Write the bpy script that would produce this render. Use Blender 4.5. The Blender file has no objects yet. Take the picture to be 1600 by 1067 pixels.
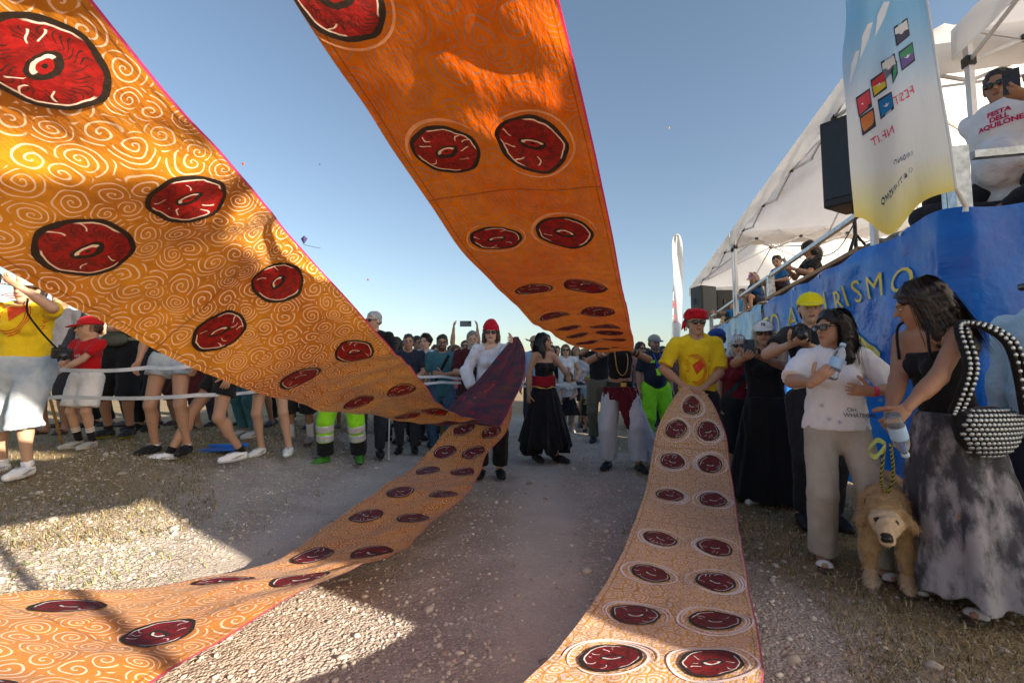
import bpy, bmesh, math, random
import numpy as np
from mathutils import Vector, Matrix, noise as mnoise
from mathutils.bvhtree import BVHTree

random.seed(7); rng = np.random.default_rng(11)
SC = bpy.context.scene
COL = SC.collection
rad = math.radians

# ---------------------------------------------------------------- camera
CAM_Z = 1.15; F = 733.0; TILT = math.atan(54.5 / F)
cam_d = bpy.data.cameras.new('camera'); cam = bpy.data.objects.new('camera', cam_d); COL.objects.link(cam)
cam.location = (0, 0, CAM_Z); cam.rotation_euler = (rad(90) + TILT, 0, 0)
cam_d.sensor_width = 36; cam_d.lens = F / 1600 * 36; cam_d.clip_start = 0.05; cam_d.clip_end = 6000
SC.camera = cam

# ---------------------------------------------------------------- sky, sun, exposure
SUN_AZ = rad(121); SUN_EL = rad(17.5)          # azimuth clockwise from +Y: right and a little behind the camera
world = bpy.data.worlds.new('World'); SC.world = world; world.use_nodes = True
wn = world.node_tree; bgn = wn.nodes['Background']
sky = wn.nodes.new('ShaderNodeTexSky'); sky.sky_type = 'NISHITA'; sky.sun_disc = False
sky.sun_elevation = SUN_EL; sky.sun_rotation = SUN_AZ
sky.air_density = 1.0; sky.dust_density = 1.6; sky.ozone_density = 0.6; sky.altitude = 100
wn.links.new(sky.outputs[0], bgn.inputs[0]); bgn.inputs[1].default_value = 0.072
sd = bpy.data.lights.new('sun', 'SUN'); sd.energy = 5.0; sd.angle = rad(0.55); sd.color = (1.0, 0.86, 0.68)
sun = bpy.data.objects.new('sun', sd); COL.objects.link(sun)
SUN = Vector((math.sin(SUN_AZ) * math.cos(SUN_EL), math.cos(SUN_AZ) * math.cos(SUN_EL), math.sin(SUN_EL)))
sun.rotation_euler = SUN.to_track_quat('Z', 'Y').to_euler(); sun.location = (8, -6, 9)
SC.view_settings.view_transform = 'Standard'; SC.view_settings.look = 'None'
SC.view_settings.exposure = 1.55; SC.view_settings.gamma = 1.0; SC.view_settings.use_curve_mapping = False
SC.render.engine = 'CYCLES'
SC.cycles.max_bounces = 6; SC.cycles.transparent_max_bounces = 6
SC.cycles.caustics_reflective = False; SC.cycles.caustics_refractive = False
SC.cycles.sample_clamp_indirect = 6; SC.cycles.use_denoising = True

# ---------------------------------------------------------------- pixels, terrain
ct, st = math.cos(TILT), math.sin(TILT)
def ray(px, py):
    x = (px - 800) / F; u = -(py - 533.5) / F
    return Vector((x, ct - st * u, st + ct * u))
def P(px, py, d):
    r = ray(px, py); r = r / r.y
    return Vector((0, 0, CAM_Z)) + r * d
def sstep(t):
    t = np.clip(t, 0, 1); return t * t * (3 - 2 * t)
def ground(x, y):
    z = .48 * sstep((-np.asarray(x, float) - 1.2) / 2.8) * (1 - .5 * sstep((np.asarray(y, float) - 5) / 4)) * (.68 + .32 * sstep((np.asarray(y, float) - 3.5) / .9))
    z = z * (1 - sstep((np.abs(y) - 25) / 30)) + .02 * np.clip(np.asarray(y, float) - 5, 0, 6)
    return z * (1 - sstep((np.hypot(x, y) - 40) / 60))
def gz(x, y): return float(ground(x, y))
def G(px, py):
    r = ray(px, py); o = Vector((0, 0, CAM_Z)); t = .3
    while t < 60:
        p = o + r * t
        if p.z <= gz(p.x, p.y): return p
        t += .02
    return p
def spx(px, d): return (px - 800) / F * d

# ---------------------------------------------------------------- object helpers
def link(name, me, mat=None, parent=None):
    o = bpy.data.objects.new(name, me); COL.objects.link(o)
    if me is not None and mat is not None and hasattr(me, 'materials') and not me.materials: me.materials.append(mat)
    if parent is not None: o.parent = parent
    return o
def tag(o, label, cat, group=None, kind=None):
    if label: o['label'] = label
    if cat: o['category'] = cat
    if group: o['group'] = group
    if kind: o['kind'] = kind
    return o
def thing(name, label, cat, loc=(0, 0, 0), rz=0, group=None):
    o = bpy.data.objects.new(name, None); COL.objects.link(o); o.empty_display_size = .1
    o.location = loc; o.rotation_euler = (0, 0, rz)
    return tag(o, label, cat, group)
def pymesh(name, v, f, smooth=True, uv=None, col=None):
    me = bpy.data.meshes.new(name)
    v = np.asarray(v, np.float32).reshape(-1, 3)
    if isinstance(f, np.ndarray) and f.ndim == 2:
        n, k = f.shape
        me.vertices.add(len(v)); me.vertices.foreach_set('co', v.ravel())
        me.loops.add(n * k); me.loops.foreach_set('vertex_index', f.astype(np.int32).ravel())
        me.polygons.add(n); me.polygons.foreach_set('loop_start', np.arange(0, n * k, k, dtype=np.int32))
        me.update(calc_edges=True)
    else:
        me.from_pydata([tuple(map(float, p)) for p in v], [], [tuple(int(i) for i in q) for q in f])
    if smooth: me.polygons.foreach_set('use_smooth', np.ones(len(me.polygons), bool))
    if uv is not None:
        l = me.uv_layers.new(name='UVMap'); idx = np.empty(len(me.loops), np.int32); me.loops.foreach_get('vertex_index', idx)
        l.data.foreach_set('uv', np.asarray(uv, np.float32)[idx].ravel())
    if col is not None:
        a = me.color_attributes.new('Col', 'FLOAT_COLOR', 'POINT')
        c = np.ones((len(v), 4), np.float32); c[:, :3] = col; a.data.foreach_set('color', c.ravel())
    return me
class MB:                                        # collects boxes, tubes, lathes into one mesh
    def __init__(s): s.v = []; s.f = []
    def add(s, v, f):
        n = len(s.v); s.v += [tuple(p) for p in v]; s.f += [tuple(i + n for i in q) for q in f]; return s
    def box(s, c, size, R=None, bev=0.0):
        c = Vector(c); hx, hy, hz = [a / 2 for a in size]
        bm = bmesh.new(); bmesh.ops.create_cube(bm, size=1)
        for w in bm.verts: w.co = Vector((w.co.x * 2 * hx, w.co.y * 2 * hy, w.co.z * 2 * hz))
        if bev > 0: bmesh.ops.bevel(bm, geom=list(bm.edges), offset=bev, segments=2, profile=.6, affect='EDGES')
        bm.verts.index_update()
        v = [((R @ w.co) if R is not None else w.co) + c for w in bm.verts]; f = [[w.index for w in q.verts] for q in bm.faces]
        bm.free(); return s.add(v, f)
    def tube(s, pts, r, n=8, cap=True):
        pts = [Vector(p) for p in pts]; m = len(pts); rs = r if hasattr(r, '__len__') else [r] * m
        V = []; ref = None
        for i, p in enumerate(pts):
            t = (pts[min(i + 1, m - 1)] - pts[max(i - 1, 0)]).normalized()
            if ref is None: ref = t.orthogonal().normalized()
            ref = (ref - t * ref.dot(t)).normalized(); b = t.cross(ref)
            for k in range(n):
                a = 2 * math.pi * k / n; V.append(p + (ref * math.cos(a) + b * math.sin(a)) * rs[i])
        Fc = [(i * n + k, i * n + (k + 1) % n, (i + 1) * n + (k + 1) % n, (i + 1) * n + k) for i in range(m - 1) for k in range(n)]
        if cap: Fc += [tuple(reversed(range(n))), tuple(range((m - 1) * n, m * n))]
        return s.add(V, Fc)
    def bar(s, a, b, w, h=None, up=(0, 0, 1)):
        a, b = Vector(a), Vector(b); h = h or w; t = (b - a); L = t.length; t.normalize()
        up = Vector(up); x = t.cross(up)
        if x.length < 1e-3: x = t.cross(Vector((1, 0, 0)))
        x.normalize(); z = x.cross(t)
        R = Matrix((x, t, z)).transposed()
        return s.box((a + b) / 2, (w, L, h), R)
    def lathe(s, prof, n=20, M=None):
        V = []; m = len(prof)
        for r, z in prof:
            for k in range(n):
                a = 2 * math.pi * k / n; p = Vector((r * math.cos(a), r * math.sin(a), z)); V.append(M @ p if M else p)
        Fc = [(i * n + k, i * n + (k + 1) % n, (i + 1) * n + (k + 1) % n, (i + 1) * n + k) for i in range(m - 1) for k in range(n)]
        Fc += [tuple(reversed(range(n))), tuple(range((m - 1) * n, m * n))]
        return s.add(V, Fc)
    def quad(s, a, b, c, d): return s.add([a, b, c, d], [(0, 1, 2, 3)])
    def build(s, name, mat, parent=None, smooth=False):
        me = pymesh(name, s.v, s.f, smooth); return link(name, me, mat, parent)

# ---------------------------------------------------------------- shader helpers
class S:
    def __init__(s, t, k): s.t = t; s.k = k
    def _m(s, op, *a, clamp=False):
        n = s.t.nodes.new('ShaderNodeMath'); n.operation = op; n.use_clamp = clamp
        for i, q in enumerate((s,) + a):
            if isinstance(q, S): s.t.links.new(q.k, n.inputs[i])
            else: n.inputs[i].default_value = q
        return S(s.t, n.outputs[0])
    def __add__(s, o): return s._m('ADD', o)
    __radd__ = __add__
    def __sub__(s, o): return s._m('SUBTRACT', o)
    def __rsub__(s, o): return (s * -1.0) + o
    def __mul__(s, o): return s._m('MULTIPLY', o)
    __rmul__ = __mul__
    def __truediv__(s, o): return s._m('DIVIDE', o)
    def abs(s): return s._m('ABSOLUTE')
    def fract(s): return s._m('FRACT')
    def floor(s): return s._m('FLOOR')
    def sin(s): return s._m('SINE')
    def sqrt(s): return s._m('SQRT')
    def min(s, o): return s._m('MINIMUM', o)
    def max(s, o): return s._m('MAXIMUM', o)
    def atan2(s, o): return s._m('ARCTAN2', o)
    def step(s, a, b):                                   # smooth step from 0 at a to 1 at b
        n = s.t.nodes.new('ShaderNodeMapRange'); n.interpolation_type = 'SMOOTHSTEP'
        s.t.links.new(s.k, n.inputs['Value'])
        if b > a: vals = (a, b, 0, 1)
        else: vals = (b, a, 1, 0)
        for nm, q in zip(('From Min', 'From Max', 'To Min', 'To Max'), vals): n.inputs[nm].default_value = q
        return S(s.t, n.outputs['Result'])
def new_mat(name):
    m = bpy.data.materials.new(name); m.use_nodes = True; t = m.node_tree
    return m, t, t.nodes['Principled BSDF'], t.nodes['Material Output']
def node(t, typ, **kw):
    n = t.nodes.new(typ)
    for k, v in kw.items(): setattr(n, k, v)
    return n
def noise_tex(t, vec, scale, detail=3, rough=.55, out='Fac', dims='3D'):
    n = node(t, 'ShaderNodeTexNoise', noise_dimensions=dims); n.inputs['Scale'].default_value = scale
    n.inputs['Detail'].default_value = detail; n.inputs['Roughness'].default_value = rough
    if vec is not None: t.links.new(vec, n.inputs['Vector'])
    return n.outputs[out]
def mixc(t, fac, a, b, typ='MIX'):
    n = node(t, 'ShaderNodeMix', data_type='RGBA', blend_type=typ)
    for sock, q in ((n.inputs[0], fac), (n.inputs[6], a), (n.inputs[7], b)):
        if isinstance(q, S): t.links.new(q.k, sock)
        elif hasattr(q, 'is_output'): t.links.new(q, sock)
        elif isinstance(q, (int, float)): sock.default_value = q
        else: sock.default_value = (*q, 1)[:4]
    return n.outputs[2]
def bump(t, bsdf, height, strength, dist=.01, sock='Normal'):
    n = node(t, 'ShaderNodeBump'); n.inputs['Strength'].default_value = strength; n.inputs['Distance'].default_value = dist
    t.links.new(height.k if isinstance(height, S) else height, n.inputs['Height']); t.links.new(n.outputs[0], bsdf.inputs[sock])
    return n.outputs[0]
def translucent(t, bsdf, out, color, fac, normal=None):
    tr = node(t, 'ShaderNodeBsdfTranslucent'); mx = node(t, 'ShaderNodeMixShader')
    if hasattr(color, 'is_output'): t.links.new(color, tr.inputs[0])
    else: tr.inputs[0].default_value = (*color, 1)
    if normal is not None: t.links.new(normal, tr.inputs['Normal'])
    mx.inputs[0].default_value = fac
    t.links.new(bsdf.outputs[0], mx.inputs[1]); t.links.new(tr.outputs[0], mx.inputs[2]); t.links.new(mx.outputs[0], out.inputs[0])
_mc = {}
def mat(name, col, rough=.6, metal=0., var=.1, vs=8., bs=0., bstr=.3, bdist=.01, trans=0., spec=.4, sheen=0., col2=None, vstep=None, ior=None, transmission=0, coat=0, emit=None):
    key = (name, tuple(col), rough, metal, var, vs, bs, trans)
    if key in _mc: return _mc[key]
    m, t, b, o = new_mat(name)
    tc = node(t, 'ShaderNodeTexCoord').outputs['Object']
    nz = noise_tex(t, tc, vs, 4)
    if col2 is None: col2 = tuple(min(1, c * (1 + var)) for c in col); cA = tuple(c * (1 - var) for c in col)
    else: cA = col
    fac = S(t, nz).step(*(vstep or (.3, .7)))
    c = mixc(t, fac, cA, col2); t.links.new(c, b.inputs['Base Color'])
    b.inputs['Roughness'].default_value = rough; b.inputs['Metallic'].default_value = metal
    b.inputs['Specular IOR Level'].default_value = spec; b.inputs['Sheen Weight'].default_value = sheen
    b.inputs['Coat Weight'].default_value = coat
    if transmission: b.inputs['Transmission Weight'].default_value = transmission
    if ior: b.inputs['IOR'].default_value = ior
    nm = None
    if bs: nm = bump(t, b, noise_tex(t, tc, bs, 3), bstr, bdist)
    if trans: translucent(t, b, o, c, trans, nm)
    _mc[key] = m; return m
def fab(col, rough=.9, bs=11, bstr=.7, var=.10, name='fabric'):
    return mat(name, col, rough, 0, var, 5., bs, bstr, .03, spec=.2, sheen=.1)
def plastic(col, rough=.4): return mat('plastic', col, rough, 0, .04, 10)
def attr_mat(name, rough=.6, spec=.3, bs=0, bstr=.2, var=.1, vs=30, sheen=0):
    m, t, b, o = new_mat(name)
    a = node(t, 'ShaderNodeAttribute', attribute_name='Col').outputs['Color']
    tc = node(t, 'ShaderNodeTexCoord').outputs['Object']
    k = S(t, noise_tex(t, tc, vs, 3)); g = node(t, 'ShaderNodeCombineColor')
    f = k * (2 * var) + (1 - var)
    for i in range(3): t.links.new(f.k, g.inputs[i])
    t.links.new(mixc(t, 1.0, a, g.outputs[0], 'MULTIPLY'), b.inputs['Base Color'])
    b.inputs['Roughness'].default_value = rough; b.inputs['Specular IOR Level'].default_value = spec
    if bs: bump(t, b, noise_tex(t, tc, bs, 3), bstr, .004)
    return m
# ---------------------------------------------------------------- implicit surfaces (numpy surface nets)
I3 = np.eye(3)
def A3(v): return np.array(v, float)
def Rx(a): c, s = math.cos(a), math.sin(a); return np.array([[1, 0, 0], [0, c, -s], [0, s, c]])
def Ry(a): c, s = math.cos(a), math.sin(a); return np.array([[c, 0, s], [0, 1, 0], [-s, 0, c]])
def Rz(a): c, s = math.cos(a), math.sin(a); return np.array([[c, -s, 0], [s, c, 0], [0, 0, 1]])
def cone(a, b, ra, rb=None, R=None, flat=1., cut=None, k=None):
    return dict(t='c', a=A3(a), b=A3(b), ra=ra, rb=ra if rb is None else rb, R=R, flat=flat, cut=cut, k=k)
def ell(c, r, R=None, cut=None, k=None, sub=False):
    return dict(t='e', c=A3(c), r=A3(r), R=I3 if R is None else R, cut=cut, k=k, sub=sub)
def fn(lo, hi, f, k=None, sub=False): return dict(t='f', lo=A3(lo), hi=A3(hi), f=f, cut=None, k=k, sub=sub)
def prim_box(p):
    if p['t'] == 'c':
        m = max(p['ra'], p['rb']); return np.minimum(p['a'], p['b']) - m, np.maximum(p['a'], p['b']) + m
    if p['t'] == 'e':
        e = np.abs(p['R']) @ p['r']; return p['c'] - e, p['c'] + e
    return p['lo'], p['hi']
def prim_eval(p, X, Y, Z):
    if p['t'] == 'c':
        a, b = p['a'], p['b']; x, y, z = X - a[0], Y - a[1], Z - a[2]; ba = b - a
        if p['R'] is not None:
            R = p['R']; q = [R[0, i] * x + R[1, i] * y + R[2, i] * z for i in range(3)]
            ba = R.T @ ba; q[1] = q[1] / p['flat']; ba = ba * np.array([1, 1 / p['flat'], 1]); x, y, z = q
        L = max(float(ba @ ba), 1e-9)
        t = np.clip((x * ba[0] + y * ba[1] + z * ba[2]) / L, 0, 1)
        d = np.sqrt((x - t * ba[0]) ** 2 + (y - t * ba[1]) ** 2 + (z - t * ba[2]) ** 2) - (p['ra'] + t * (p['rb'] - p['ra']))
        if p['R'] is not None: d = d * (.5 + .5 * p['flat'])
    elif p['t'] == 'e':
        R = p['R']; x, y, z = X - p['c'][0], Y - p['c'][1], Z - p['c'][2]; r = p['r']
        q = [(R[0, i] * x + R[1, i] * y + R[2, i] * z) / r[i] for i in range(3)]
        k0 = np.sqrt(q[0] ** 2 + q[1] ** 2 + q[2] ** 2); k1 = np.sqrt((q[0] / r[0]) ** 2 + (q[1] / r[1]) ** 2 + (q[2] / r[2]) ** 2)
        d = k0 * (k0 - 1) / np.maximum(k1, 1e-6)
    else: d = p['f'](X, Y, Z)
    if p['cut'] is not None:
        for n, q in p['cut']: d = np.maximum(d, (X - q[0]) * n[0] + (Y - q[1]) * n[1] + (Z - q[2]) * n[2])
    return d
def axis_pts(lo, hi, h, fine=None):
    if fine is None: return np.arange(lo, hi + h, h)
    f0, f1, hf = fine; f0, f1 = max(f0, lo), min(f1, hi); out = []
    if f0 > lo: out.append(np.linspace(lo, f0, max(2, int(math.ceil((f0 - lo) / h)) + 1))[:-1])
    out.append(np.linspace(f0, f1, max(2, int(math.ceil((f1 - f0) / hf)) + 1)))
    if hi > f1: out.append(np.linspace(f1, hi, max(2, int(math.ceil((hi - f1) / h)) + 1))[1:])
    return np.concatenate(out)
def sdf_mesh(prims, h, k=.03, fine=None, wr=None, cuts=None):
    bs = [prim_box(p) for p in prims if not p.get('sub')]
    lo = np.min([b[0] for b in bs], 0) - 2.2 * h; hi = np.max([b[1] for b in bs], 0) + 2.2 * h
    ax = [axis_pts(lo[i], hi[i], h, fine[i] if fine else None) for i in range(3)]
    D = np.full([len(a) for a in ax], 1., np.float32)
    for p in prims:
        b0, b1 = prim_box(p); m = k * 1.2 + 2.5 * h
        sl = [slice(max(0, np.searchsorted(ax[i], b0[i] - m) - 1), np.searchsorted(ax[i], b1[i] + m) + 1) for i in range(3)]
        X, Y, Z = [ax[i][sl[i]].astype(np.float32).reshape([-1 if j == i else 1 for j in range(3)]) for i in range(3)]
        if min(X.size, Y.size, Z.size) == 0: continue
        d = prim_eval(p, X, Y, Z); kk = p['k'] if p['k'] is not None else k
        cur = D[tuple(sl)]
        if p.get('sub'):
            d = -d; hh = np.maximum(kk - np.abs(cur - d), 0) / kk; D[tuple(sl)] = np.maximum(cur, d) + hh * hh * kk * .25
        else:
            hh = np.maximum(kk - np.abs(cur - d), 0) / kk; D[tuple(sl)] = np.minimum(cur, d) - hh * hh * kk * .25
    X, Y, Z = [ax[i].astype(np.float32).reshape([-1 if j == i else 1 for j in range(3)]) for i in range(3)]
    if wr:                                                # cloth folds: amplitude, frequency, seed
        amp, fr, sd_ = wr[:3]; zf = wr[3] if len(wr) > 3 else 1.; r = np.random.default_rng(sd_); W = 0
        for j in range(5):
            v = r.normal(size=3); v /= np.linalg.norm(v); v[2] *= zf; v *= fr * (.7 + .45 * j); ph = r.uniform(0, 6.28, 4)
            u2 = r.normal(size=3) * fr * .3
            q = np.sin(X * v[0] + Y * v[1] + Z * v[2] + ph[0] + 1.6 * np.sin(X * u2[0] + Y * u2[1] + Z * u2[2] + ph[1]))
            W = W + (q if j % 2 == 0 else 1.2 - 2.4 * np.abs(q) ** .7) / (1 + .4 * j)
        D += (amp * .5 * W).astype(np.float32)
    if cuts:
        for n, q in cuts: D = np.maximum(D, (X - q[0]) * n[0] + (Y - q[1]) * n[1] + (Z - q[2]) * n[2])
    D[0] = D[-1] = 1; D[:, 0] = D[:, -1] = 1; D[:, :, 0] = D[:, :, -1] = 1
    In = D < 0
    c = In[:-1, :-1, :-1].astype(np.int8); n = tuple(s - 1 for s in D.shape); cnt = np.zeros(n, np.int8)
    for dx in (0, 1):
        for dy in (0, 1):
            for dz in (0, 1): cnt += In[dx:n[0] + dx, dy:n[1] + dy, dz:n[2] + dz]
    act = (cnt > 0) & (cnt < 8); idx = np.argwhere(act); N = len(idx)
    if N == 0: return np.zeros((0, 3)), np.zeros((0, 4), int)
    cid = np.full(n, -1, np.int64); cid[act] = np.arange(N)
    acc = np.zeros((N, 3)); w = np.zeros(N)
    corners = [(dx, dy, dz) for dx in (0, 1) for dy in (0, 1) for dz in (0, 1)]
    val = {q: D[idx[:, 0] + q[0], idx[:, 1] + q[1], idx[:, 2] + q[2]] for q in corners}
    for a in corners:
        for i in range(3):
            if a[i] == 0:
                b = tuple(1 if j == i else a[j] for j in range(3)); da, db = val[a], val[b]
                m = (da < 0) != (db < 0)
                if not m.any(): continue
                t = (da[m] / (da[m] - db[m]))
                for j in range(3):
                    base = ax[j][idx[m, j] + a[j]]
                    if j == i: base = base + t * (ax[j][idx[m, j] + 1] - base)
                    acc[m, j] += base
                w[m] += 1
    V = acc / w[:, None]; Fs = []
    for i in range(3):
        j, k2 = (i + 1) % 3, (i + 2) % 3
        sa = [slice(None)] * 3; sb = [slice(None)] * 3; sa[i] = slice(0, -1); sb[i] = slice(1, None)
        d = In[tuple(sa)].astype(np.int8) - In[tuple(sb)].astype(np.int8)
        e = np.argwhere(d != 0); e = e[(e[:, j] > 0) & (e[:, k2] > 0) & (e[:, j] < n[j]) & (e[:, k2] < n[k2])]
        if len(e) == 0: continue
        sg = d[e[:, 0], e[:, 1], e[:, 2]]
        def cell(oj, ok):
            q = e.copy(); q[:, j] -= oj; q[:, k2] -= ok; return cid[q[:, 0], q[:, 1], q[:, 2]]
        q = np.stack([cell(1, 1), cell(0, 1), cell(0, 0), cell(1, 0)], 1)
        q[sg < 0] = q[sg < 0][:, ::-1]; Fs.append(q)
    return V, np.concatenate(Fs)
def sdf_obj(name, prims, h, m, parent, k=.03, fine=None, wr=None, cuts=None, colf=None):
    V, Fq = sdf_mesh(prims, h, k, fine, wr, cuts)
    return link(name, pymesh(name, V, Fq, True, col=None if colf is None else colf(V)), m, parent)

# ---------------------------------------------------------------- people
SKINS = [(.50, .30, .20), (.42, .235, .15), (.34, .18, .11), (.56, .36, .26), (.28, .145, .09)]
M_SKIN = attr_mat('skin', .5, .35, 60, .12, .07, 25)
M_HAIR = attr_mat('hair', .5, .45, 0, 0, .35, 60)
M_SHOE = attr_mat('shoe', .55, .35, 40, .15, .08, 20)
PHONE_COUNT = 0
def unit(v): v = A3(v); return v / max(np.linalg.norm(v), 1e-9)
def ik(A, T, l1, l2, hint):
    d = T - A; L0 = np.linalg.norm(d); u = d / max(L0, 1e-6); L = min(max(L0, abs(l1 - l2) + .03), l1 + l2 - .004)
    a = (l1 * l1 - l2 * l2 + L * L) / (2 * L); hh = math.sqrt(max(l1 * l1 - a * a, 0))
    p = hint - u * (hint @ u)
    if np.linalg.norm(p) < 1e-4: p = A3((0, 1, 0)) - u * u[1]
    return A + u * a + unit(p) * hh, A + u * L
def hand_prims(W, d, n, side, hs, curl, spread=.012):
    d = unit(d); n = unit(n - d * (n @ d)); sd = np.cross(d, n)
    if sd @ side < 0: sd = -sd                                # sd points to the thumb side
    R = np.stack([sd, n, d], 1)
    pr = [cone(W - d * .03 * hs, W + d * .02 * hs, .026 * hs, .027 * hs, R, .75), cone(W + d * .015 * hs, W + d * .068 * hs, .032 * hs, .037 * hs, R, .45)]
    for i, (o, L) in enumerate(((.030, .066), (.010, .074), (-.010, .069), (-.029, .054))):
        p = W + (d * .083 + sd * o) * hs; a = .25 * curl; dd = d + sd * spread * (1.5 - i) * 4 * (1 - .5 * curl); dd = unit(dd)
        for j, fr in enumerate((.45, .31, .24)):
            a += curl * (.35 if j == 0 else .75)
            q = p + (dd * math.cos(a) + n * math.sin(a)) * L * fr * hs
            pr.append(cone(p, q, (.0088 - .001 * j) * hs, (.0082 - .0012 * j) * hs, k=.006 * hs)); p = q
    p = W + (d * .02 + sd * .026) * hs; dd = unit(d * .75 + sd * .75 + n * .35 * curl)
    for fr in (.042, .03, .025):
        q = p + dd * fr * hs; pr.append(cone(p, q, .0115 * hs, .0095 * hs, k=.008 * hs)); p = q; dd = unit(dd + n * .45 * curl + d * .15)
    return pr
def body_hd(q, sc):  return q / sc
def person(label, x, y, H=1.7, yaw=0, z=None, fem=False, girth=1., skin=1, lean=(0, 0), twist=0, head=(0, 0, 0), hands=None, hint=None,
           feet=None, pelvis=None, near=0, hair=('short', (.03, .02, .015)), hat=None, glasses=None, top=None, bottom=None, shoes=None, socks=None,
           group=None, curl=.55, palm=None, beard=None, hdir=None, knee=None, belly=0, name='person', lipstick=False):
    yaw = rad(yaw); z = gz(x, y) if z is None else z
    root = thing(name, label, 'person', (x, y, z), yaw, group)
    s = H / 1.75; hs = s ** .38 * (.97 if fem else 1); res = (.021, .016, .0115)[near]; sd_ = abs(hash(label)) % 10000 if False else sum(map(ord, label))
    Rr = Rz(yaw)
    def loc(w): return Rr.T @ (A3(w) - A3((x, y, z)))          # world -> this person's frame
    def wld(l): return Vector(Rr @ A3(l)) + Vector((x, y, z))
    hx = .095 * s; pz = (.95 * s) if pelvis is None else pelvis[2]; po = A3((0, 0, pz)) if pelvis is None else A3(pelvis)
    Rt = Ry(rad(lean[1])) @ Rx(rad(lean[0])); Rc = Rt @ Rz(rad(twist))
    zsh = H - .193 * hs - .117 * s - .95 * s                   # shoulder height above the pelvis
    def T(v, R=Rt): return po + R @ A3(v)
    waist, chest, neck = T((0, 0, .45 * zsh)), T((0, 0, .78 * zsh)), T((0, .0, zsh + .055 * s))
    gw = girth * (.94 if fem else 1.); shw = .175 * s * (.92 if fem else 1.05) * (1 + .3 * (girth - 1))
    sh = {-1: T((-shw, .0, zsh), Rc), 1: T((shw, .0, zsh), Rc)}
    Hc = T((0, -.012 * s, zsh + .117 * s + .075 * hs))
    Rh = Rt @ Rz(rad(head[0])) @ Rx(rad(head[1])) @ Ry(rad(head[2]))
    if abs(lean[0]) > 14: Rh = Ry(rad(lean[1])) @ Rx(rad(lean[0] * .4)) @ Rz(rad(head[0])) @ Rx(rad(head[1])) @ Ry(rad(head[2]))
    def hp(v): return Hc + Rh @ (A3(v) * hs)
    hands = hands or {}; hint = hint or {}; palm = palm or {}; hdir = hdir or {}
    l1, l2 = .285 * s, .255 * s
    arm = {}
    for q in (-1, 1):
        t = hands.get(q); hn = hint.get(q)
        if t is None:
            W0 = sh[q] + A3((q * .07, .0, -.53)) * A3((s, s, s)); e, w = ik(sh[q], W0, l1, l2, A3((q * .25, .9, 0)))
            n = A3((-q, 0, 0)); d = unit(w - e) + A3((0, -.15, 0)); thumb = A3((0, -1, 0))
        else:
            t = loc(t) if isinstance(t, Vector) else A3(t); e, w = ik(sh[q], t, l1, l2, A3(hn if hn is not None else (q * .6, .25, -1.)))
            n = A3(palm.get(q, (-q, 0, .15))); d = A3(hdir[q]) if q in hdir else unit(w - e); thumb = A3((0, -.15, 1)) if q in palm or True else None
        arm[q] = (sh[q], e, w, d, n, thumb)
    feet = feet or {}; leg = {}
    for q in (-1, 1):
        fx, fy, fyaw, fz = (list(feet.get(q, (q * .11 * s, 0, q * 9, 0))) + [0])[:4]
        hip = po + Rz(0) @ A3((q * hx, .0, -.02 * s)); ank = A3((fx, fy, fz)) + Rz(rad(fyaw)) @ A3((0, .045 * s, 0)) + A3((0, 0, .078 * s))
        kn, an = ik(hip, ank, .445 * s, .435 * s, Rz(rad(fyaw)) @ A3((0, -1, .0)) if knee is None else A3((q * knee[0], knee[1], knee[2])))
        leg[q] = (hip, kn, an, rad(fyaw), fz if np.linalg.norm(an - ank) < .02 else an[2] - .078 * s)
    # ---- body
    fl = .66; B = []
    B += [cone(po, waist, .148 * s * gw, .122 * s * gw, Rt, fl), cone(waist, chest, .122 * s * gw, .145 * s * gw, Rc, fl),
          cone(sh[-1] * .72 + sh[1] * .28, sh[1] * .72 + sh[-1] * .28, .075 * s), cone(chest, neck, .12 * s, .05 * s, Rc, fl)]
    if fem: B += [ell(T((q * .062 * s, -.085 * s * gw, .68 * zsh), Rc), (.055 * s, .05 * s, .055 * s)) for q in (-1, 1)]
    if belly: B.append(ell(T((0, -.05 * s, .28 * zsh)), (.13 * s, (.09 + belly) * s, .15 * s)))
    for q in (-1, 1):
        a, e, w, d, n, th = arm[q]; B += [cone(a, e, .049 * s * (.5 + .5 * gw), .038 * s), cone(e, w, .038 * s, .0255 * s)]
        mid = e + (w - e) * .25; B.append(cone(mid, mid + (w - e) * .2, .038 * s, .034 * s))
        hip, kn, an, fy_, fz = leg[q]; g2 = .6 + .4 * gw
        B += [cone(hip, kn, .083 * s * g2 * (1.06 if fem else 1), .053 * s * g2), cone(kn, an, .052 * s * g2, .034 * s)]
        cf = kn + (an - kn) * .28 + Rz(fy_) @ A3((0, .018 * s, 0)); B.append(ell(cf, (.047 * s * g2, .047 * s * g2, .1 * s))); B.append(ell(kn + Rz(fy_) @ A3((0, -.024 * s, .0)), (.034 * s, .03 * s, .042 * s), k=.012)); B.append(ell(an + Rz(fy_) @ A3((0, 0, .0)), (.038 * s, .028 * s, .024 * s), k=.012))
        toe = Rz(fy_) @ A3((0, -.15 * s, 0)); bs_ = A3((an[0], an[1], fz + .03 * s)); B += [cone(an, bs_, .034 * s, .034 * s), cone(bs_, bs_ + toe, .033 * s, .024 * s)]
    # head
    def he(c, r, **kw): return ell(hp(c), A3(r) * hs, Rh, **kw)
    def hc(a, b, ra, rb, **kw): return cone(hp(a), hp(b), ra * hs, rb * hs, **kw)
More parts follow.
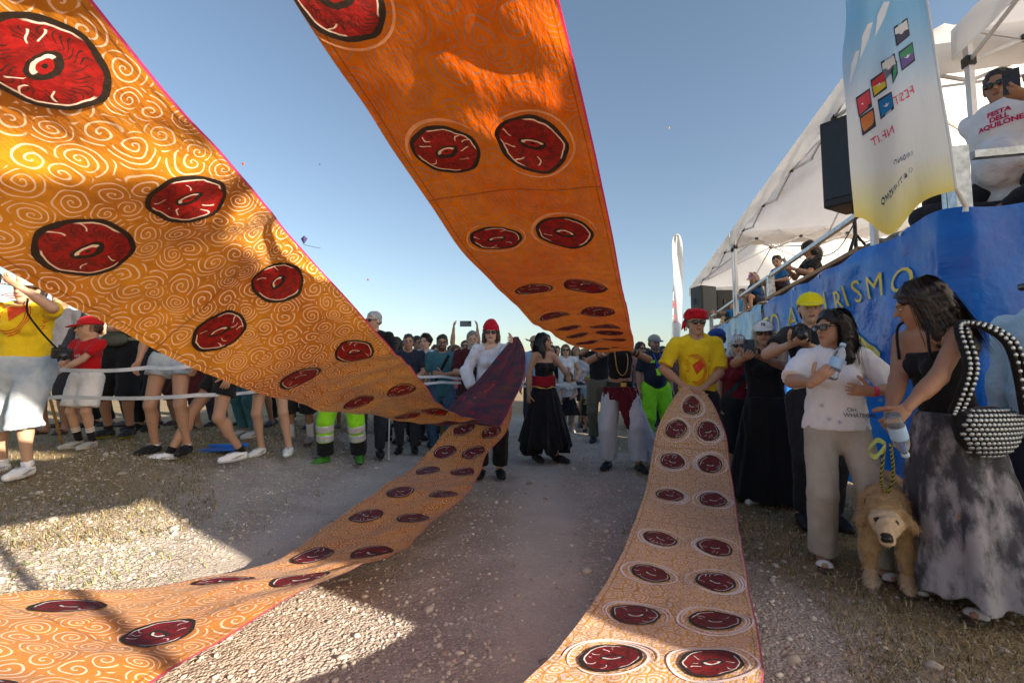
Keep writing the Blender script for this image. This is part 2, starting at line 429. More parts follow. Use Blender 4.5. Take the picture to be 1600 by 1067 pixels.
    B += [he((0, .016, .034), (.075, .096, .083)), he((0, -.024, -.03), (.062, .07, .083)), hc((0, -.035, -.06), (0, -.062, -.096), .05, .028),
          cone(hp((0, .022, -.07)), neck - Rt @ A3((0, -.01, .03)) * s, .052 * hs * (.9 if fem else 1.05), .056 * s * (.9 if fem else 1.08)),
          hc((0, -.094, .006), (0, -.113, -.028), .0085, .0125, k=.012), hc((-.034, -.082, .022), (.034, -.082, .022), .013, .013, k=.015),
          he((0, -.097, -.059), (.024, .0105, .0085), k=.01)]
    B += [he((q * .077, .01, -.008), (.011, .021, .032), k=.012) for q in (-1, 1)]
    B += [he((q * .031, -.109, .001), (.017, .017, .012), k=.012, sub=True) for q in (-1, 1)]
    B += [he((q * .031, -.0815, .0), (.0125, .0125, .0125), k=.004) for q in (-1, 1)]
    hf = (.0115, .009, .007)[near] * max(hs, .85)
    fine = [(Hc[i] - (.1, .13, .125)[i] * hs, Hc[i] + (.1, .125, .13)[i] * hs, hf) for i in range(3)]
    V, Fq = sdf_mesh(B, res, .03 * s, fine)
    V2, F2 = [V], [Fq]; off = len(V)
    for q in (-1, 1):
        a, e, w, d, n, th = arm[q]; cu = curl[q] if isinstance(curl, dict) else curl
        v, f = sdf_mesh(hand_prims(w, d, n, th, s if s > .8 else s * 1.1, cu), (.0075, .006, .0045)[near] * max(s, .75), .012)
        V2.append(v); F2.append(f + off); off += len(v)
    V = np.concatenate(V2); Fq = np.concatenate(F2)
    sk = A3(SKINS[skin]); C = np.tile(sk, (len(V), 1)); Q = ((V - Hc) @ Rh) / hs
    hd = (np.abs(Q[:, 0]) < .11) & (np.abs(Q[:, 1]) < .14) & (np.abs(Q[:, 2]) < .14)
    def paint(m, c, a=1.): C[hd & m] = C[hd & m] * (1 - a) + A3(c) * a
    fr = Q[:, 1] < -.05
    for q in (-1, 1):
        dx, dz = Q[:, 0] - q * .031, Q[:, 2]
        paint(fr & ((dx / .018) ** 2 + ((dz - .001) / .011) ** 2 < 1), (.10, .06, .045), .75)
        paint(fr & ((dx / .0125) ** 2 + ((dz - .0) / .0058) ** 2 < 1), (.62, .58, .55))
        paint(fr & (dx ** 2 + dz ** 2 < .0055 ** 2), (.03, .02, .015))
        paint(fr & (np.abs(dx) < .021) & (np.abs(dz - .0215 + np.abs(dx) * .1) < .0055), hair[1] if hair else (.05, .03, .02), .75)
    paint(fr & ((Q[:, 0] / .026) ** 2 + ((Q[:, 2] + .059) / .011) ** 2 < 1) & (Q[:, 1] < -.085), (.42, .10, .09) if lipstick else sk * A3((.95, .62, .6)), .8)
    paint(fr & (np.abs(Q[:, 0]) < .02) & (np.abs(Q[:, 2] + .0595) < .0022) & (Q[:, 1] < -.09), (.12, .03, .03), .7)
    paint(fr & ((np.abs(np.abs(Q[:, 0]) - .04) < .02) & (np.abs(Q[:, 2] + .03) < .02)), sk * A3((1.08, .85, .82)), .4)
    if beard: paint((Q[:, 2] < -.035) & (Q[:, 1] < .005) & ~((np.abs(Q[:, 0]) < .022) & (np.abs(Q[:, 2] + .058) < .009)) & (Q[:, 2] > -.125) & ((Q[:, 2] < -.065) | (np.abs(Q[:, 0]) > .035) | (np.abs(Q[:, 2] + .043) < .007)), beard, .8)
    if hair and hair[0] in ('short', 'buzz', 'bald'):
        paint((Q[:, 2] > -.02) & (Q[:, 1] > -.01) & (np.abs(Q[:, 0]) > .0), hair[1], .75 if hair[0] != 'bald' else .5)
    body = link('body', pymesh('body', V, Fq, True, col=C), M_SKIN, root)
    R = dict(root=root, hp=hp, Rh=Rh, Rt=Rt, Rc=Rc, T=T, wld=wld, loc=loc, arm=arm, leg=leg, s=s, hs=hs, zsh=zsh, po=po, Hc=Hc, near=near, parts={}, lab=label)
    cres = (.02, .0155, .0115)[near]
    # ---- clothes
    if top:
        c = top['c']; ease = top.get('ease', .018) * s; ln = top.get('len', -.12) * s; sl = top.get('sleeve', .55); flare = top.get('flare', 0) * s
        m = top.get('mat') or fab(c); hem = T((0, 0, ln)); up = Rt @ A3((0, 0, 1)); pr = []
        rc, rw, rp = .148 * s * gw + ease, .128 * s * gw + ease + flare * .5, .15 * s * gw + ease + flare
        if top.get('crop') is None:
            pr += [cone(T((0, 0, ln - .06 * s)), waist, rp, rw, Rt, .69)]
        pr += [cone(waist, chest, rw, rc, Rc, .69)]
        if top.get('kind') != 'strapless':
            pr += [cone(sh[-1] * .72 + sh[1] * .28, sh[1] * .72 + sh[-1] * .28, .070 * s + ease * .35), cone(chest, T((0, 0, zsh + .01 * s)), .125 * s + ease, .09 * s + ease * .4, Rc, .62)]
        if fem: pr += [ell(T((q * .062 * s, -.09 * s * gw, .68 * zsh), Rc), A3((.06, .055, .06)) * s + ease * .3) for q in (-1, 1)]
        if belly: pr.append(ell(T((0, -.055 * s, .28 * zsh)), A3((.13, .09 + belly, .16)) * s + ease))
        if sl > 0:
            for q in (-1, 1):
                a, e, w = arm[q][:3]; wid = top.get('swid', 1.)
                if sl <= 1:
                    u = unit(e - a); en = a + (e - a) * sl; pr.append(cone(a - u * .0, en + u * .05, (.053 * s + ease * .4), (.05 * s + ease * .75) * wid, cut=[(u, en)]))
                else:
                    u = unit(w - e); en = e + (w - e) * (sl - 1); pr += [cone(a, e, .053 * s + ease * .4, (.047 * s + ease * .4) * wid), cone(e, en + u * .03, (.05 * s + ease * .4) * wid, (.038 * s + ease * .3) * wid, cut=[(u, en)])]
        sub = []
        nd = top.get('neck', .072)
        if top.get('kind') == 'strapless':
            cutz = T((0, 0, zsh * top.get('cutz', .80))); cuts = [(-up, hem), (up, cutz)]
        else:
            cuts = [(-up, hem if top.get('crop') is None else T((0, 0, top['crop'] * zsh)))]
            sub.append(ell(neck + Rt @ A3((0, -.022 * s, .03 * s)), (nd * s, nd * s * .95, nd * s * (1 + top.get('vee', 0) * 1.0)), k=.006, sub=True))
            if top.get('vee'): sub.append(ell(neck + Rt @ A3((0, -.1 * s, .0)), (.05 * s, .07 * s, .09 * s * top['vee']), Rt, k=.006, sub=True))
            if sl == 0:
                for q in (-1, 1): sub.append(ell(sh[q] + Rc @ A3((q * .055, 0, .01)) * s, (.07 * s * top.get('arm', 1), .14 * s, .13 * s), k=.01, sub=True))
        R['parts']['top'] = sdf_obj('shirt' if top.get('name') is None else top['name'], pr + sub, cres, m, root, .022 * s, wr=(top.get('wr', .010) * .62 * s, 27 / s, sd_, .5), cuts=cuts)
    if bottom:
        c = bottom['c']; m = bottom.get('mat') or fab(c); kind = bottom.get('kind', 'pants'); ease = bottom.get('ease', .016) * s
        wz = T((0, 0, bottom.get('waist', .06) * s)); up = Rt @ A3((0, 0, 1))
        if kind == 'pants':
            L = bottom.get('len', .97); fl2 = bottom.get('flare', 0.) * s; pr = [cone(po + A3((0, 0, -.03 * s)), wz, .152 * s * gw + ease, .14 * s * gw + ease, Rt, .7, cut=[(up, wz)])]
            for q in (-1, 1):
                hip, kn, an = leg[q][:3]; g2 = .6 + .4 * gw; tot = .88 * s; lk = .445 * s / tot
                u1 = unit(kn - hip); u2 = unit(an - kn); r0 = .09 * s * g2 + ease; r1 = .058 * s * g2 + ease + fl2 * .5; r2 = .042 * s + ease + fl2
                if L <= lk:
                    en = hip + (kn - hip) * (L / lk); rr = r0 + (r1 - r0) * (L / lk) + bottom.get('open', .012) * s; pr.append(cone(hip, en + u1 * .05, r0, rr, cut=[(u1, en)]))
                else:
                    en = kn + (an - kn) * ((L - lk) / (1 - lk)); f_ = (L - lk) / (1 - lk)
                    pr += [cone(hip, kn, r0, r1, k=.02 * s), cone(kn, en + u2 * .05, r1, r1 + (r2 - r1) * f_ + bottom.get('open', 0) * s, cut=[(u2, en)], k=.02 * s)]
            R['parts']['bottom'] = sdf_obj(bottom.get('name', 'trousers' if L > .6 else 'shorts'), pr, cres, m, root, .025 * s, wr=(bottom.get('wr', .009) * .7 * s, 26 / s, sd_ + 3, .3))
        else:
            hz = bottom['hem'] * s; r0 = .135 * s * gw + ease; r1 = bottom['r'] * s; nf = bottom.get('folds', 9); fa = bottom.get('fold', .02) * s; zt = wz[2]; rag = bottom.get('rag', 0) * s
            cx0, cy0 = wz[0], wz[1]; cx1 = bottom.get('dx', 0) * s; cy1 = bottom.get('dy', 0) * s; ph = sd_ % 7
            def f_sk(X, Y, Z):
                t = np.clip((zt - Z) / (zt - hz), 0, 1.2); cx = cx0 + (cx1 - cx0) * t; cy = cy0 + (cy1 - cy0) * t
                th = np.arctan2(Y - cy, X - cx); tt = np.sqrt(np.clip(t * 2.2, 0, 1)) * .55 + t * .45
                flt = bottom.get('flat', .72) + (.94 - bottom.get('flat', .72)) * t
                rr = r0 * 1.0 + (r1 - r0) * t + .022 * s * np.sin(np.clip(t * 4, 0, 1) * 1.57) + fa * t * (np.sin(nf * th + ph + 2 * t) + .5 * np.sin((nf * 1.7 // 1) * th + 2 * ph))
                d = (np.sqrt((X - cx) ** 2 + ((Y - cy) / flt) ** 2) - rr) * .75
                e = hz + rag * (np.sin(5 * th + 1) * .5 + np.sin(11 * th) * .5)
                return np.maximum(np.maximum(d, e - Z), Z - zt)
            w_ = max(r1, r0) + .1
            R['parts']['bottom'] = sdf_obj('skirt', [fn((min(cx0, cx1) - w_, min(cy0, cy1) - w_, hz - rag - .03), (max(cx0, cx1) + w_, max(cy0, cy1) + w_, zt + .02), f_sk)], cres, m, root, .01, wr=(bottom.get('wr', .006) * s, 22, sd_ + 5, .2))
    for q in (-1, 1):
        hip, kn, an, fy_, fz = leg[q]; Rf = Rz(fy_); o = A3((an[0], an[1], fz)) - Rf @ A3((0, .045 * s, 0))
        def fp(v): return o + Rf @ (A3(v) * s)
        if socks:
            u = unit(kn - an); sl = socks[1] * s
            so = sdf_obj('sock', [cone(an - u * .02 * s, an + u * (sl + .03), .041 * s, .046 * s, cut=[(u, an + u * sl)])], .014 * s, fab(socks[0]), root, .01)
        if shoes:
            kind, c, sole = shoes
            if kind == 'sandal':
                pr = [cone(fp((0, .05, .011)), fp((0, -.15, .011)), .036 * s, .045 * s, cut=[(A3((0, 0, 1)), fp((0, 0, .02))), (A3((0, 0, -1)), fp((0, 0, .0)))]),
                      ell(fp((0, -.09, .03)), (.052 * s, .028 * s, .034 * s), Rf)]
            else:
                hi = {'sneaker': .085, 'low': .07, 'boot': .15}[kind]
                pr = [cone(fp((0, .062, .042)), fp((0, -.06, .038)), .043 * s, .046 * s), cone(fp((0, -.06, .036)), fp((0, -.165, .03)), .047 * s, .034 * s, k=.03),
                      cone(fp((0, .05, .05)), fp((0, .045, hi - .015)), .043 * s, .046 * s, cut=[(A3((0, 0, 1)), fp((0, 0, hi)))]), cone(fp((0, -.0, .055)), fp((0, -.09, .05)), .038 * s, .03 * s)]
            zz = fp((0, 0, 0))[2]
            def cf(V, zz=zz):
                Cc = np.tile(A3(c), (len(V), 1)); Cc[V[:, 2] - zz < .026 * s] = sole
                if kind == 'sneaker':
                    Qf = (V - o) @ Rf / s; lum = .35 if sum(c) > .9 else 2.2
                    Cc[(np.abs(Qf[:, 0]) < .022) & (Qf[:, 1] > -.105) & (Qf[:, 1] < .0) & (Qf[:, 2] > .05) & (np.sin(Qf[:, 1] * 330) > -.2)] *= lum
                    Cc[(np.abs(Qf[:, 0]) > .03) & (Qf[:, 1] > -.09) & (Qf[:, 1] < .05) & (Qf[:, 2] > .034) & (Qf[:, 2] < .062) & (np.abs(Qf[:, 2] - .048 - .25 * (Qf[:, 1] + .02)) < .009)] *= lum * 1.2
                    Cc[(Qf[:, 1] > .07) & (Qf[:, 2] > .04)] *= (.6 if sum(c) > .9 else 1.5)
                return np.clip(Cc, 0, .9)
            sdf_obj('shoe' if kind != 'boot' else 'boot', pr, (.012, .0085, .0075)[near], M_SHOE, root, .02 * s, cuts=[(A3((0, 0, -1)), A3((0, 0, zz + .001)))], colf=cf)
    if hair and hair[0] not in ('bald',): make_hair(R, hair, hat)
    if hat: make_hat(R, hat)
    if glasses: make_glasses(R, glasses)
    return R
def make_hair(R, hair, hat):
    style, c = hair[0], hair[1]; hp, Rh, hs, near = R['hp'], R['Rh'], R['hs'], R['near']
    def he(cc, r, **kw): return ell(hp(cc), A3(r) * hs, Rh, **kw)
    def hc(a, b, ra, rb, **kw): return cone(hp(a), hp(b), ra * hs, rb * hs, **kw)
    t = .0 if not hat else -.008
    pr = []
    if style == 'short': pr = [he((0, .02, .046), (.083 + t, .101 + t, .084 + t)), he((0, .06, .0), (.074, .055, .062))]
    if style == 'buzz': pr = [he((0, .018, .037), (.079 + t, .1 + t, .086 + t)), he((0, .06, .0), (.07, .053, .055))]
    if style in ('long', 'straight', 'bob', 'wavy', 'pony', 'bun', 'quiff'): pr = [he((0, .02, .042), (.088 + t, .108 + t, .09 + t)), he((0, .055, -.01), (.082, .07, .085))]
    L = {'long': .34, 'straight': .30, 'bob': .15, 'wavy': .22}.get(style)
    if L:
        w = .05 if style != 'wavy' else .06
        for q in (-1, 1):
            pr += [hc((q * .062, .02, .02), (q * .082, .02, -L * .6), w * .75, w * .7), hc((q * .082, .02, -L * .6), (q * .085, .0, -L), w * .7, w * .35)]
        pr += [hc((0, .06, 0), (0, .085, -L), .085, .065), hc((-.04, .06, -.05), (-.05, .09, -L), .06, .04), hc((.04, .06, -.05), (.05, .09, -L * .95), .06, .04)]
    if style == 'pony': pr += [hc((0, .11, .02), (.01, .16, -.03), .035, .04), hc((.01, .16, -.03), (0, .16, -.2), .04, .015)]
    if style == 'bun': pr += [he((0, .12, .05), (.05, .045, .045))]
    if style == 'quiff': pr += [he((.03, -.03, .115), (.06, .07, .03)), he((.085, .02, .04), (.03, .06, .05))]
    pr += [he((0, -.085, -.045), (.064, .078, .116) if R['zsh'] and style != 'bob' else (.06, .072, .11), k=.015, sub=True)]
    sd_ = sum(map(ord, R['lab'])); h = (.011, .009, .0065)[near] * hs
    def colf(V):
        Q = ((V - R['Hc']) @ Rh) / hs; th = np.arctan2(Q[:, 0], Q[:, 1] + .001); f = .75 + .45 * np.sin(th * 37 + 3 * np.sin(Q[:, 2] * 20)) * np.sin(th * 17 + 2)
        return A3(c)[None] * np.clip(f, .4, 1.5)[:, None]
    R['parts']['hair'] = sdf_obj('hair', pr, h, M_HAIR, R['root'], .03 * hs, wr=(.007 * hs, 75, sd_), colf=colf, cuts=None)
    if L and near == 2: strands(R, c, L, 900)
def strands(R, c, L, n):
    r = np.random.default_rng(5); hp, hs = R['hp'], R['hs']; V = []; Fc = []; C = []
    for i in range(n):
        th = r.uniform(-2.3, 2.3); rr = r.uniform(.97, 1.05); a0 = A3((.088 * math.sin(th) * rr, .02 + .105 * math.cos(th) * rr, .05 + r.uniform(-.05, .05)))
        ll = L * r.uniform(.75, 1.12); sw = r.normal(0, .022, 2); pts = []
        top = A3((.02 * math.sin(th), .02 + .03 * math.cos(th), .135))
        for j in range(9):
            t = j / 8
            if t < .3: p = top + (a0 - top) * (t / .3); p = p + A3((0, 0, .02 * math.sin(t / .3 * math.pi)))
            else:
                u = (t - .3) / .7; out = 1 + .10 * math.sin(u * 3); p = A3((a0[0] * out, a0[1] * out if a0[1] > .02 else a0[1] + .01, a0[2])) + A3((sw[0] * u + .008 * math.sin(u * 9 + i), sw[1] * u + .03 * u, -(ll + .05) * u))
            pts.append(hp(p))
        w = .0011 * hs; off = len(V); side = unit(np.cross(pts[5] - pts[4], A3((math.sin(th), math.cos(th), 0)))) * w; k = r.uniform(.5, 1.7)
        for j, p in enumerate(pts):
            f = 1 if j < 7 else (8.3 - j) / 1.4
            V += [p - side * f, p + side * f]; C += [A3(c) * k] * 2
        Fc += [(off + 2 * j, off + 2 * j + 1, off + 2 * j + 3, off + 2 * j + 2) for j in range(8)]
    o = link('hair_strands', pymesh('hair_strands', np.array(V), np.array(Fc), True, col=np.array(C)), M_HAIR, R['parts']['hair'])
    o['kind'] = 'stuff'
def make_hat(R, hat):
    kind, c = hat[0], hat[1]; c2 = hat[2] if len(hat) > 2 else c; hp, Rh, hs, near = R['hp'], R['Rh'], R['hs'], R['near']
    def he(cc, r, **kw): return ell(hp(cc), A3(r) * hs, Rh, **kw)
    h = (.011, .009, .0065)[near] * hs; up = Rh @ A3((0, 0, 1)); m = fab(c, .85, 30, .25); fw = Rh @ A3((0, 1, 0))
    if kind == 'cap':
        o = sdf_obj('cap', [he((0, .012, .052), (.094, .115, .088), cut=[(-up, hp((0, 0, .036)))])], h, m, R['root'], .01)
        sdf_obj('brim', [ell(hp((0, -.112, .03)), A3((.082, .088, .014)) * hs, Rh @ Rx(.22), cut=[(fw, hp((0, -.07, 0)))])], h * .7, fab(c2, .85, 30, .25), o, .01)
        sdf_obj('button', [he((0, .012, .141), (.009, .009, .006))], h * .6, fab(c2), o, .01)
    elif kind == 'beanie':
        o = sdf_obj('beanie', [he((0, .014, .06), (.092, .112, .098), cut=[(-up, hp((0, 0, .026)))]), he((0, .03, .13), (.05, .06, .04))], h, m, R['root'], .03, wr=(.006, 60, 3))
    elif kind == 'bandana':
        o = sdf_obj('bandana', [he((0, .014, .062), (.1, .118, .072), cut=[(-up, hp((0, 0, .038)))]), he((0, .0, .1), (.1, .112, .036)), he((-.088, .05, .0), (.018, .024, .03))], h, m, R['root'], .02, wr=(.008, 55, 3))
        sdf_obj('knot', [cone(hp((-.095, .05, .01)), hp((-.115, .06, -.055)), .016 * hs, .007 * hs), cone(hp((-.095, .05, .01)), hp((-.085, .07, -.07)), .014 * hs, .006 * hs)], h * .8, m, o, .01)
    elif kind == 'bucket':
        o = sdf_obj('hat', [he((0, .012, .06), (.095, .112, .075), cut=[(-up, hp((0, 0, .04)))]), he((0, .005, .04), (.15, .165, .016), k=.03)], h, m, R['root'], .03, wr=(.006, 30, 2))
    elif kind == 'cowboy':
        o = sdf_obj('hat', [he((0, .012, .07), (.09, .11, .085), cut=[(-up, hp((0, 0, .045)))]), fn(hp((0, 0, .06)) - .22 * hs, hp((0, 0, .06)) + .22 * hs, lambda X, Y, Z: brim(X, Y, Z, hp, Rh, hs))], h, m, R['root'], .02)
    R['parts']['hat'] = o
def brim(X, Y, Z, hp, Rh, hs):
    c = hp((0, .01, .045)); x, y, z = X - c[0], Y - c[1], Z - c[2]
    q = [(Rh[0, i] * x + Rh[1, i] * y + Rh[2, i] * z) / hs for i in range(3)]
    r = np.sqrt((q[0] / .165) ** 2 + (q[1] / .19) ** 2); zz = q[2] - 1.9 * q[0] ** 2
    return np.maximum((r - 1) * .15, np.abs(zz) - .009) * hs
def make_glasses(R, g):
    kind = g[0]; c = g[1]; hp, Rh, hs, near = R['hp'], R['Rh'], R['hs'], R['near']
    h = (.0075, .006, .0045)[near] * hs
    def he(cc, r, **kw): return ell(hp(cc), A3(r) * hs, Rh, **kw)
    def hc(a, b, ra, rb=None, **kw): return cone(hp(a), hp(b), ra * hs, (rb or ra) * hs, **kw)
    root = R['root']; mf = plastic(c, .25)
    fr = [hc((-.012, -.113, .006), (.012, -.113, .006), .0042)]
    for q in (-1, 1):
        fr.append(hc((q * .062, -.098, .008), (q * .082, .0, .008), .0045))
        if kind == 'sun': fr.append(hc((q * .012, -.112, .018), (q * .062, -.1, .016), .005))
        else:
            for i in range(12):
                a, b = 2 * math.pi * i / 12, 2 * math.pi * (i + 1) / 12
                f = lambda t: (q * .034 + .027 * math.cos(t), -.112 + .006 * abs(math.cos(t)) * (1 if q * math.cos(t) > 0 else 0), .002 + .021 * math.sin(t))
                fr.append(hc(f(a), f(b), .0036, k=.003))
    o = sdf_obj('sunglasses' if kind == 'sun' else 'eyeglasses', fr, h, mf, root, .004)
    if kind == 'sun':
        ml = mat('lens', (.012, .011, .012), .08, 0, .02, 5, spec=.7)
        for q in (-1, 1): sdf_obj('lens', [he((q * .036, -.106, .001), (.029, .009, .022))], h, ml, o, .004)
    else:
        ml = mat('clear_lens', (.9, .93, .95), .03, 0, .01, 5, transmission=.95, ior=1.3)
        for q in (-1, 1): sdf_obj('lens', [he((q * .034, -.108, .002), (.025, .0055, .019))], h, ml, o, .004)

# ---------------------------------------------------------------- lettering
def text2d(s, size=1., spacing=1., align='CENTER', shear=0., bold=0.):
    cu = bpy.data.curves.new('t', 'FONT'); cu.body = s; cu.size = size; cu.space_character = spacing; cu.align_x = align; cu.align_y = 'CENTER'; cu.shear = shear; cu.offset = bold; cu.resolution_u = 3
    o = bpy.data.objects.new('t', cu); COL.objects.link(o); dg = bpy.context.evaluated_depsgraph_get(); dg.update()
    me = bpy.data.meshes.new_from_object(o.evaluated_get(dg)); v = np.array([w.co for w in me.vertices]); f = [tuple(p.vertices) for p in me.polygons]
    bpy.data.objects.remove(o); bpy.data.curves.remove(cu); bpy.data.meshes.remove(me)
    return v, f
def text_obj(name, s, size, fn3, m, parent, **kw):
    v, f = text2d(s, size, **kw); me = pymesh(name, [fn3(a[0], a[1]) for a in v], f, False)
    return link(name, me, m, parent)
def print_on(R, target, v2, f, m, u0, z0, rot=0, name='shirt_print', off=.004, cut=0):
    """flat print laid on the front of a garment"""
    me = target.data; tree = BVHTree.FromPolygons([w.co.copy() for w in me.vertices], [tuple(p.vertices) for p in me.polygons])
    c, s = math.cos(rot), math.sin(rot)
    bm = bmesh.new(); vs = [bm.verts.new((c * a[0] - s * a[1] + u0, 0, s * a[0] + c * a[1] + z0)) for a in v2]
    for q in f:
        try: bm.faces.new([vs[i] for i in q])
        except ValueError: pass
    if cut:
        bmesh.ops.triangulate(bm, faces=list(bm.faces)); bmesh.ops.subdivide_edges(bm, edges=list(bm.edges), cuts=cut, use_grid_fill=True)
    for w in bm.verts:
        h = tree.ray_cast(Vector((w.co.x, -1.5, w.co.z)), Vector((0, 1, 0)))
        w.co.y = (h[0].y - off) if h[0] is not None else -.1
    me2 = bpy.data.meshes.new(name); bm.to_mesh(me2); bm.free()
    return link(name, me2, m, target)
# ---------------------------------------------------------------- ground
def ground_mat():
    m, t, b, o = new_mat('ground')
    pos = node(t, 'ShaderNodeNewGeometry').outputs['Position']
    sx = node(t, 'ShaderNodeSeparateXYZ'); t.links.new(pos, sx.inputs[0]); X, Y = S(t, sx.outputs[0]), S(t, sx.outputs[1])
    wob = (S(t, noise_tex(t, pos, .7, 4)) - .5) * 2.0 + (S(t, noise_tex(t, pos, 5., 3)) - .5) * .9
    xr = X - Y * .05 + wob
    gl = xr.step(-2.6, -3.7); gr = xr.step(.9, 1.7); grass = gl.max(gr)
    far = Y.step(11, 14); grass = grass.max(far)
    v = node(t, 'ShaderNodeTexVoronoi'); v.inputs['Scale'].default_value = 70; t.links.new(pos, v.inputs['Vector'])
    v2 = node(t, 'ShaderNodeTexVoronoi'); v2.inputs['Scale'].default_value = 30; t.links.new(pos, v2.inputs['Vector'])
    n1, n2 = S(t, noise_tex(t, pos, 3.0, 5)), S(t, noise_tex(t, pos, 90, 3))
    grav = mixc(t, n1.step(.35, .7), (.46, .405, .355), (.58, .52, .46)); vs_ = node(t, 'ShaderNodeSeparateColor'); t.links.new(v.outputs['Color'], vs_.inputs[0]); grav = mixc(t, S(t, vs_.outputs[0]).step(.2, .9) * .45, grav, (.35, .305, .27))
    grav = mixc(t, n2.step(.35, .7), mixc(t, 1., grav, (.72, .69, .67), 'MULTIPLY'), grav)
    straw = mixc(t, n2.step(.3, .7), (.17, .122, .06), (.36, .275, .155)); straw = mixc(t, S(t, noise_tex(t, pos, 1.3, 4)).step(.55, .72), straw, (.10, .09, .03))
    c = mixc(t, grass * n2.step(.15, .45) * .92, grav, straw)
    t.links.new(c, b.inputs['Base Color']); b.inputs['Roughness'].default_value = .95; b.inputs['Specular IOR Level'].default_value = .15
    h = S(t, v.outputs['Distance']) * -.7 + S(t, v2.outputs['Distance']) * -.5 + n2 * .5
    rA = (X + 1.75 - Y * .05).abs().step(.42, .1).max((X - .05 - Y * .05).abs().step(.42, .1)) * (1 - grass)
    c = mixc(t, rA * .5, c, (.53, .475, .42)); c = mixc(t, S(t, noise_tex(t, pos, .9, 5)).step(.52, .68) * .35, c, (.36, .305, .26)); t.links.new(c, b.inputs['Base Color'])
    bump(t, b, h * (1 - rA * .6), .8, .016); return m
M_GROUND = ground_mat()
xs = np.concatenate([-np.geomspace(3000, 8.2, 26), np.linspace(-8, 6, 281), np.geomspace(6.2, 3000, 26)])
ys = np.concatenate([-np.geomspace(3000, 3.2, 24), np.linspace(-3, 12, 301), np.geomspace(12.3, 3000, 26)])
GX, GY = np.meshgrid(xs, ys, indexing='ij'); GZ = ground(GX, GY)
near_m = np.exp(-((GX / 9) ** 4)) * np.exp(-(((GY - 4) / 9) ** 4))
GN = np.zeros_like(GX)
for fq, am in ((1.1, .014), (2.7, .009), (6.3, .006), (13., .004)):
    a = rng.uniform(0, 6.28, 6)
    GN += am * (np.sin(GX * fq + a[0] + 1.5 * np.sin(GY * fq * .7 + a[1])) * np.sin(GY * fq * 1.1 + a[2] + 1.2 * np.sin(GX * fq * .8 + a[3])))
GZ = GZ + GN * near_m - .004
nx, ny = GX.shape
gi = np.arange(nx * ny).reshape(nx, ny)
gf = np.stack([gi[:-1, :-1], gi[1:, :-1], gi[1:, 1:], gi[:-1, 1:]], -1).reshape(-1, 4)
g = link('ground', pymesh('ground', np.stack([GX, GY, GZ], -1).reshape(-1, 3), gf), M_GROUND); g['kind'] = 'structure'
tree_g = BVHTree.FromPolygons([Vector(p) for p in np.stack([GX[20:-20, 20:-20], GY[20:-20, 20:-20], GZ[20:-20, 20:-20]], -1).reshape(-1, 3)],
                              [tuple(q) for q in (lambda k: np.stack([k[:-1, :-1], k[1:, :-1], k[1:, 1:], k[:-1, 1:]], -1).reshape(-1, 4))(np.arange((nx - 40) * (ny - 40)).reshape(nx - 40, ny - 40))])
def gsurf(x, y):                                      # height of the finished near ground, bilinear
    i = np.clip(np.searchsorted(xs, x) - 1, 0, nx - 2); j = np.clip(np.searchsorted(ys, y) - 1, 0, ny - 2)
    u = (x - xs[i]) / (xs[i + 1] - xs[i]); w = (y - ys[j]) / (ys[j + 1] - ys[j])
    return GZ[i, j] * (1 - u) * (1 - w) + GZ[i + 1, j] * u * (1 - w) + GZ[i, j + 1] * (1 - u) * w + GZ[i + 1, j + 1] * u * w
def rocks(n, ysamp, xlo, xhi, smin, smax, name, label, cat, cols):
    ph = (1 + 5 ** .5) / 2
    I = np.array([(-1, ph, 0), (1, ph, 0), (-1, -ph, 0), (1, -ph, 0), (0, -1, ph), (0, 1, ph), (0, -1, -ph), (0, 1, -ph), (ph, 0, -1), (ph, 0, 1), (-ph, 0, -1), (-ph, 0, 1)]) / 1.9
    If = np.array([(0, 11, 5), (0, 5, 1), (0, 1, 7), (0, 7, 10), (0, 10, 11), (1, 5, 9), (5, 11, 4), (11, 10, 2), (10, 7, 6), (7, 1, 8), (3, 9, 4), (3, 4, 2), (3, 2, 6), (3, 6, 8), (3, 8, 9), (4, 9, 5), (2, 4, 11), (6, 2, 10), (8, 6, 7), (9, 8, 1)])
    y = ysamp(n); x = rng.uniform(xlo, xhi, n); sz = smin * (smax / smin) ** (rng.uniform(0, 1, n) ** 3.0)
    rut = np.exp(-((x + 1.75 - .05 * y + .12 * np.sin(y * .9)) / .24) ** 2) + np.exp(-((x - .05 - .05 * y + .1 * np.sin(y * .8 + 1)) / .26) ** 2)
    den = np.clip(1.1 - .95 * rut, .1, 1) * np.clip(.75 + .45 * np.sin(x * 3.1 + 1.3 * np.sin(y * 2.2)) * np.sin(y * 2.7 + x), .25, 1)
    kp = rng.uniform(0, 1, n) < den; x, y, sz = x[kp], y[kp], sz[kp]; n = len(x)
    V = I[None] * rng.uniform(.55, 1.25, (n, 12, 1)); V = V * np.stack([rng.uniform(.7, 1.3, n), rng.uniform(.7, 1.3, n), rng.uniform(.4, .8, n)], -1)[:, None]
    a = rng.uniform(0, 6.28, n); c, s = np.cos(a)[:, None], np.sin(a)[:, None]
    V = np.stack([V[..., 0] * c - V[..., 1] * s, V[..., 0] * s + V[..., 1] * c, V[..., 2]], -1) * sz[:, None, None]
    V += np.stack([x, y, gsurf(x, y) + sz * .12], -1)[:, None]
    Fc = (If[None] + (np.arange(n) * 12)[:, None, None]).reshape(-1, 3)
    cc = np.array(cols)[rng.integers(0, len(cols), n)] * rng.uniform(.75, 1.2, (n, 1))
    o = link(name, pymesh(name, V.reshape(-1, 3), Fc, False, col=np.repeat(cc, 12, 0)), M_STONE); o['kind'] = 'stuff'; tag(o, label, cat)
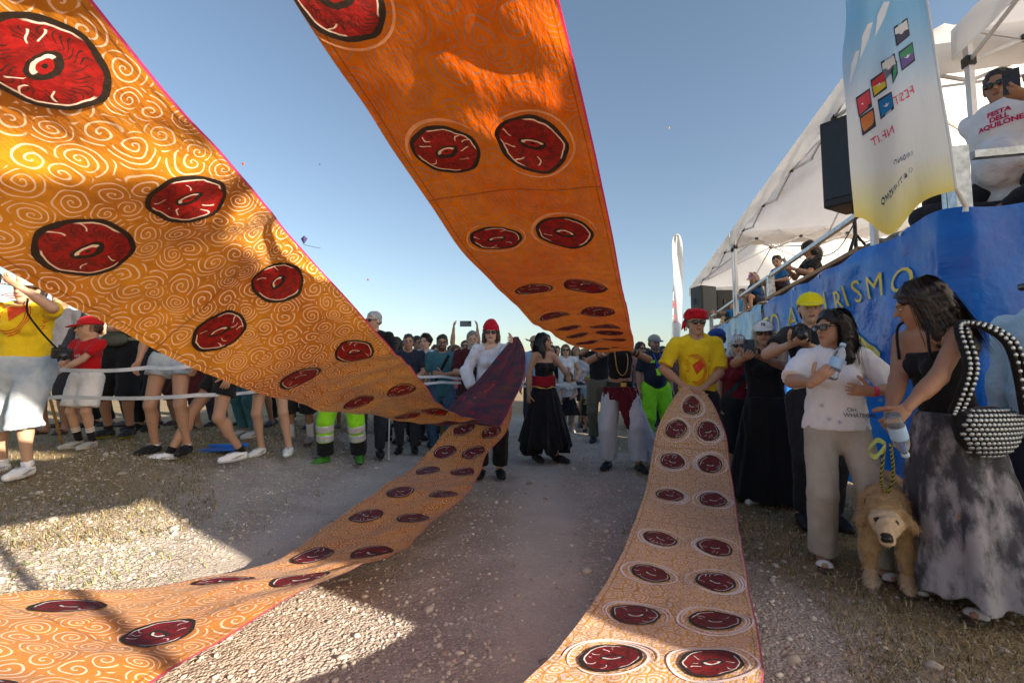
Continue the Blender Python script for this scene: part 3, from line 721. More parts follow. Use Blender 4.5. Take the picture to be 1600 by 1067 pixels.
M_STONE = attr_mat('stone', .9, .2, 90, .3, .15, 60)
SC_ = [(.52, .465, .405), (.46, .40, .345), (.60, .54, .475), (.46, .375, .32), (.49, .445, .40)]
def ys_near(n): return .9 + 10.5 * rng.uniform(0, 1, n) ** 2.1
rocks(78000, ys_near, -3.9, 1.55, .0035, .016, 'gravel', 'loose pale limestone gravel covering the track', 'gravel', SC_)
rocks(1100, lambda n: .9 + 8 * rng.uniform(0, 1, n) ** 1.6, -3.9, 1.7, .012, .042, 'loose_stones', 'larger loose stones scattered over the gravel track', 'stones', SC_ + [(.42, .31, .25)])
rocks(5000, ys_near, 1.3, 3.2, .006, .02, 'verge_pebbles', 'small pebbles in the dry grass below the stage banner', 'pebbles', SC_)
def blades(n, name, label, xf, yf, hmax, cols, cl=1):
    y = yf(n); x = xf(n, y); h = hmax * rng.uniform(.25, 1, n); a = rng.uniform(0, 6.28, n); lean = rng.uniform(.3, 1.6, n) * h; w = rng.uniform(.0012, .003, n)
    z = gsurf(x, y) - .004
    dx, dy = np.cos(a), np.sin(a); sx_, sy_ = -dy * w, dx * w
    p0 = np.stack([x - sx_, y - sy_, z], -1); p1 = np.stack([x + sx_, y + sy_, z], -1)
    m0 = np.stack([x + dx * lean * .4 - sx_ * .8, y + dy * lean * .4 - sy_ * .8, z + h * .7], -1); m1 = np.stack([x + dx * lean * .4 + sx_ * .8, y + dy * lean * .4 + sy_ * .8, z + h * .7], -1)
    tp = np.stack([x + dx * lean, y + dy * lean, z + h * rng.uniform(.6, 1., n)], -1)
    V = np.stack([p0, p1, m1, m0, tp], 1).reshape(-1, 3); k = np.arange(n)[:, None] * 5
    Fc = np.concatenate([k + np.array([[0, 1, 2]]), k + np.array([[0, 2, 3]]), k + np.array([[3, 2, 4]])])
    cc = np.array(cols)[rng.integers(0, len(cols), n)] * rng.uniform(.6, 1.25, (n, 1))
    o = link(name, pymesh(name, V, Fc, True, col=np.repeat(cc, 5, 0)), M_STRAW); o['kind'] = 'stuff'; tag(o, label, 'grass')
M_STRAW = attr_mat('straw', .85, .2, 0, 0, .1, 20)
ST = [(.36, .28, .155), (.44, .35, .2), (.29, .215, .105), (.24, .185, .09), (.2, .17, .06)]
blades(34000, 'dry_grass', 'dry trampled straw-coloured grass under the crowd behind the tape', lambda n, y: -2.75 + .05 * y - np.abs(rng.normal(0, 1.3, n)) + .35 * np.sin(y * 2.3), lambda n: 2.0 + 8 * rng.uniform(0, 1, n) ** 1.2, .045, ST)
blades(26000, 'verge_grass', 'dry trampled grass at the foot of the stage banner', lambda n, y: 1.25 + .06 * y + np.abs(rng.normal(0, .9, n)) + .15 * np.sin(y * 3.1), lambda n: .9 + 6 * rng.uniform(0, 1, n) ** 1.4, .045, ST)
blades(1500, 'green_tufts', 'short green weeds at the edge of the gravel', lambda n, y: np.where(rng.uniform(0, 1, n) < .5, -2.95 + rng.normal(0, .3, n), -2.2 + rng.normal(0, .25, n)), lambda n: np.where(rng.uniform(0, 1, n) < .7, 2.55 + rng.normal(0, .35, n), 3.6 + rng.normal(0, .4, n)), .05, [(.16, .22, .05), (.22, .25, .07), (.30, .28, .12)])
blades(2200, 'track_straw', 'stray dry stalks lying on the gravel track', lambda n, y: rng.uniform(-3.4, -.9, n), lambda n: 1.9 + 5.5 * rng.uniform(0, 1, n), .03, ST)

# ---------------------------------------------------------------- tentacle streamers
W_R = .66
def ribbon_mat(name, base, base2, line, rings, lw, cell, trans, tip=None, rim=(.55, .05, .22), linecov=1., spec=.35, glow=None):
    m, t, b, o = new_mat(name)
    uv = node(t, 'ShaderNodeUVMap', uv_map='UVMap').outputs[0]
    nz = noise_tex(t, uv, 7, 2, out='Color', dims='2D'); nv = node(t, 'ShaderNodeVectorMath', operation='SUBTRACT'); t.links.new(nz, nv.inputs[0]); nv.inputs[1].default_value = (.5, .5, .5)
    sc = node(t, 'ShaderNodeVectorMath', operation='SCALE'); t.links.new(nv.outputs[0], sc.inputs[0]); sc.inputs['Scale'].default_value = cell * .45
    ad = node(t, 'ShaderNodeVectorMath', operation='ADD'); t.links.new(uv, ad.inputs[0]); t.links.new(sc.outputs[0], ad.inputs[1]); wv = ad.outputs[0]
    v = node(t, 'ShaderNodeTexVoronoi', voronoi_dimensions='2D'); v.inputs['Scale'].default_value = 1 / cell; v.inputs['Randomness'].default_value = .85; t.links.new(wv, v.inputs['Vector'])
    ve = node(t, 'ShaderNodeTexVoronoi', voronoi_dimensions='2D', feature='DISTANCE_TO_EDGE'); ve.inputs['Scale'].default_value = 1 / cell; ve.inputs['Randomness'].default_value = .85; t.links.new(wv, ve.inputs['Vector'])
    rel = node(t, 'ShaderNodeVectorMath', operation='SUBTRACT'); t.links.new(wv, rel.inputs[0]); t.links.new(v.outputs['Position'], rel.inputs[1])
    sp = node(t, 'ShaderNodeSeparateXYZ'); t.links.new(rel.outputs[0], sp.inputs[0]); x, y = S(t, sp.outputs[0]), S(t, sp.outputs[1])
    cc = node(t, 'ShaderNodeSeparateColor'); t.links.new(v.outputs['Color'], cc.inputs[0]); rnd = S(t, cc.outputs[0])
    r = (x * x + y * y).sqrt(); ang = y.atan2(x) / (2 * math.pi); sgn = (rnd - .5)
    sgn = sgn / (sgn.abs() + .001)
    ph = (r * (rings / cell) * (S(t, cc.outputs[1]) * .6 + .7) + ang * sgn + rnd).fract()
    ln = (ph - .5).abs().step(lw + .09, lw); keep = S(t, ve.outputs['Distance']).step(.03, .07)
    ln = ln * keep * linecov
    n1 = S(t, noise_tex(t, uv, 2.2, 4, dims='2D')); bc = mixc(t, n1.step(.35, .68), base, base2)
    n3 = S(t, noise_tex(t, uv, 16, 4, dims='2D')); bc = mixc(t, n3.step(.3, .75) * .35, bc, tuple(q * .55 for q in base))
    c = mixc(t, ln, bc, line)
    su = node(t, 'ShaderNodeSeparateXYZ'); t.links.new(uv, su.inputs[0]); U, Vv = S(t, su.outputs[0]), S(t, su.outputs[1])
    if tip:
        v0, ca, cb, cc2 = tip
        sm = node(t, 'ShaderNodeMapping'); sm.inputs['Scale'].default_value = (2.2, 7, 1); t.links.new(uv, sm.inputs[0])
        nn = S(t, noise_tex(t, sm.outputs[0], 2.2, 6, .65, dims='2D')); pc = mixc(t, nn.step(.4, .62), ca, cb); pc = mixc(t, S(t, noise_tex(t, uv, 4.5, 5, .7, dims='2D')).step(.62, .72) * nn.step(.4, .6), pc, cc2)
        c = mixc(t, Vv.step(v0 + .01, v0 - .01), c, pc)
    seam = ((Vv * (1 / 1.15)).fract() - .5).abs().step(.004, .002).max((U.abs() - W_R * .465).abs().step(.0035, .0015)); c = mixc(t, seam * .55, c, tuple(q * .35 for q in base))
    if rim: c = mixc(t, U.step(W_R * .485, W_R * .492), c, rim)
    t.links.new(c, b.inputs['Base Color']); b.inputs['Roughness'].default_value = .5; b.inputs['Specular IOR Level'].default_value = spec; b.inputs['Sheen Weight'].default_value = .1
    mpw = node(t, 'ShaderNodeMapping'); mpw.inputs['Rotation'].default_value = (0, 0, .6); mpw.inputs['Scale'].default_value = (3.2, 1, 1); t.links.new(uv, mpw.inputs[0]); nm = bump(t, b, S(t, noise_tex(t, mpw.outputs[0], 5, 5, dims='2D')) * .9 + n3 * .25, .35, .03)
    translucent(t, b, o, c, trans, nm); return m
def sucker_mat(name, red, red2, white, trans=.25):
    m, t, b, o = new_mat(name)
    uv = node(t, 'ShaderNodeUVMap', uv_map='UVMap').outputs[0]; rnd = S(t, node(t, 'ShaderNodeObjectInfo').outputs['Random'])
    nzs = node(t, 'ShaderNodeTexNoise', noise_dimensions='3D'); nzs.inputs['Scale'].default_value = 2.0; nzs.inputs['Detail'].default_value = 2
    cb = node(t, 'ShaderNodeCombineXYZ'); su = node(t, 'ShaderNodeSeparateXYZ'); t.links.new(uv, su.inputs[0]); t.links.new(su.outputs[0], cb.inputs[0]); t.links.new(su.outputs[1], cb.inputs[1]); t.links.new((rnd * 30).k, cb.inputs[2]); t.links.new(cb.outputs[0], nzs.inputs['Vector'])
    nc = node(t, 'ShaderNodeSeparateColor'); t.links.new(nzs.outputs['Color'], nc.inputs[0])
    x = S(t, su.outputs[0]) + (S(t, nc.outputs[0]) - .5) * .16; y = S(t, su.outputs[1]) + (S(t, nc.outputs[1]) - .5) * .16
    r = (x * x + y * y).sqrt(); th = y.atan2(x); sxy = x * .7 + y * .7
    # the eye in the middle: an almond lying across the disc
    ex, ey = x, y * 1.75; er = (ex * ex + ey * ey).sqrt()
    wig = (r * 11 + rnd * 6).sin() * .12
    k = 17.; cellf = (th + wig) * (k / 6.2832) + rnd * 9; idx = cellf.floor(); fr = (cellf.fract() - .5).abs()
    h1 = ((idx * 12.9898 + rnd * 37).sin() * 43758.5).fract(); h2 = ((idx * 78.233 + rnd * 11).sin() * 12543.1).fract()
    band = r.step(.36, .40) * (r - h1 * .3 - .52).step(.06, .0)
    white_s = (h2 - .70).step(0, .02) * fr.step(.11, .05) * (r - h1 * .22 - .4).step(.0, .03) * (r - h1 * .22 - .66).step(.03, .0)
    k2 = (th - wig * 1.3) * (37 / 6.2832) + rnd * 5; f2 = (k2.fract() - .5).abs(); g1 = ((k2.floor() * 39.3 + rnd * 7).sin() * 9123.7).fract()
    dark_s = f2.step(.17, .07) * ((r - g1 * .3 - .30).step(.0, .04)) * ((r - g1 * .3 - .56).step(.04, .0)) * (g1 - .12).step(0, .02)
    n4 = S(t, noise_tex(t, cb.outputs[0], 5, 3))
    c = mixc(t, n4.step(.35, .65), red, red2)
    c = mixc(t, dark_s, c, (.028, .015, .013)); c = mixc(t, white_s, c, white)
    cres = r.step(.825, .84) * ((x * .83 + y * .55 + (rnd - .5) * .5).abs() - .48).step(0, .08)
    c = mixc(t, cres, c, white)
    c = mixc(t, r.step(.865 , .88), c, (.022, .016, .012))
    c = mixc(t, er.step(.40, .38), c, (.022, .016, .012)); c = mixc(t, er.step(.30, .28) * (ey + .02).step(.0, .04), c, white); c = mixc(t, er.step(.20, .18), c, red)
    c = mixc(t, ((x * 1.2) * (x * 1.2) + (ey - .02) * (ey - .02)).sqrt().step(.08, .06), c, (.02, .015, .012))
    t.links.new(c, b.inputs['Base Color']); b.inputs['Roughness'].default_value = .5; b.inputs['Specular IOR Level'].default_value = .35
    nm = bump(t, b, noise_tex(t, uv, 2.5, 4), .25, .02); translucent(t, b, o, c, trans, nm); return m
def crom(pts, t):
    n = len(pts); i = int(min(max(math.floor(t), 0), n - 2)); f = t - i
    p0, p1, p2, p3 = pts[max(i - 1, 0)], pts[i], pts[i + 1], pts[min(i + 2, n - 1)]
    return .5 * ((2 * p1) + (p2 - p0) * f + (2 * p0 - 5 * p1 + 4 * p2 - p3) * f * f + (3 * p1 - p0 - 3 * p2 + p3) * f ** 3)
def solve(sec):
    """section: left and right pixel, width in metres, depth ratio right/left -> two points in space, or two points given outright"""
    if len(sec) == 2: return Vector(sec[0]), Vector(sec[1])
    (lx, ly), (rx, ry), w, q = sec[:4]
    a, b = ray(lx, ly), ray(rx, ry); a = a / a.y; b = b / b.y * q
    d = w / (a - b).length
    if len(sec) > 4: d = sec[4]
    o = Vector((0, 0, CAM_Z)); return o + a * d, o + b * d
class Ribbon:
    def __init__(s, name, label, secs, m, amp=.012, sag=.02, seed=0, side=1):
        s.L, s.R = zip(*[solve(q) for q in secs]); s.n = len(secs); s.side = side; s.amp = amp; s.sag = sag; s.seed = seed
        N = 60 * (s.n - 1); ts = np.linspace(0, s.n - 1, N + 1); C = [(crom(s.L, t) + crom(s.R, t)) / 2 for t in ts]
        ln = np.concatenate([[0], np.cumsum([(C[i + 1] - C[i]).length for i in range(N)])]); s.ts, s.ln = ts, ln
        nv = int(ln[-1] / .022); nu = 22; tv = np.interp(np.linspace(0, ln[-1], nv + 1), ln, ts); V = []; UV = []
        for j, t in enumerate(tv):
            for i in range(nu + 1):
                u = i / nu; V.append(s.at(u, t)); UV.append(((u - .5) * W_R, np.interp(t, ts, ln)))
        k = np.arange((nv + 1) * (nu + 1)).reshape(nv + 1, nu + 1)
        Fq = np.stack([k[:-1, :-1], k[:-1, 1:], k[1:, 1:], k[1:, :-1]], -1).reshape(-1, 4)
        s.obj = tag(link(name, pymesh(name, np.array(V), Fq, True, uv=UV), m), label, 'streamer', 'painted tentacle streamers')
    def nrm(s, t):
        a = crom(s.R, t) - crom(s.L, t); b = (crom(s.L, min(t + .05, s.n - 1)) + crom(s.R, min(t + .05, s.n - 1))) - (crom(s.L, max(t - .05, 0)) + crom(s.R, max(t - .05, 0)))
        return a.cross(b).normalized()
    def at(s, u, t, off=0.):
        l, r = crom(s.L, t), crom(s.R, t); p = l.lerp(r, u); w = (r - l).length; n = s.nrm(t); v = float(np.interp(t, s.ts, s.ln))
        q = s.seed
        d = s.amp * (.45 * math.sin(v * 19 + 9 * u + q + 2 * math.sin(v * 4.3)) * (.3 + u) + math.sin(v * 5.1 + q + 2.2 * u) * (.4 + abs(u - .5)) + .5 * math.sin(v * 11.3 + 2 * q - 5 * u + math.sin(v * 3)) + .35 * math.sin(u * 14 + v * 2.1 + q)) + s.sag * (1 - (2 * u - 1) ** 2)
        d *= min(1, w / .5)
        return p + n * (d + off)
    def v_of(s, t): return float(np.interp(t, s.ts, s.ln))
    def sucker(s, u, t, r, m, off, rot=0, label=None):
        dv = (crom(s.L, min(t + .02, s.n - 1)) + crom(s.R, min(t + .02, s.n - 1)) - crom(s.L, max(t - .02, 0)) - crom(s.R, max(t - .02, 0))).length / 2 / (min(t + .02, s.n - 1) - max(t - .02, 0))
        w = (crom(s.R, t) - crom(s.L, t)).length; NR, NA = 6, 36; V = []; UV = []
        v0 = s.v_of(t); rr = random.Random(int(u * 100) + int(t * 977) + s.seed); ph = [rr.uniform(0, 6.28) for _ in range(4)]
        ca, sa = math.cos(rot), math.sin(rot)
        for i in range(NR + 1):
            for k in range(NA):
                a = 2 * math.pi * k / NA; q = i / NR; R_ = r * q * (1 + .035 * math.sin(2 * a + ph[0]) + .02 * math.sin(5 * a + ph[1]) + .012 * math.sin(9 * a + ph[2]))
                x, y = R_ * math.cos(a), R_ * math.sin(a) * 1.0
                tt = float(np.interp(v0 + y, s.ln, s.ts)); V.append(s.at(min(max(u + x / w, 0.005), .995), tt, off)); UV.append((q * math.cos(a + rot), q * math.sin(a + rot)))
        Fq = [(i * NA + k, i * NA + (k + 1) % NA, (i + 1) * NA + (k + 1) % NA, (i + 1) * NA + k) for i in range(NR) for k in range(NA)]
        o = link('sucker_disc', pymesh('sucker_disc', np.array(V), np.array(Fq), True, uv=UV), m, s.obj); return o
    def halo(s, u, t, r, m, off, n=1, seed=0, sq=1.):                       # thin painted rings round a disc
        rr = random.Random(seed + int(t * 100) + int(u * 10)); w = (crom(s.R, t) - crom(s.L, t)).length; v0 = s.v_of(t)
        for q in range(n):
            a0 = rr.uniform(0, 6.28); ar = rr.uniform(2.6, 5.2); R0 = r * (1.16 + .13 * q + rr.uniform(-.02, .03)); V = []; NA = 30; wd = r * rr.uniform(.03, .06)
            for k in range(NA + 1):
                a = a0 + ar * k / NA; f = math.sin(math.pi * k / NA) ** .5 * .8 + .2; wob = 1 + .03 * math.sin(2 * a + q)
                for e in (-1, 1):
                    R_ = R0 * wob + e * wd * f; tt = float(np.interp(v0 + R_ * math.sin(a), s.ln, s.ts)); V.append(s.at(min(max(u + R_ * math.cos(a) / w, .004), .996), tt, off))
            link('painted_ring', pymesh('painted_ring', np.array(V), np.array([(2 * k, 2 * k + 1, 2 * k + 3, 2 * k + 2) for k in range(NA)]), True), m, s.obj)
M_WHITE_P = mat('white_paint', (.74, .66, .58), .6, 0, .12, 20, trans=.15)
M_WHITE_L = mat('pale_paint', (.70, .64, .66), .6, 0, .12, 20, trans=.15)
# streamer held up over the left of the track; its dark end turns up into the hands of the woman in the red beanie
sec1 = [((803, 526), (810, 526), .05, 1, 4.86), ((786, 546), (820, 548), .2, 1, 4.84), ((756, 582), (821, 577), .4, 1, 4.8), ((741, 600), (814, 604), .5, 1, 4.75),
        ((716, 622), (801, 630), .6, 1, 4.68), ((700, 640), (790, 652), .6, 1, 4.6), ((690, 662), (772, 666), .6, 1, 4.45), ((612, 656), (702, 643), .6, 1, 4.0),
        ((523, 642), (662, 598), .62, 1, 3.3), ((424, 620), (598, 527), W_R, 1), ((288, 566), (484, 402), W_R, 1.06), ((40, 444), (374, 270), W_R, 1.10), ((-330, 240), (188, 58), W_R, 1.10)]
e1L, e1R = solve(sec1[-1])
sec1 += [((-1.45, .35, 1.72), (-.80, .35, 2.0)), ((-1.55, -.6, 1.95), (-.93, -.6, 2.2)), ((-1.6, -1.7, 2.35), (-1.0, -1.7, 2.6)), ((-1.6, -2.9, 2.9), (-1.0, -2.9, 3.1))]
v_tip = 1.36
M_R1 = ribbon_mat('streamer_amber', (.44, .145, .006), (.62, .27, .010), (.78, .57, .40), 5.2, .07, .088, .10, tip=(v_tip, (.030, .014, .036), (.10, .010, .026), (.60, .035, .018)))
R1 = Ribbon('tentacle_streamer', 'amber streamer with white swirls whose dark purple end curls up to the red-beanie woman', sec1, M_R1, .016, -.02, 1)
# streamer passing straight overhead into the pirate dancer's hands
sec2 = [((952, 551), (986, 549), .15, 1, 5.5), ((925, 549), (990, 545), .4, 1, 5.1), ((892, 538), (990, 531), .6, 1, 4.6), ((862, 523), (986, 515), W_R, 1, 3.9), ((829, 499), (982, 490), W_R, 1), ((789, 462), (972, 447), W_R, 1),
        ((716, 382), (957, 366), W_R, 1), ((622, 250), (926, 220), W_R, 1), ((470, 15), (872, -5), W_R, 1), ((330, -230), (800, -260), W_R, 1)]
sec2 += [((-.62, .2, 2.28), (.02, .2, 2.33)), ((-.85, -.9, 2.5), (-.2, -.9, 2.55)), ((-1.0, -2.2, 2.9), (-.35, -2.2, 2.95))]
M_R2 = ribbon_mat('streamer_orange', (.86, .125, .005), (.92, .18, .007), (.44, .20, .10), 6.5, .07, .115, .78, rim=(.72, .04, .12), linecov=.75)
R2 = Ribbon('tentacle_streamer', 'deep orange streamer stretched overhead into the raised hands of the dancer in white trousers', sec2, M_R2, .012, -.03, 2)
# streamer sweeping along the ground to the left
sec3 = [((770, 610), (790, 610), .2, 1, 4.98), ((748, 640), (800, 640), .4, 1, 4.96), ((702, 668), (790, 676), .6, 1, 4.9), ((672, 703), (762, 707), W_R, 1, 4.7), ((640, 734), (750, 739), W_R, 1, 4.35), ((590, 766), (728, 771), W_R, 1, 3.72),
        ((534, 802), (682, 812), W_R, 1, 3.3), ((440, 872), (628, 858), W_R, 1, 2.72), ((290, 905), (530, 898), W_R, 1.0, 2.3), ((42, 930), (330, 1008), W_R, .86, 2.05), ((-330, 952), (60, 1130), W_R, .80, 1.75)]
sec3 += [((-2.55, 1.15, .40), (-2.05, .75, .34)), ((-3.1, .3, .7), (-2.6, -.05, .66)), ((-3.6, -.8, 1.2), (-3.1, -1.1, 1.15))]
M_R3 = ribbon_mat('streamer_tan', (.44, .155, .018), (.52, .21, .028), (.66, .47, .34), 4.8, .075, .082, .12, rim=(.45, .06, .10))
R3 = Ribbon('tentacle_streamer', 'tan orange streamer sweeping low over the gravel underneath the amber one', sec3, M_R3, .012, .01, 3)
# streamer held at the waist by the man in the yellow shirt
sec4 = [((1066, 603), (1096, 605), .18, 1, 4.25), ((1046, 632), (1116, 634), .4, 1, 4.22), ((1028, 668), (1134, 674), .6, 1, 4.12), ((1018, 716), (1141, 728), W_R, 1, 3.92), ((1008, 768), (1150, 785), W_R, 1), ((986, 828), (1161, 857), W_R, 1),
        ((962, 884), (1170, 915), W_R, 1), ((924, 946), (1183, 975), W_R, 1), ((872, 1010), (1193, 1040), W_R, 1), ((800, 1100), (1206, 1140), W_R, 1)]
sec4 += [((-.03, .75, .42), (.62, .72, .40)), ((-.12, .1, .62), (.54, .07, .6)), ((-.2, -.9, 1.1), (.46, -.93, 1.05)), ((-.3, -2.2, 1.7), (.36, -2.2, 1.65))]
M_R4 = ribbon_mat('streamer_pale', (.50, .25, .045), (.58, .31, .06), (.62, .45, .40), 3.4, .25, .060, .2, rim=(.40, .05, .12))
R4 = Ribbon('tentacle_streamer', 'pale ochre streamer held at the waist by the yellow-shirted man, running down to the ground', sec4, M_R4, .007, .012, 4)
shade_sec = [((1.5, 1.22, 1.85), (1.5, 1.22, 2.36)), ((1.5, 1.0, 1.78), (1.5, 1.0, 2.42)), ((1.5, .45, 1.87), (1.5, .45, 2.53)), ((1.5, -.2, 1.98), (1.49, -.2, 2.64)), ((1.45, -.8, 2.02), (1.42, -.8, 2.67)), ((1.25, -1.4, 2.15), (1.05, -1.4, 2.75)),
        ((.9, -2.0, 2.4), (.5, -2.0, 2.9)), ((.3, -2.9, 2.8), (-.2, -2.9, 3.2))]
shade_ribbon = Ribbon('tentacle_streamer', 'orange streamer added out of view to shade the amber one, free end above the verge', shade_sec, M_R2, .004, .01, 5)  # extra streamer outside the view, added to cast shade on the amber one
M_S1 = sucker_mat('sucker_bright', (.31, .010, .009), (.17, .008, .007), (.76, .66, .58), .12)
M_S2 = sucker_mat('sucker_deep', (.17, .009, .011), (.09, .007, .009), (.58, .56, .58), .1)
for i, t in enumerate((5, 6, 7)): pass
def discs(R, lst, r, m, off, halos=0, mh=None):
    for i, (u, t, k) in enumerate(lst):
        R.sucker(u, t, r * k, m, off, rot=random.Random(i * 7 + R.seed).uniform(-.5, .5))
        if halos: R.halo(u, t, r * k, mh, off * .6, halos, i * 3 + R.seed)
pairs1 = [(7, .95), (8, .95), (9, 1), (10, 1.0), (11, 1.06), (12, 1.06), (13.0, 1.06), (14, 1), (15, 1)]
discs(R1, [(.27, t, k) for t, k in pairs1] + [(.74, t - .02, k * .97) for t, k in pairs1], .106, M_S1, .004)
pairs2 = [(1.0, .8), (2.0, 1), (2.6, 1), (3.2, 1), (4.0, 1), (5, 1), (6, 1), (7, 1.03), (8.42, 1.08), (9.6, 1), (10.4, 1), (11.2, 1)]
discs(R2, [(.25 if t != 8.42 else .16, t - (.36 if 8 < t < 9 else 0), k * (.96 if t != 8.42 else .95)) for t, k in pairs2] + [(.69, t - .02 + (.5 if 8 < t < 9 else 0), k * 1.1) for t, k in pairs2], .108, M_S1, .004, 1, mat('pale_orange_paint', (.78, .42, .22), .6, 0, .12, 20, trans=.3))
pairs3 = [(2, .9), (3, 1), (4, 1), (5, 1), (6, 1), (7, 1), (8, 1), (9, 1.02), (10, 1), (11, 1)]
discs(R3, [(.26, t, k) for t, k in pairs3] + [(.75, t, k) for t, k in pairs3], .103, M_S2, -.005)
discs(R4, [(.5, 1.0, .82)] + [(.27, t, k) for t, k in ((2.0, .92), (3, 1), (4, 1), (5.05, 1), (6.05, 1), (7.02, 1), (8.05, 1.02), (9.1, 1), (10.2, 1))] + [(.75, t, k) for t, k in ((2.0, .95), (3, 1), (4, 1.04), (5.05, 1.04), (6, 1.04), (6.95, 1.05), (8, 1.08), (9, 1), (10.1, 1))], .098, M_S2, -.005, 3, M_WHITE_L)

discs(shade_ribbon, [(.27, t, 1) for t in (1.2, 1.8, 2.4, 3., 3.6, 4.2)] + [(.73, t, 1) for t in (1.2, 1.8, 2.4, 3., 3.6, 4.2)], .103, M_S1, .004)
# ---------------------------------------------------------------- stage platform (own axes: s along its front, e away from the track)
PO = Vector((3.0, 3.1, 0)); E1 = Vector((.2334, .9724, 0)); E2 = Vector((.9724, -.2334, 0)); DECK = 2.27
def PF(s, e, z): return PO + E1 * s + E2 * e + Vector((0, 0, z))
PR = Matrix((E2, E1, Vector((0, 0, 1)))).transposed()           # local x = e, y = s
M_GALV = mat('galvanised_steel', (.50, .53, .55), .42, .75, .22, 22, 60, .12, .004)
M_ALU = mat('white_aluminium', (.62, .63, .65), .4, .3, .06, 8)
M_WOOD = mat('pine_board', (.33, .17, .07), .65, 0, .3, 5, 30, .25, .006)
M_BLACKP = mat('black_plastic', (.018, .019, .022), .5, 0, .15, 14, 50, .15, .003)
M_DARKM = mat('dark_grille', (.03, .035, .045), .45, .3, .1, 14)
stage = thing('stage_platform', 'raised wooden stage platform with galvanised railing above the blue banner', 'stage', PF(4.8, 1.6, 0), 0)
so = Vector(stage.location)
def st_build(mb, name, m, par=stage):
    mb.v = [tuple(Vector(p) - so) for p in mb.v]; return mb.build(name, m, par)
nb = 9
for i in range(nb):                                              # deck boards run along the front
    w = 3.2 / nb; st_build(MB().box(PF(4.8, w * (i + .5), DECK - .025), (w - .008, 9.6, .05), PR), 'deck_board', M_WOOD)
for s_ in (0.12, 2.4, 4.8, 7.2, 9.5):
    for e_ in (.1, 3.1): st_build(MB().bar(PF(s_, e_, gz(*PF(s_, e_, 0)[:2]) - .02), PF(s_, e_, DECK - .056), .09), 'support_leg', M_GALV)
    st_build(MB().bar(PF(s_, .0, DECK - .11), PF(s_, 3.2, DECK - .11), .08, .1), 'cross_beam', M_GALV)
RAIL = 2.72
for s_ in (.05, 4.32, 9.56):
    st_build(MB().box(PF(s_, .06, (DECK + RAIL) / 2 + .0), (.09, .09, RAIL - DECK), PR), 'rail_post', M_GALV)
    st_build(MB().box(PF(s_ + .115, .06, (DECK + RAIL) / 2 - .04), (.05, .05, RAIL - DECK - .1), PR), 'rail_stub', M_GALV)
st_build(MB().box(PF(.05, 3.1, (DECK + RAIL) / 2), (.09, .09, RAIL - DECK), PR), 'rail_post', M_GALV)
st_build(MB().box(PF(2.19, .06, RAIL + .012), (.05, 4.12, .045), PR), 'top_rail', M_GALV)
st_build(MB().box(PF(6.95, .06, RAIL + .012), (.05, 5.1, .045), PR), 'top_rail', M_GALV)
st_build(MB().box(PF(.05, 1.6, RAIL - .06), (2.9, .05, .05), PR), 'top_rail', M_GALV)
bench = MB().box(PF(2.75, .18, DECK + .075), (.46, 3.0, .045), PR, .006)
b_ = bench.build('bench_board', M_WOOD); tag(b_, 'brown wooden board lying along the stage edge above the blue banner', 'board')
b_ = MB().box(PF(6.9, .18, DECK + .06), (.44, 4.6, .045), PR, .006).build('bench_board', M_WOOD); tag(b_, 'brown wooden board the seated children rest their feet on', 'board')

# ---------------------------------------------------------------- banners on the stage front
def banner_mat(name, c1, c2, trans):
    m, t, b, o = new_mat(name)
    uv = node(t, 'ShaderNodeUVMap', uv_map='UVMap').outputs[0]
    n1 = S(t, noise_tex(t, uv, 1.1, 5, .6)); c = mixc(t, n1.step(.42, .62), c1, c2)
    t.links.new(c, b.inputs['Base Color']); b.inputs['Roughness'].default_value = .28; b.inputs['Specular IOR Level'].default_value = .5
    nm = bump(t, b, S(t, noise_tex(t, uv, 3.2, 4)) + S(t, noise_tex(t, uv, 9, 3)) * .3, .5, .05); translucent(t, b, o, c, trans, nm); return m
def wrin(s, z, q=0): return .05 * math.sin(s * 1.9 + z * 2.2 + q) * math.sin(z * 1.4 + s) + .028 * math.sin(s * 5 - z * 3.7 + q + 1.5 * math.sin(s * 2.3)) + .008 * math.sin(s * 13 + z * 9) - .02
def banner(name, label, s0, s1, z0, z1, m, wrap=0.):
    n, k = int((s1 - s0 + wrap) / .06), 34; V = []; UV = []
    for i in range(n + 1):
        a = s1 - (s1 - s0 + wrap) * i / n
        for j in range(k + 1):
            z = z0 + (z1 - z0) * j / k; sl = .02 * math.sin(a * 7) * (j == k)
            bl = min(1, j / k * 1.2)
            if a >= s0 + .0: p = PF(a, -.05 - (1 - .6 * (j == k)) * abs(wrin(a, z)), z + sl)
            else: p = PF(s0 - .03 - abs(wrin(a, z)), (s0 - a) - .05, z + sl)
            V.append(p); UV.append((a, z))
    q = np.arange((n + 1) * (k + 1)).reshape(n + 1, k + 1)
    o = link(name, pymesh(name, np.array(V), np.stack([q[:-1, :-1], q[1:, :-1], q[1:, 1:], q[:-1, 1:]], -1).reshape(-1, 4), True, uv=UV), m)
    return tag(o, label, 'banner')
B1 = banner('stage_banner', 'large royal blue vinyl banner with yellow lettering on the stage front', 0.0, 4.32, .12, 2.285, banner_mat('blue_vinyl', (.006, .14, .64), (.012, .21, .78), .35), 3.0)
B2 = banner('stage_banner', 'lighter sky-blue printed banner hung at the far end of the stage front', 4.4, 9.5, .35, 2.30, banner_mat('sky_vinyl', (.08, .34, .75), (.30, .58, .86), .3))
M_YEL = mat('yellow_print', (.74, .52, .035), .4, 0, .1, 12)
def bpos(s, z): return PF(s, -.062 - (1 - 0) * abs(wrin(s, z)), z)
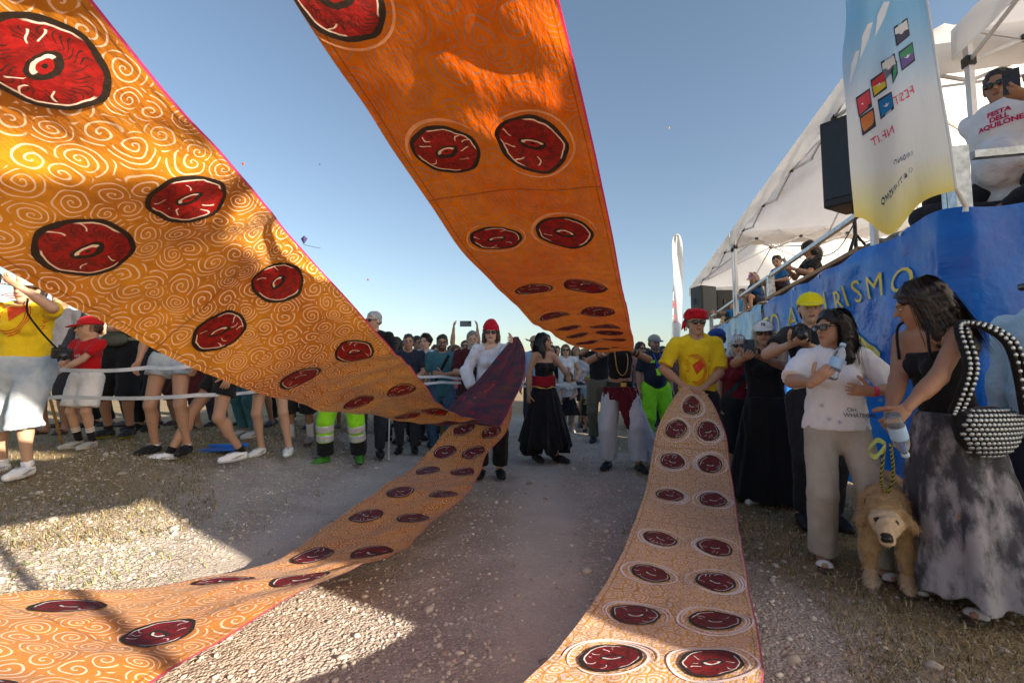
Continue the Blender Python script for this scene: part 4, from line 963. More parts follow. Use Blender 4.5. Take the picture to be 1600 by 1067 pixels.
letters = [('T', 1207, 514, 36), ('O', 1224, 508, 36), ('A', 1251, 498, 36), ('T', 1280, 486, 37), ('U', 1306, 476, 37), ('R', 1334, 471, 36), ('I', 1347, 463, 36), ('S', 1364, 456, 38), ('M', 1394, 447, 40), ('O', 1436, 437, 42)]
for ch, px, py, hpx in letters:
    k = (px - 800) / F; y_ = (3.0 - .24 * 3.1) / (k - .24); s_ = (y_ - 3.1) / E1.y; z_ = CAM_Z + (588 - py) / F * y_; sz = hpx / F * y_ * 1.32
    text_obj('letter', ch, sz, lambda a, b, s_=s_, z_=z_: bpos(s_ - a * 1.25, z_ + b), M_YEL, B1)
def stroke(pts, w, name='letter_stroke'):
    V = []; n = len(pts)
    for i, (s_, z_) in enumerate(pts):
        a, b = pts[max(i - 1, 0)], pts[min(i + 1, n - 1)]; d = Vector((b[0] - a[0], b[1] - a[1])).normalized(); nn = Vector((-d.y, d.x)) * w / 2
        V += [bpos(s_ - nn.x, z_ - nn.y), bpos(s_ + nn.x, z_ + nn.y)]
    link(name, pymesh(name, V, [(2 * i, 2 * i + 1, 2 * i + 3, 2 * i + 2) for i in range(n - 1)], False), M_YEL, B1)
def bpx(px, py):
    k = (px - 800) / F; y_ = (3.0 - .24 * 3.1) / (k - .24); return ((y_ - 3.1) / E1.y, CAM_Z + (588 - py) / F * y_)
def curve_px(pts, w, sub=6):
    q = [Vector((*bpx(*p), 0)) for p in pts]; out = []
    for i in range(len(q) - 1):
        for j in range(sub): c = crom(q, i + j / sub); out.append((c.x, c.y))
    out.append((q[-1].x, q[-1].y)); stroke(out, w)
curve_px([(1350, 523), (1370, 540), (1394, 556)], .062); curve_px([(1366, 538), (1371, 556), (1374, 585)], .05)
curve_px([(1517, 481), (1500, 484), (1487, 500), (1482, 520), (1487, 534), (1500, 537), (1521, 528)], .058)
text_obj('letter', 'EST', .17, lambda a, b: bpos(6.15 - a, 1.98 + b), mat('navy_print', (.03, .08, .30), .5), B2)
for i, s_ in enumerate((.5, 1.3, 2.1, 2.9, 3.7)):
    p = PF(s_, -.075, 2.262); MB().lathe([(.010, -.004), (.016, -.004), (.016, .004), (.010, .004)], 12, Matrix.Translation(p) @ Vector(-E2).to_track_quat('Z', 'Y').to_matrix().to_4x4()).build('eyelet', M_GALV, B1)
    MB().tube([p, p + E2 * .05 + Vector((0, 0, .05)), p + E2 * .13 + Vector((0, 0, .03))], .004, 6).build('tie', M_ALU, B1)

# ---------------------------------------------------------------- gazebos
M_TENT = mat('tent_cloth', (.85, .84, .83), .7, 0, .03, 3, 3, .12, .03, trans=.5)
M_TENTW = mat('tent_wall', (.78, .77, .76), .7, 0, .04, 2, 4, .35, .05, trans=.34)
def gazebo(label, s0, s1, e0, e1, ze, zp, floor, walls=(), bar_rows=2, val=.27, floor_fn=None):
    c = PF((s0 + s1) / 2, (e0 + e1) / 2, floor); root = thing('gazebo', label, 'tent', c)
    def bd(mb, name, m, smooth=False): mb.v = [tuple(Vector(p) - c) for p in mb.v]; return mb.build(name, m, root, smooth)
    n, k = 36, 24; V = []; half = (e1 - e0) / 2
    for i in range(n + 1):
        for j in range(k + 1):
            s_, e_ = s0 + (s1 - s0) * i / n, e0 + (e1 - e0) * j / k; dd = min(s_ - s0, s1 - s_, e_ - e0, e1 - e_) / half
            dd2 = min(min(s_ - s0, s1 - s_) / ((s1 - s0) / 2), min(e_ - e0, e1 - e_) / half)
            h = .45 * dd + .55 * dd2; V.append(PF(s_, e_, ze + (zp - ze) * (max(h, 0) ** 1.12) - .03 * math.sin(math.pi * min(1, dd * 1)) ) - c)
    q = np.arange((n + 1) * (k + 1)).reshape(n + 1, k + 1)
    link('roof', pymesh('roof', np.array(V), np.stack([q[:-1, :-1], q[:-1, 1:], q[1:, 1:], q[1:, :-1]], -1).reshape(-1, 4), False), M_TENT, root)
    cs = [(s0, e0), (s1, e0), (s1, e1), (s0, e1)]
    for i in range(4):
        a, b = cs[i], cs[(i + 1) % 4]; L = math.hypot(a[0] - b[0], a[1] - b[1]); m_ = int(L / .12); V = []
        for j in range(m_ + 1):
            t = j / m_; s_, e_ = a[0] + (b[0] - a[0]) * t, a[1] + (b[1] - a[1]) * t; o_ = .012 * math.sin(t * L * 9 + i)
            V += [PF(s_, e_, ze) - c, PF(s_ + o_ * (i % 2), e_ + o_ * (1 - i % 2), ze - val * (1 - .05 * math.sin(t * L * 2))) - c]
        link('valance', pymesh('valance', np.array(V), np.array([(2 * j, 2 * j + 1, 2 * j + 3, 2 * j + 2) for j in range(m_)]), True), M_TENT, root)
    ins = .07
    cc = [(s0 + ins, e0 + ins), (s1 - ins, e0 + ins), (s1 - ins, e1 - ins), (s0 + ins, e1 - ins)]
    for s_, e_ in cc:
        f0 = DECK if s_ > 0 else gz(*PF(s_, e_, 0)[:2])
        bd(MB().bar(PF(s_, e_, f0), PF(s_, e_, ze - .02), .045), 'leg', M_ALU)
        bd(MB().box(PF(s_, e_, ze - .34), (.07, .07, .08), PR), 'leg_joint', M_BLACKP)
        bd(MB().box(PF(s_, e_, ze - .06), (.065, .065, .07), PR), 'leg_joint', M_BLACKP)
    mid = PF((s0 + s1) / 2, (e0 + e1) / 2, 0); zt, zb = ze - .05, ze - .34
    for i in range(4):                                          # scissor truss on each side
        a, b = cc[i], cc[(i + 1) % 4]; m_ = 4
        for j in range(m_):
            p = [(a[0] + (b[0] - a[0]) * t, a[1] + (b[1] - a[1]) * t) for t in (j / m_, (j + 1) / m_)]
            bd(MB().bar(PF(*p[0], zt), PF(*p[1], zb), .016, .03), 'truss_bar', M_ALU); bd(MB().bar(PF(*p[0], zb) + E2 * .02, PF(*p[1], zt) + E2 * .02, .016, .03), 'truss_bar', M_ALU)
            bd(MB().box(PF((p[0][0] + p[1][0]) / 2, (p[0][1] + p[1][1]) / 2, (zt + zb) / 2), (.05, .05, .04), PR), 'truss_joint', M_BLACKP)
    for i in range(4):                                          # struts from the middle of each side to the hub
        a, b = cc[i], cc[(i + 1) % 4]; h_ = ((a[0] + b[0]) / 2, (a[1] + b[1]) / 2); hub = Vector((mid.x, mid.y, zp - .62)); hubt = Vector((mid.x, mid.y, zp - .12))
        bd(MB().bar(PF(*h_, zb), hub, .016, .03), 'roof_strut', M_ALU); bd(MB().bar(PF(*a, zt), hubt, .016, .03), 'roof_strut', M_ALU)
    bd(MB().tube([(mid.x, mid.y, zp - .68), (mid.x, mid.y, zp - .03)], .022, 8), 'centre_post', M_ALU)
    bd(MB().lathe([(.01, -.03), (.06, -.03), (.06, .02), (.01, .02)], 12, Matrix.Translation((mid.x, mid.y, zp - .62))), 'hub', M_BLACKP)
    for side in walls:
        if side == 'back': a, b = (s0, e1 - .02), (s1, e1 - .02)
        if side == 'far': a, b = (s1 - .02, e0), (s1 - .02, e1)
        if side == 'near': a, b = (s0 + .02, e0), (s0 + .02, e1)
        L = math.hypot(a[0] - b[0], a[1] - b[1]); m_ = int(L / .1); V = []
        for j in range(m_ + 1):
            t = j / m_; s_, e_ = a[0] + (b[0] - a[0]) * t, a[1] + (b[1] - a[1]) * t; o_ = .03 * math.sin(t * L * 5) + .015 * math.sin(t * L * 13)
            f0 = (DECK if (s_ > 0 and e_ < 3.2) else floor if floor > .5 else gz(*PF(s_, e_, 0)[:2])) + .015
            V += [PF(s_, e_, ze - .02) - c, PF(s_ + o_ * (side != 'back'), e_ + o_ * (side == 'back'), (f0 + ze) / 2) - c, PF(s_ + o_ * (side != 'back'), e_ + o_ * (side == 'back'), f0) - c]
        link('side_wall', pymesh('side_wall', np.array(V), np.array([(3 * j + r_, 3 * j + r_ + 1, 3 * j + 4 + r_, 3 * j + 3 + r_) for j in range(m_) for r_ in (0, 1)]), True), M_TENTW, root)
    return root
gazebo('long white gazebo at the far end of the stage, beside the loudspeakers', 6.5, 12.7, -.06, 3.25, 4.08, 5.15, DECK, ('back',))
gazebo('white gazebo over the middle of the stage, behind the hanging loudspeaker', 1.0, 6.42, -.06, 3.25, 4.08, 5.75, DECK, ('back',))
gazebo('white gazebo on the ground at the near end of the stage, its unseen back wall added for shade', -3.82, .95, .62, 3.9, 4.15, 5.3, 0, ('back',))  # out-of-view back wall added; its near end sets the sun edge on the track

# ---------------------------------------------------------------- loudspeakers
def speaker(label, p, h, w, d, rz, tilt=0, foot=None):
    root = thing('loudspeaker', label, 'loudspeaker', p, rz)
    f = [(-w / 2, -d / 2), (w / 2, -d / 2), (w * .32, d / 2), (-w * .32, d / 2)]
    bm = bmesh.new(); lo = [bm.verts.new((a, b, 0)) for a, b in f]; up = [bm.verts.new((a, b, h)) for a, b in f]
    bm.faces.new(lo[::-1]); bm.faces.new(up)
    for i in range(4): bm.faces.new((lo[i], lo[(i + 1) % 4], up[(i + 1) % 4], up[i]))
    bmesh.ops.bevel(bm, geom=list(bm.edges), offset=.018, segments=2, profile=.5, affect='EDGES'); me = bpy.data.meshes.new('cabinet'); bm.to_mesh(me); bm.free()
    link('cabinet', me, M_BLACKP, root)
    MB().box((0, -d / 2 - .004, h * .52), (w * .88, .012, h * .86), None, .004).build('grille', M_DARKM, root)
    MB().box((w * .25, -d / 2 - .012, h * .14), (.06, .004, .06)).build('badge', M_ALU, root)
    for q in (-1, 1): MB().box((q * w * .42, d * .02, h * .55), (.012, .1, .16), Matrix.Rotation(q * -.35, 3, 'Z'), .003).build('handle', M_DARKM, root)
    if foot is not None:
        zf = foot - p[2]; MB().tube([(0, 0, zf + .2), (0, 0, 0)], .018, 10).build('stand_pole', M_BLACKP, root)
        for k in range(3): a = 2.1 * k + .4; MB().tube([(0, 0, zf + .35), (.2 * math.cos(a), .2 * math.sin(a), zf + .012)], .012, 8).build('stand_leg', M_BLACKP, root)
    return root
pS = P(1316, 325, 4.75); speaker('black loudspeaker behind the feather flag, raised under the middle gazebo', (pS.x + .12, pS.y, pS.z), .92, .42, .42, rad(-52), foot=DECK + .0)
pS = P(1098, 499, 13.2); speaker('black loudspeaker facing outwards at the far end of the stage', (pS.x, pS.y, pS.z), .92, .58, .5, rad(25), foot=gz(pS.x, pS.y))
pS = P(1128, 497, 13.6); speaker('smaller black loudspeaker turned sideways next to the far one', (pS.x, pS.y, pS.z), .8, .45, .45, rad(100), foot=gz(pS.x, pS.y))

cb = [PF(1.35, .1, 2.9), PF(1.5, .02, 2.62), PF(2.0, .05, 2.5), PF(2.8, .03, 2.58), PF(3.6, .06, 2.46), PF(4.25, .1, 2.33)]
tag(MB().tube([crom(cb, i / 6) for i in range(31)], .006, 6).build('speaker_cable', M_BLACKP), 'black loudspeaker cable looped along the stage rail', 'cable')
# ---------------------------------------------------------------- feather flags
def flag_mat(name, stops, trans):
    m, t, b, o = new_mat(name); uv = node(t, 'ShaderNodeUVMap', uv_map='UVMap').outputs[0]; su = node(t, 'ShaderNodeSeparateXYZ'); t.links.new(uv, su.inputs[0])
    cr = node(t, 'ShaderNodeValToRGB'); t.links.new(su.outputs[1], cr.inputs[0]); e = cr.color_ramp.elements
    while len(e) < len(stops): e.new(.5)
    for q, (p, c) in zip(e, stops): q.position = p; q.color = (*c, 1)
    t.links.new(cr.outputs[0], b.inputs['Base Color']); b.inputs['Roughness'].default_value = .6; nm = bump(t, b, noise_tex(t, uv, 6, 3), .3, .03); translucent(t, b, o, cr.outputs[0], trans, nm)
    return m
FD = 2.95
rows = [(0.0, (1335, 336), (1492, 306)), (.2, (1328, 262), (1483, 232)), (.42, (1322, 170), (1467, 140)), (.62, (1316, 95), (1454, 55)), (.75, (1322, 20), (1446, 0)), (1.0, (1315, -130), (1420, -150)), (1.3, (1335, -330), (1385, -345)), (1.42, (1350, -400), (1372, -405))]
fb = Vector(P(1509, 322, FD))
froot = thing('feather_flag', 'tall white and blue feather flag with small coloured emblems tied to the stage rail', 'flag', fb)
rl = [Vector((*r[1], r[0])) for r in rows]; rr_ = [Vector((*r[2], r[0])) for r in rows]; rv = [r[0] for r in rows]
def flag_at(u, v, off=0.):
    t = float(np.interp(v, rv, range(len(rv)))); a, b = crom(rl, t), crom(rr_, t); px, py = a.x + (b.x - a.x) * u, a.y + (b.y - a.y) * u
    py += max(0, 1 - v / .22) ** 1.5 * (44 * math.exp(-((u - .36) / .22) ** 2) - 8 * u)
    d = FD + .06 * math.sin(u * 5.5 + v * 3) * (1 - .7 * u) + .025 * math.sin(u * 13 - v * 6) * (1 - u) - off
    return P(px, py, d) - fb
V = []; UV = []; nu, nv = 40, 110
for j in range(nv + 1):
    for i in range(nu + 1): V.append(flag_at(i / nu, 1.42 * j / nv)); UV.append((i / nu, j / nv))
q = np.arange((nv + 1) * (nu + 1)).reshape(nv + 1, nu + 1)
fl_ = link('flag_cloth', pymesh('flag_cloth', np.array(V), np.stack([q[:-1, :-1], q[:-1, 1:], q[1:, 1:], q[1:, :-1]], -1).reshape(-1, 4), True, uv=UV),
           flag_mat('flag_cloth', [(0, (.86, .66, .12)), (.05, (.80, .72, .34)), (.13, (.74, .74, .72)), (.30, (.70, .74, .80)), (.40, (.42, .62, .82)), (.52, (.25, .55, .82)), (1, (.70, .78, .86))], .5), froot)
MB().tube([Vector((.014, .02, -.03)), Vector((.012, .012, 0.0))] + [flag_at(1.012, v, -.01) for v in np.linspace(.02, 1.42, 16)], [.016, .014] + [.012 - .006 * k / 16 for k in range(16)], 8).build('pole', M_ALU, froot)
def on_flag(name, pts, c, par=fl_, off=.006):
    m = mat('flag_print', c, .6, 0, .04, 10, trans=.3); link(name, pymesh(name, [flag_at(u, v, off) for u, v in pts], [tuple(range(len(pts)))], False), m, par)
def fuv(px, py):                                                # picture position -> flag coordinates
    best = None
    for v in np.linspace(0, .8, 161):
        t = float(np.interp(v, rv, range(len(rv)))); a, b = crom(rl, t), crom(rr_, t); u = (px - a.x) / (b.x - a.x); e = abs(a.y + (b.y - a.y) * u - py)
        if best is None or e < best[0]: best = (e, u, v)
    return best[1:]
emb = [(1409, 50, (.75, .78, .82), (.05, .05, .12)), (1417, 88, (.04, .30, .16), (.14, .08, .36)), (1389, 105, (.70, .71, .72), (.16, .18, .26)), (1398, 112, (.04, .3, .16), (.03, .3, .16)), (1373, 132, (.62, .05, .07), (.72, .58, .05)), (1350, 160, (.62, .05, .10), (.60, .05, .09)), (1384, 164, (.01, .20, .55), (.01, .22, .58)), (1356, 190, (.62, .18, .05), (.62, .22, .06))]
for px, py, c1, c2 in emb:
    w, h_ = (11, 13) if px != 1398 else (3, 10)
    def cor(dx, dy): return fuv(px + dx, py + dy)
    tl, tr, br, bl, ml, mr = cor(-w, -h_ + 9), cor(w * .7, -h_ - 5), cor(w, h_ - 9), cor(-w * .6, h_ + 6), cor(-w * .9, 4), cor(w * .95, -5)
    on_flag('emblem', [(bl[0] - .012, bl[1] - .008), (br[0] + .012, br[1] - .008), (tr[0] + .012, tr[1] + .008), (tl[0] - .012, tl[1] + .008)], (.03, .03, .05), off=.004)
    on_flag('emblem', [tl, ml, mr, tr], c1); on_flag('emblem', [ml, bl, br, mr], c2)
    if px != 1398: on_flag('emblem_mark', [cor(-5, 3), cor(-1, 1), cor(1, -3), cor(3, -1), cor(6, -5), cor(2, 2), cor(0, 4)], (.8, .8, .8), off=.009)
def flag_text(s, px, py, ex, ey, size, c, shear=0.):            # mirrored: the flag is seen from its back
    v, f = text2d(s, 1., shear=shear); m = mat('flag_print', c, .6, 0, .04, 10, trans=.3); L = math.hypot(ex, ey)
    pts = [fuv(px - a[0] * size * ex / L - a[1] * size * .18, py - a[0] * size * ey / L - a[1] * size) for a in v]
    link('flag_lettering', pymesh('flag_lettering', [flag_at(*p, off=.006) for p in pts], f, False), m, fl_)
flag_text('FEST', 1413, 150, 34, -22, 19, (.62, .03, .09), .1); flag_text('NE.IT', 1380, 213, 40, -26, 18, (.60, .03, .08), .1)
flag_text('URBINO', 1411, 247, 26, -13, 9, (.03, .06, .14)); flag_text('O & TURISMO', 1402, 281, 44, -34, 10, (.03, .06, .14), .2)
for (px, py, w, h_) in ((1335, 105, 9, 26), (1353, 65, 12, 30), (1378, 30, 14, 30)):
    def cor(dx, dy): return fuv(px + dx, max(py + dy, 2))
    on_flag('pale_letter', [cor(-w * .8, h_), cor(-w * .2, h_ * .4), cor(w * .4, -h_ * .2), cor(w * .9, -h_), cor(w * .2, -h_ * .9), cor(-w * .5, -h_ * .2)], (.80, .82, .85))
ff = P(1060, 560, 16.5); fr2 = thing('feather_flag', 'narrow pale feather flag standing beyond the far end of the stage', 'flag', (ff.x, ff.y, gz(ff.x, ff.y)))
z0_, z1_ = P(1062, 545, 16.5).z - fr2.location.z, P(1062, 365, 16.5).z - fr2.location.z
V = []; UV = []
for j in range(41):
    t = j / 40; wd = .17 * (math.sin(min(t * 1.25, 1) * 1.57) * .45 + .55) * math.sqrt(max(0, 1 - max(0, (t - .86) / .14) ** 2)) + .01
    for i in range(9): u = i / 8; V.append((-.08 + .18 * t - wd + 2 * wd * u + .05 * math.sin(t * 4), .05 * math.sin(u * 5 + t * 7), z0_ + (z1_ - z0_) * t)); UV.append((u, t))
q = np.arange(41 * 9).reshape(41, 9); f2_ = link('flag_cloth', pymesh('flag_cloth', np.array(V), np.stack([q[:-1, :-1], q[:-1, 1:], q[1:, 1:], q[1:, :-1]], -1).reshape(-1, 4), True, uv=UV), flag_mat('flag_pale', [(0, (.45, .60, .80)), (.3, (.72, .75, .80)), (1, (.80, .79, .77))], .45), fr2)
MB().tube([(-.2, 0, 0), (-.22, 0, z0_), (-.12, 0, z0_ + 2), (.05, 0, z1_ - .1)], [.02, .018, .014, .008], 8).build('pole', M_ALU, fr2)
text_obj('flag_lettering', 'H', .42, lambda a, b: Vector((-.1 + a * .5, -.06, z0_ + 1.55 + b)), mat('flag_print', (.7, .06, .08), .6, 0, .04, 10, trans=.3), f2_)
text_obj('flag_lettering', 'S', .42, lambda a, b: Vector((-.1 + a * .5, -.06, z0_ + 1.05 + b)), mat('flag_print', (.7, .06, .08), .6, 0, .04, 10, trans=.3), f2_)
# ---------------------------------------------------------------- kites far off in the sky
def kite(px, py, d, size, c, label, tail=True):
    p = P(px, py, d); root = thing('kite', label, 'kite', p)
    MB().add([(0, 0, size * .5), (size * .45, .05, size * .1), (0, -.15 * size, size * .1), (-size * .45, .05, size * .1), (0, 0, -size * .7)], [(0, 2, 1), (0, 3, 2), (1, 2, 4), (2, 3, 4)]).build('sail', mat('kite_sail', c, .6, 0, .05, 4, trans=.3), root)
    MB().tube([(0, .02, size * .5), (0, .02, -size * .7)], size * .02, 6).build('spar', M_BLACKP, root)
    if tail: MB().tube([(0, 0, -size * .7), (size * .8, .1, -size * .9), (size * 2.2, 0, -size * 1.2)], size * .03, 5).build('tail', mat('kite_sail', c, .6, 0, .05, 4, trans=.3), root)
kite(475, 374, 60, 1.0, (.05, .04, .16), 'dark violet diamond kite with a tail flying beside the amber streamer')
kite(380, 256, 90, .7, (.6, .08, .03), 'tiny red kite high beside the edge of the amber streamer', False)
kite(500, 257, 120, .6, (.05, .12, .25), 'tiny blue kite high between the amber and orange streamers', False)
kite(575, 437, 120, .6, (.3, .05, .04), 'tiny dark red kite low above the white-haired man', False)
kite(1045, 200, 110, .55, (.55, .3, .04), 'tiny yellowish kite between the orange streamer and the gazebos', False)
# ---------------------------------------------------------------- the crowd
BLK, NAVY, WHT = (.012, .012, .014), (.02, .028, .055), (.78, .77, .76)
def at(px, d): return spx(px, d), d
GL, GM, GRT, GST = 'spectators behind the tape on the left bank', 'spectators behind the tape across the track', 'spectators standing below the stage banner', 'people sitting on the stage'
DENIM = mat('light_denim', (.26, .34, .42), .9, 0, .3, 5, 60, .3, .006, spec=.2, col2=(.52, .55, .57))
DENIMB = mat('blue_denim', (.06, .12, .20), .9, 0, .25, 9, 60, .3, .006, spec=.2)
LIME = fab((.28, .72, .02), .8, name='hi_vis_cloth'); REFL = mat('reflective_tape', (.62, .60, .58), .35, .3, .08, 20)
YEL = fab((.76, .53, .015), .9, 11, .7, name='yellow_cotton')
RED_P = mat('red_print', (.62, .06, .015), .7, 0, .2, 20)
M_STEELB = mat('steel', (.5, .5, .52), .3, .9, .05, 10)
def band(R, q, t, w, m, r, name='reflective_band', seg='low'):
    hip, kn, an = R['leg'][q][:3]; a, b = (kn, an) if seg == 'low' else (hip, kn); u = unit(b - a); p = a + (b - a) * t
    sdf_obj(name, [cone(p - u * w / 2, p + u * w / 2, r, r, cut=[(u, p + u * w / 2), (-u, p - u * w / 2)])], .009, m, R['parts']['bottom'], .005)
def phone(p, label, n, up=(0, 0, 1), c=(.015, .015, .018), group=None, w=.075, h=.155):
    """a phone centred at world point p with its back facing n"""
    n = Vector(n).normalized(); up = Vector(up); x = up.cross(n).normalized(); up = n.cross(x)
    root = thing('phone', label, 'phone', p, 0, group); R_ = Matrix((x, up, n)).transposed()
    MB().box((0, 0, 0), (w, h, .009), R_, .003).build('case', plastic(c, .35), root)
    MB().box(n * -.0052, (w * .92, h * .94, .001), R_).build('screen', mat('screen', (.02, .022, .03), .1, 0, .02, 4, spec=.6), root)
    MB().box(R_ @ Vector((-w * .25, h * .34, .006)), (.028, .036, .004), R_, .001).build('lens_block', M_BLACKP, root)
    return root
def camera(p, label, n, group=None, k=1.):
    n = Vector(n).normalized(); x = Vector((0, 0, 1)).cross(n).normalized(); up = n.cross(x); R_ = Matrix((x, up, n)).transposed()
    root = thing('camera', label, 'camera', p, 0, group)
    MB().box((0, 0, 0), (.125 * k, .085 * k, .055 * k), R_, .012 * k).box(R_ @ Vector((0, .052, 0)) * k, (.05 * k, .03 * k, .05 * k), R_, .008 * k).build('camera_body', M_BLACKP, root)
    M_ = Matrix.Translation(n * .025 * k) @ R_.to_4x4()
    MB().lathe([(.03 * k, 0), (.034 * k, .005 * k), (.034 * k, .07 * k), (.031 * k, .075 * k)], 18, M_).build('lens_barrel', M_BLACKP, root, True)
    MB().lathe([(.001, .066 * k), (.027 * k, .066 * k), (.027 * k, .0755 * k), (.001, .0765 * k)], 18, M_).build('lens_glass', mat('screen', (.02, .022, .03), .1, 0, .02, 4, spec=.6), root, True)
    return root
def bottle(p, label, ax, group=None):
    root = thing('water_bottle', label, 'bottle', p, 0, group); M_ = Vector(ax).normalized().to_track_quat('Z', 'Y').to_matrix().to_4x4()
    pr = [(.012, -.1), (.03, -.1), (.033, -.095), (.032, -.06), (.0335, -.05), (.031, -.03), (.0335, -.01), (.031, .01), (.033, .03), (.031, .055), (.022, .08), (.0135, .092), (.0135, .105)]
    MB().lathe(pr, 20, M_).build('bottle_body', mat('clear_pet', (.85, .92, .96), .06, 0, .02, 5, 30, .4, .004, transmission=.85, ior=1.25), root, True)
    MB().lathe([(.015, .1), (.0155, .102), (.0155, .118), (.014, .12)], 16, M_).build('cap', plastic((.45, .62, .78), .4), root, True)
    MB().lathe([(.0345, -.045), (.0347, -.04), (.0347, .015), (.0345, .02)], 20, M_).build('paper_label', plastic((.35, .55, .80), .5), root, True)
    return root
def wr(R, q, f=.085):                     # world position of a hand's middle
    a, e, w, d, n, th = R['arm'][q]; return R['wld'](w + unit(d) * f * R['s'] + unit(n) * .02)
def pf(R, z, y=-.33): return {-1: (-.055, y, z), 1: (.055, y, z)}

# ---- left bank
x, y = at(38, 3.8)
Lw = person('woman in yellow kite-print T-shirt and pale denim shorts raising a camera', x, y, 1.60, 22, fem=True, girth=1.14, skin=0, near=2, lean=(3, 0),
            hands={-1: (-.16, -.36, 1.46), 1: (.10, -.36, 1.46)}, hint={1: (1.1, .1, -.75), -1: (-1, .1, -.6)}, head=(-5, 4, 0), hair=('pony', (.05, .03, .02)), hat=('bucket', (.50, .50, .56)),
            palm={-1: (.6, -.3, .6), 1: (-.6, -.3, .6)}, curl=.7,
            top=dict(c=(.86, .66, .015), mat=YEL, len=.0, sleeve=.72, ease=.026, flare=.015, wr=.013), bottom=dict(c=WHT, mat=DENIM, len=.60, ease=.045, open=.05, waist=.09), shoes=('sneaker', (.80, .80, .80), (.72, .72, .72)), socks=((.75, .75, .75), .06),
            feet={-1: (-.17, .12, -25), 1: (.10, -.12, -10)})
camera(Lw['wld']((-.03, -.43, 1.505)), 'compact black camera held up over the eyes by the woman in yellow', Rz(rad(22)) @ A3((0, -1, .1)), k=.85)
def kite_print(R, u, z, k=1.):
    t = R['parts']['top']
    dia = [(0, .07), (.055, .02), (.0, -.075), (-.05, .0)]; print_on(R, t, [(a * k, b * k) for a, b in dia], [(0, 1, 2, 3)], RED_P, u + .03 * k, z + .02 * k, rot=-.25, cut=3)
    for q in range(3):
        V = []; n = 18
        for i in range(n + 1):
            a = -1.9 + 3.6 * i / n + .2 * q; r = (.09 + .012 * q) * k
            for e in (-.003, .003): V.append(((r + e) * math.cos(a) * .9 + .0, (r + e) * math.sin(a) * 1.2 - .01))
        print_on(R, t, V, [(2 * i, 2 * i + 1, 2 * i + 3, 2 * i + 2) for i in range(n)], RED_P, u, z)
    for i in range(7):
        a = text2d('SOGNI'[i % 5], .035 * k); print_on(R, t, a[0], a[1], RED_P, u - .06 * k + .012 * math.sin(i), z + (.07 - .03 * i) * k, rot=.3)
kite_print(Lw, -.06, 1.28, 1.25)
for i, ch in enumerate('SAN'): a = text2d(ch, .04); print_on(Lw, Lw['parts']['top'], a[0], a[1], RED_P, .15 - .006 * i, 1.27 - .045 * i, rot=-1.2)
pc = Lw['wld']((.29, -.14, .97)); camera(pc, 'silver and black camera hanging from a strap at the hip of the woman in yellow', (.75, -.6, -.3), k=1.0)
st_pts = [Lw['wld'](v) for v in ((.06, -.15, 1.40), (.09, -.205, 1.28), (.18, -.215, 1.14), (.26, -.18, 1.02))] + [pc]
tag(MB().tube([crom(st_pts, i / 6) for i in range(25)], .007, 6).build('camera_strap', fab(BLK)), 'thin black camera strap across the yellow T-shirt', 'strap')
x, y = at(138, 4.45)
Bo = person('small boy in red T-shirt and red cap holding a wooden stick', x, y, 1.23, -8, near=1, skin=0, head=(-32, 4, 0), hands={-1: (-.20, -.20, .70), 1: (.0, -.24, .72)}, hair=('short', (.06, .035, .02)), hat=('cap', (.55, .015, .02)), curl=1.0, hint={1: (.9, .3, -.4)},
            top=dict(c=(.48, .008, .012), len=-.07, sleeve=.7, ease=.03), bottom=dict(c=WHT, len=.44, ease=.035, open=.03), shoes=('sneaker', (.36, .36, .34), (.5, .5, .48)), socks=(BLK, .16))
for q in (-1, 1):
    for j in range(3):
        hip, kn, an = Bo['leg'][q][:3]; u = unit(kn - an); p = an + u * (.105 + .018 * j) * 1
        sdf_obj('sock_stripe', [cone(p, p + u * .008, .0345, .0345, cut=[(u, p + u * .008), (-u, p)])], .005, fab(WHT), Bo['root'], .003)
a = text2d('PARIS', .035); print_on(Bo, Bo['parts']['top'], a[0], a[1], fab(WHT), -.03, .86, 0)
hb = wr(Bo, -1, .05); gb = G(97, 694)
tag(MB().tube([hb + (hb - gb).normalized() * .42, hb, gb], .012, 8).build('wooden_stick', mat('stick', (.42, .24, .08), .6, 0, .2, 20)), 'tan wooden stick planted beside the boy in red', 'stick')
ws = hb + Vector((.05, -.05, .02)); wroot = thing('paper_windmill', 'small paper windmill with white, orange and green vanes in front of the red T-shirt', 'windmill', ws)
for v, c in (((.0, 0, 0), (.05, .25, .08)), ((.045, 0, .03), (.75, .74, .7)), ((.085, 0, .055), (.75, .25, .03))): MB().add([Vector(v), Vector(v) + Vector((.03, 0, -.006)), Vector(v) + Vector((.05, -.012, .03)), Vector(v) + Vector((.012, -.01, .02))], [(0, 1, 2, 3)]).build('vane', fab(c), wroot)
MB().tube([(-.04, .01, -.03), (.1, .01, .07)], .003, 6).build('spindle', M_WOOD, wroot)
x, y = at(190, 5.2)
p_ = person('adult in olive top with waist pack and black knee shorts behind the boy', x, y, 1.78, 10, skin=2, near=1, hands={-1: (-.12, -.22, 1.15), 1: (.14, -.22, 1.18)}, top=dict(c=(.07, .08, .055), sleeve=.7), bottom=dict(c=BLK, len=.55, ease=.04, open=.02), shoes=('sneaker', (.015, .015, .017), (.30, .26, .02)), socks=(BLK, .06), group=None)
sdf_obj('waist_pack', [ell(p_['T']((.02, -.17, .1)), (.13, .06, .075))], .012, fab((.10, .11, .08)), p_['root'], .02)
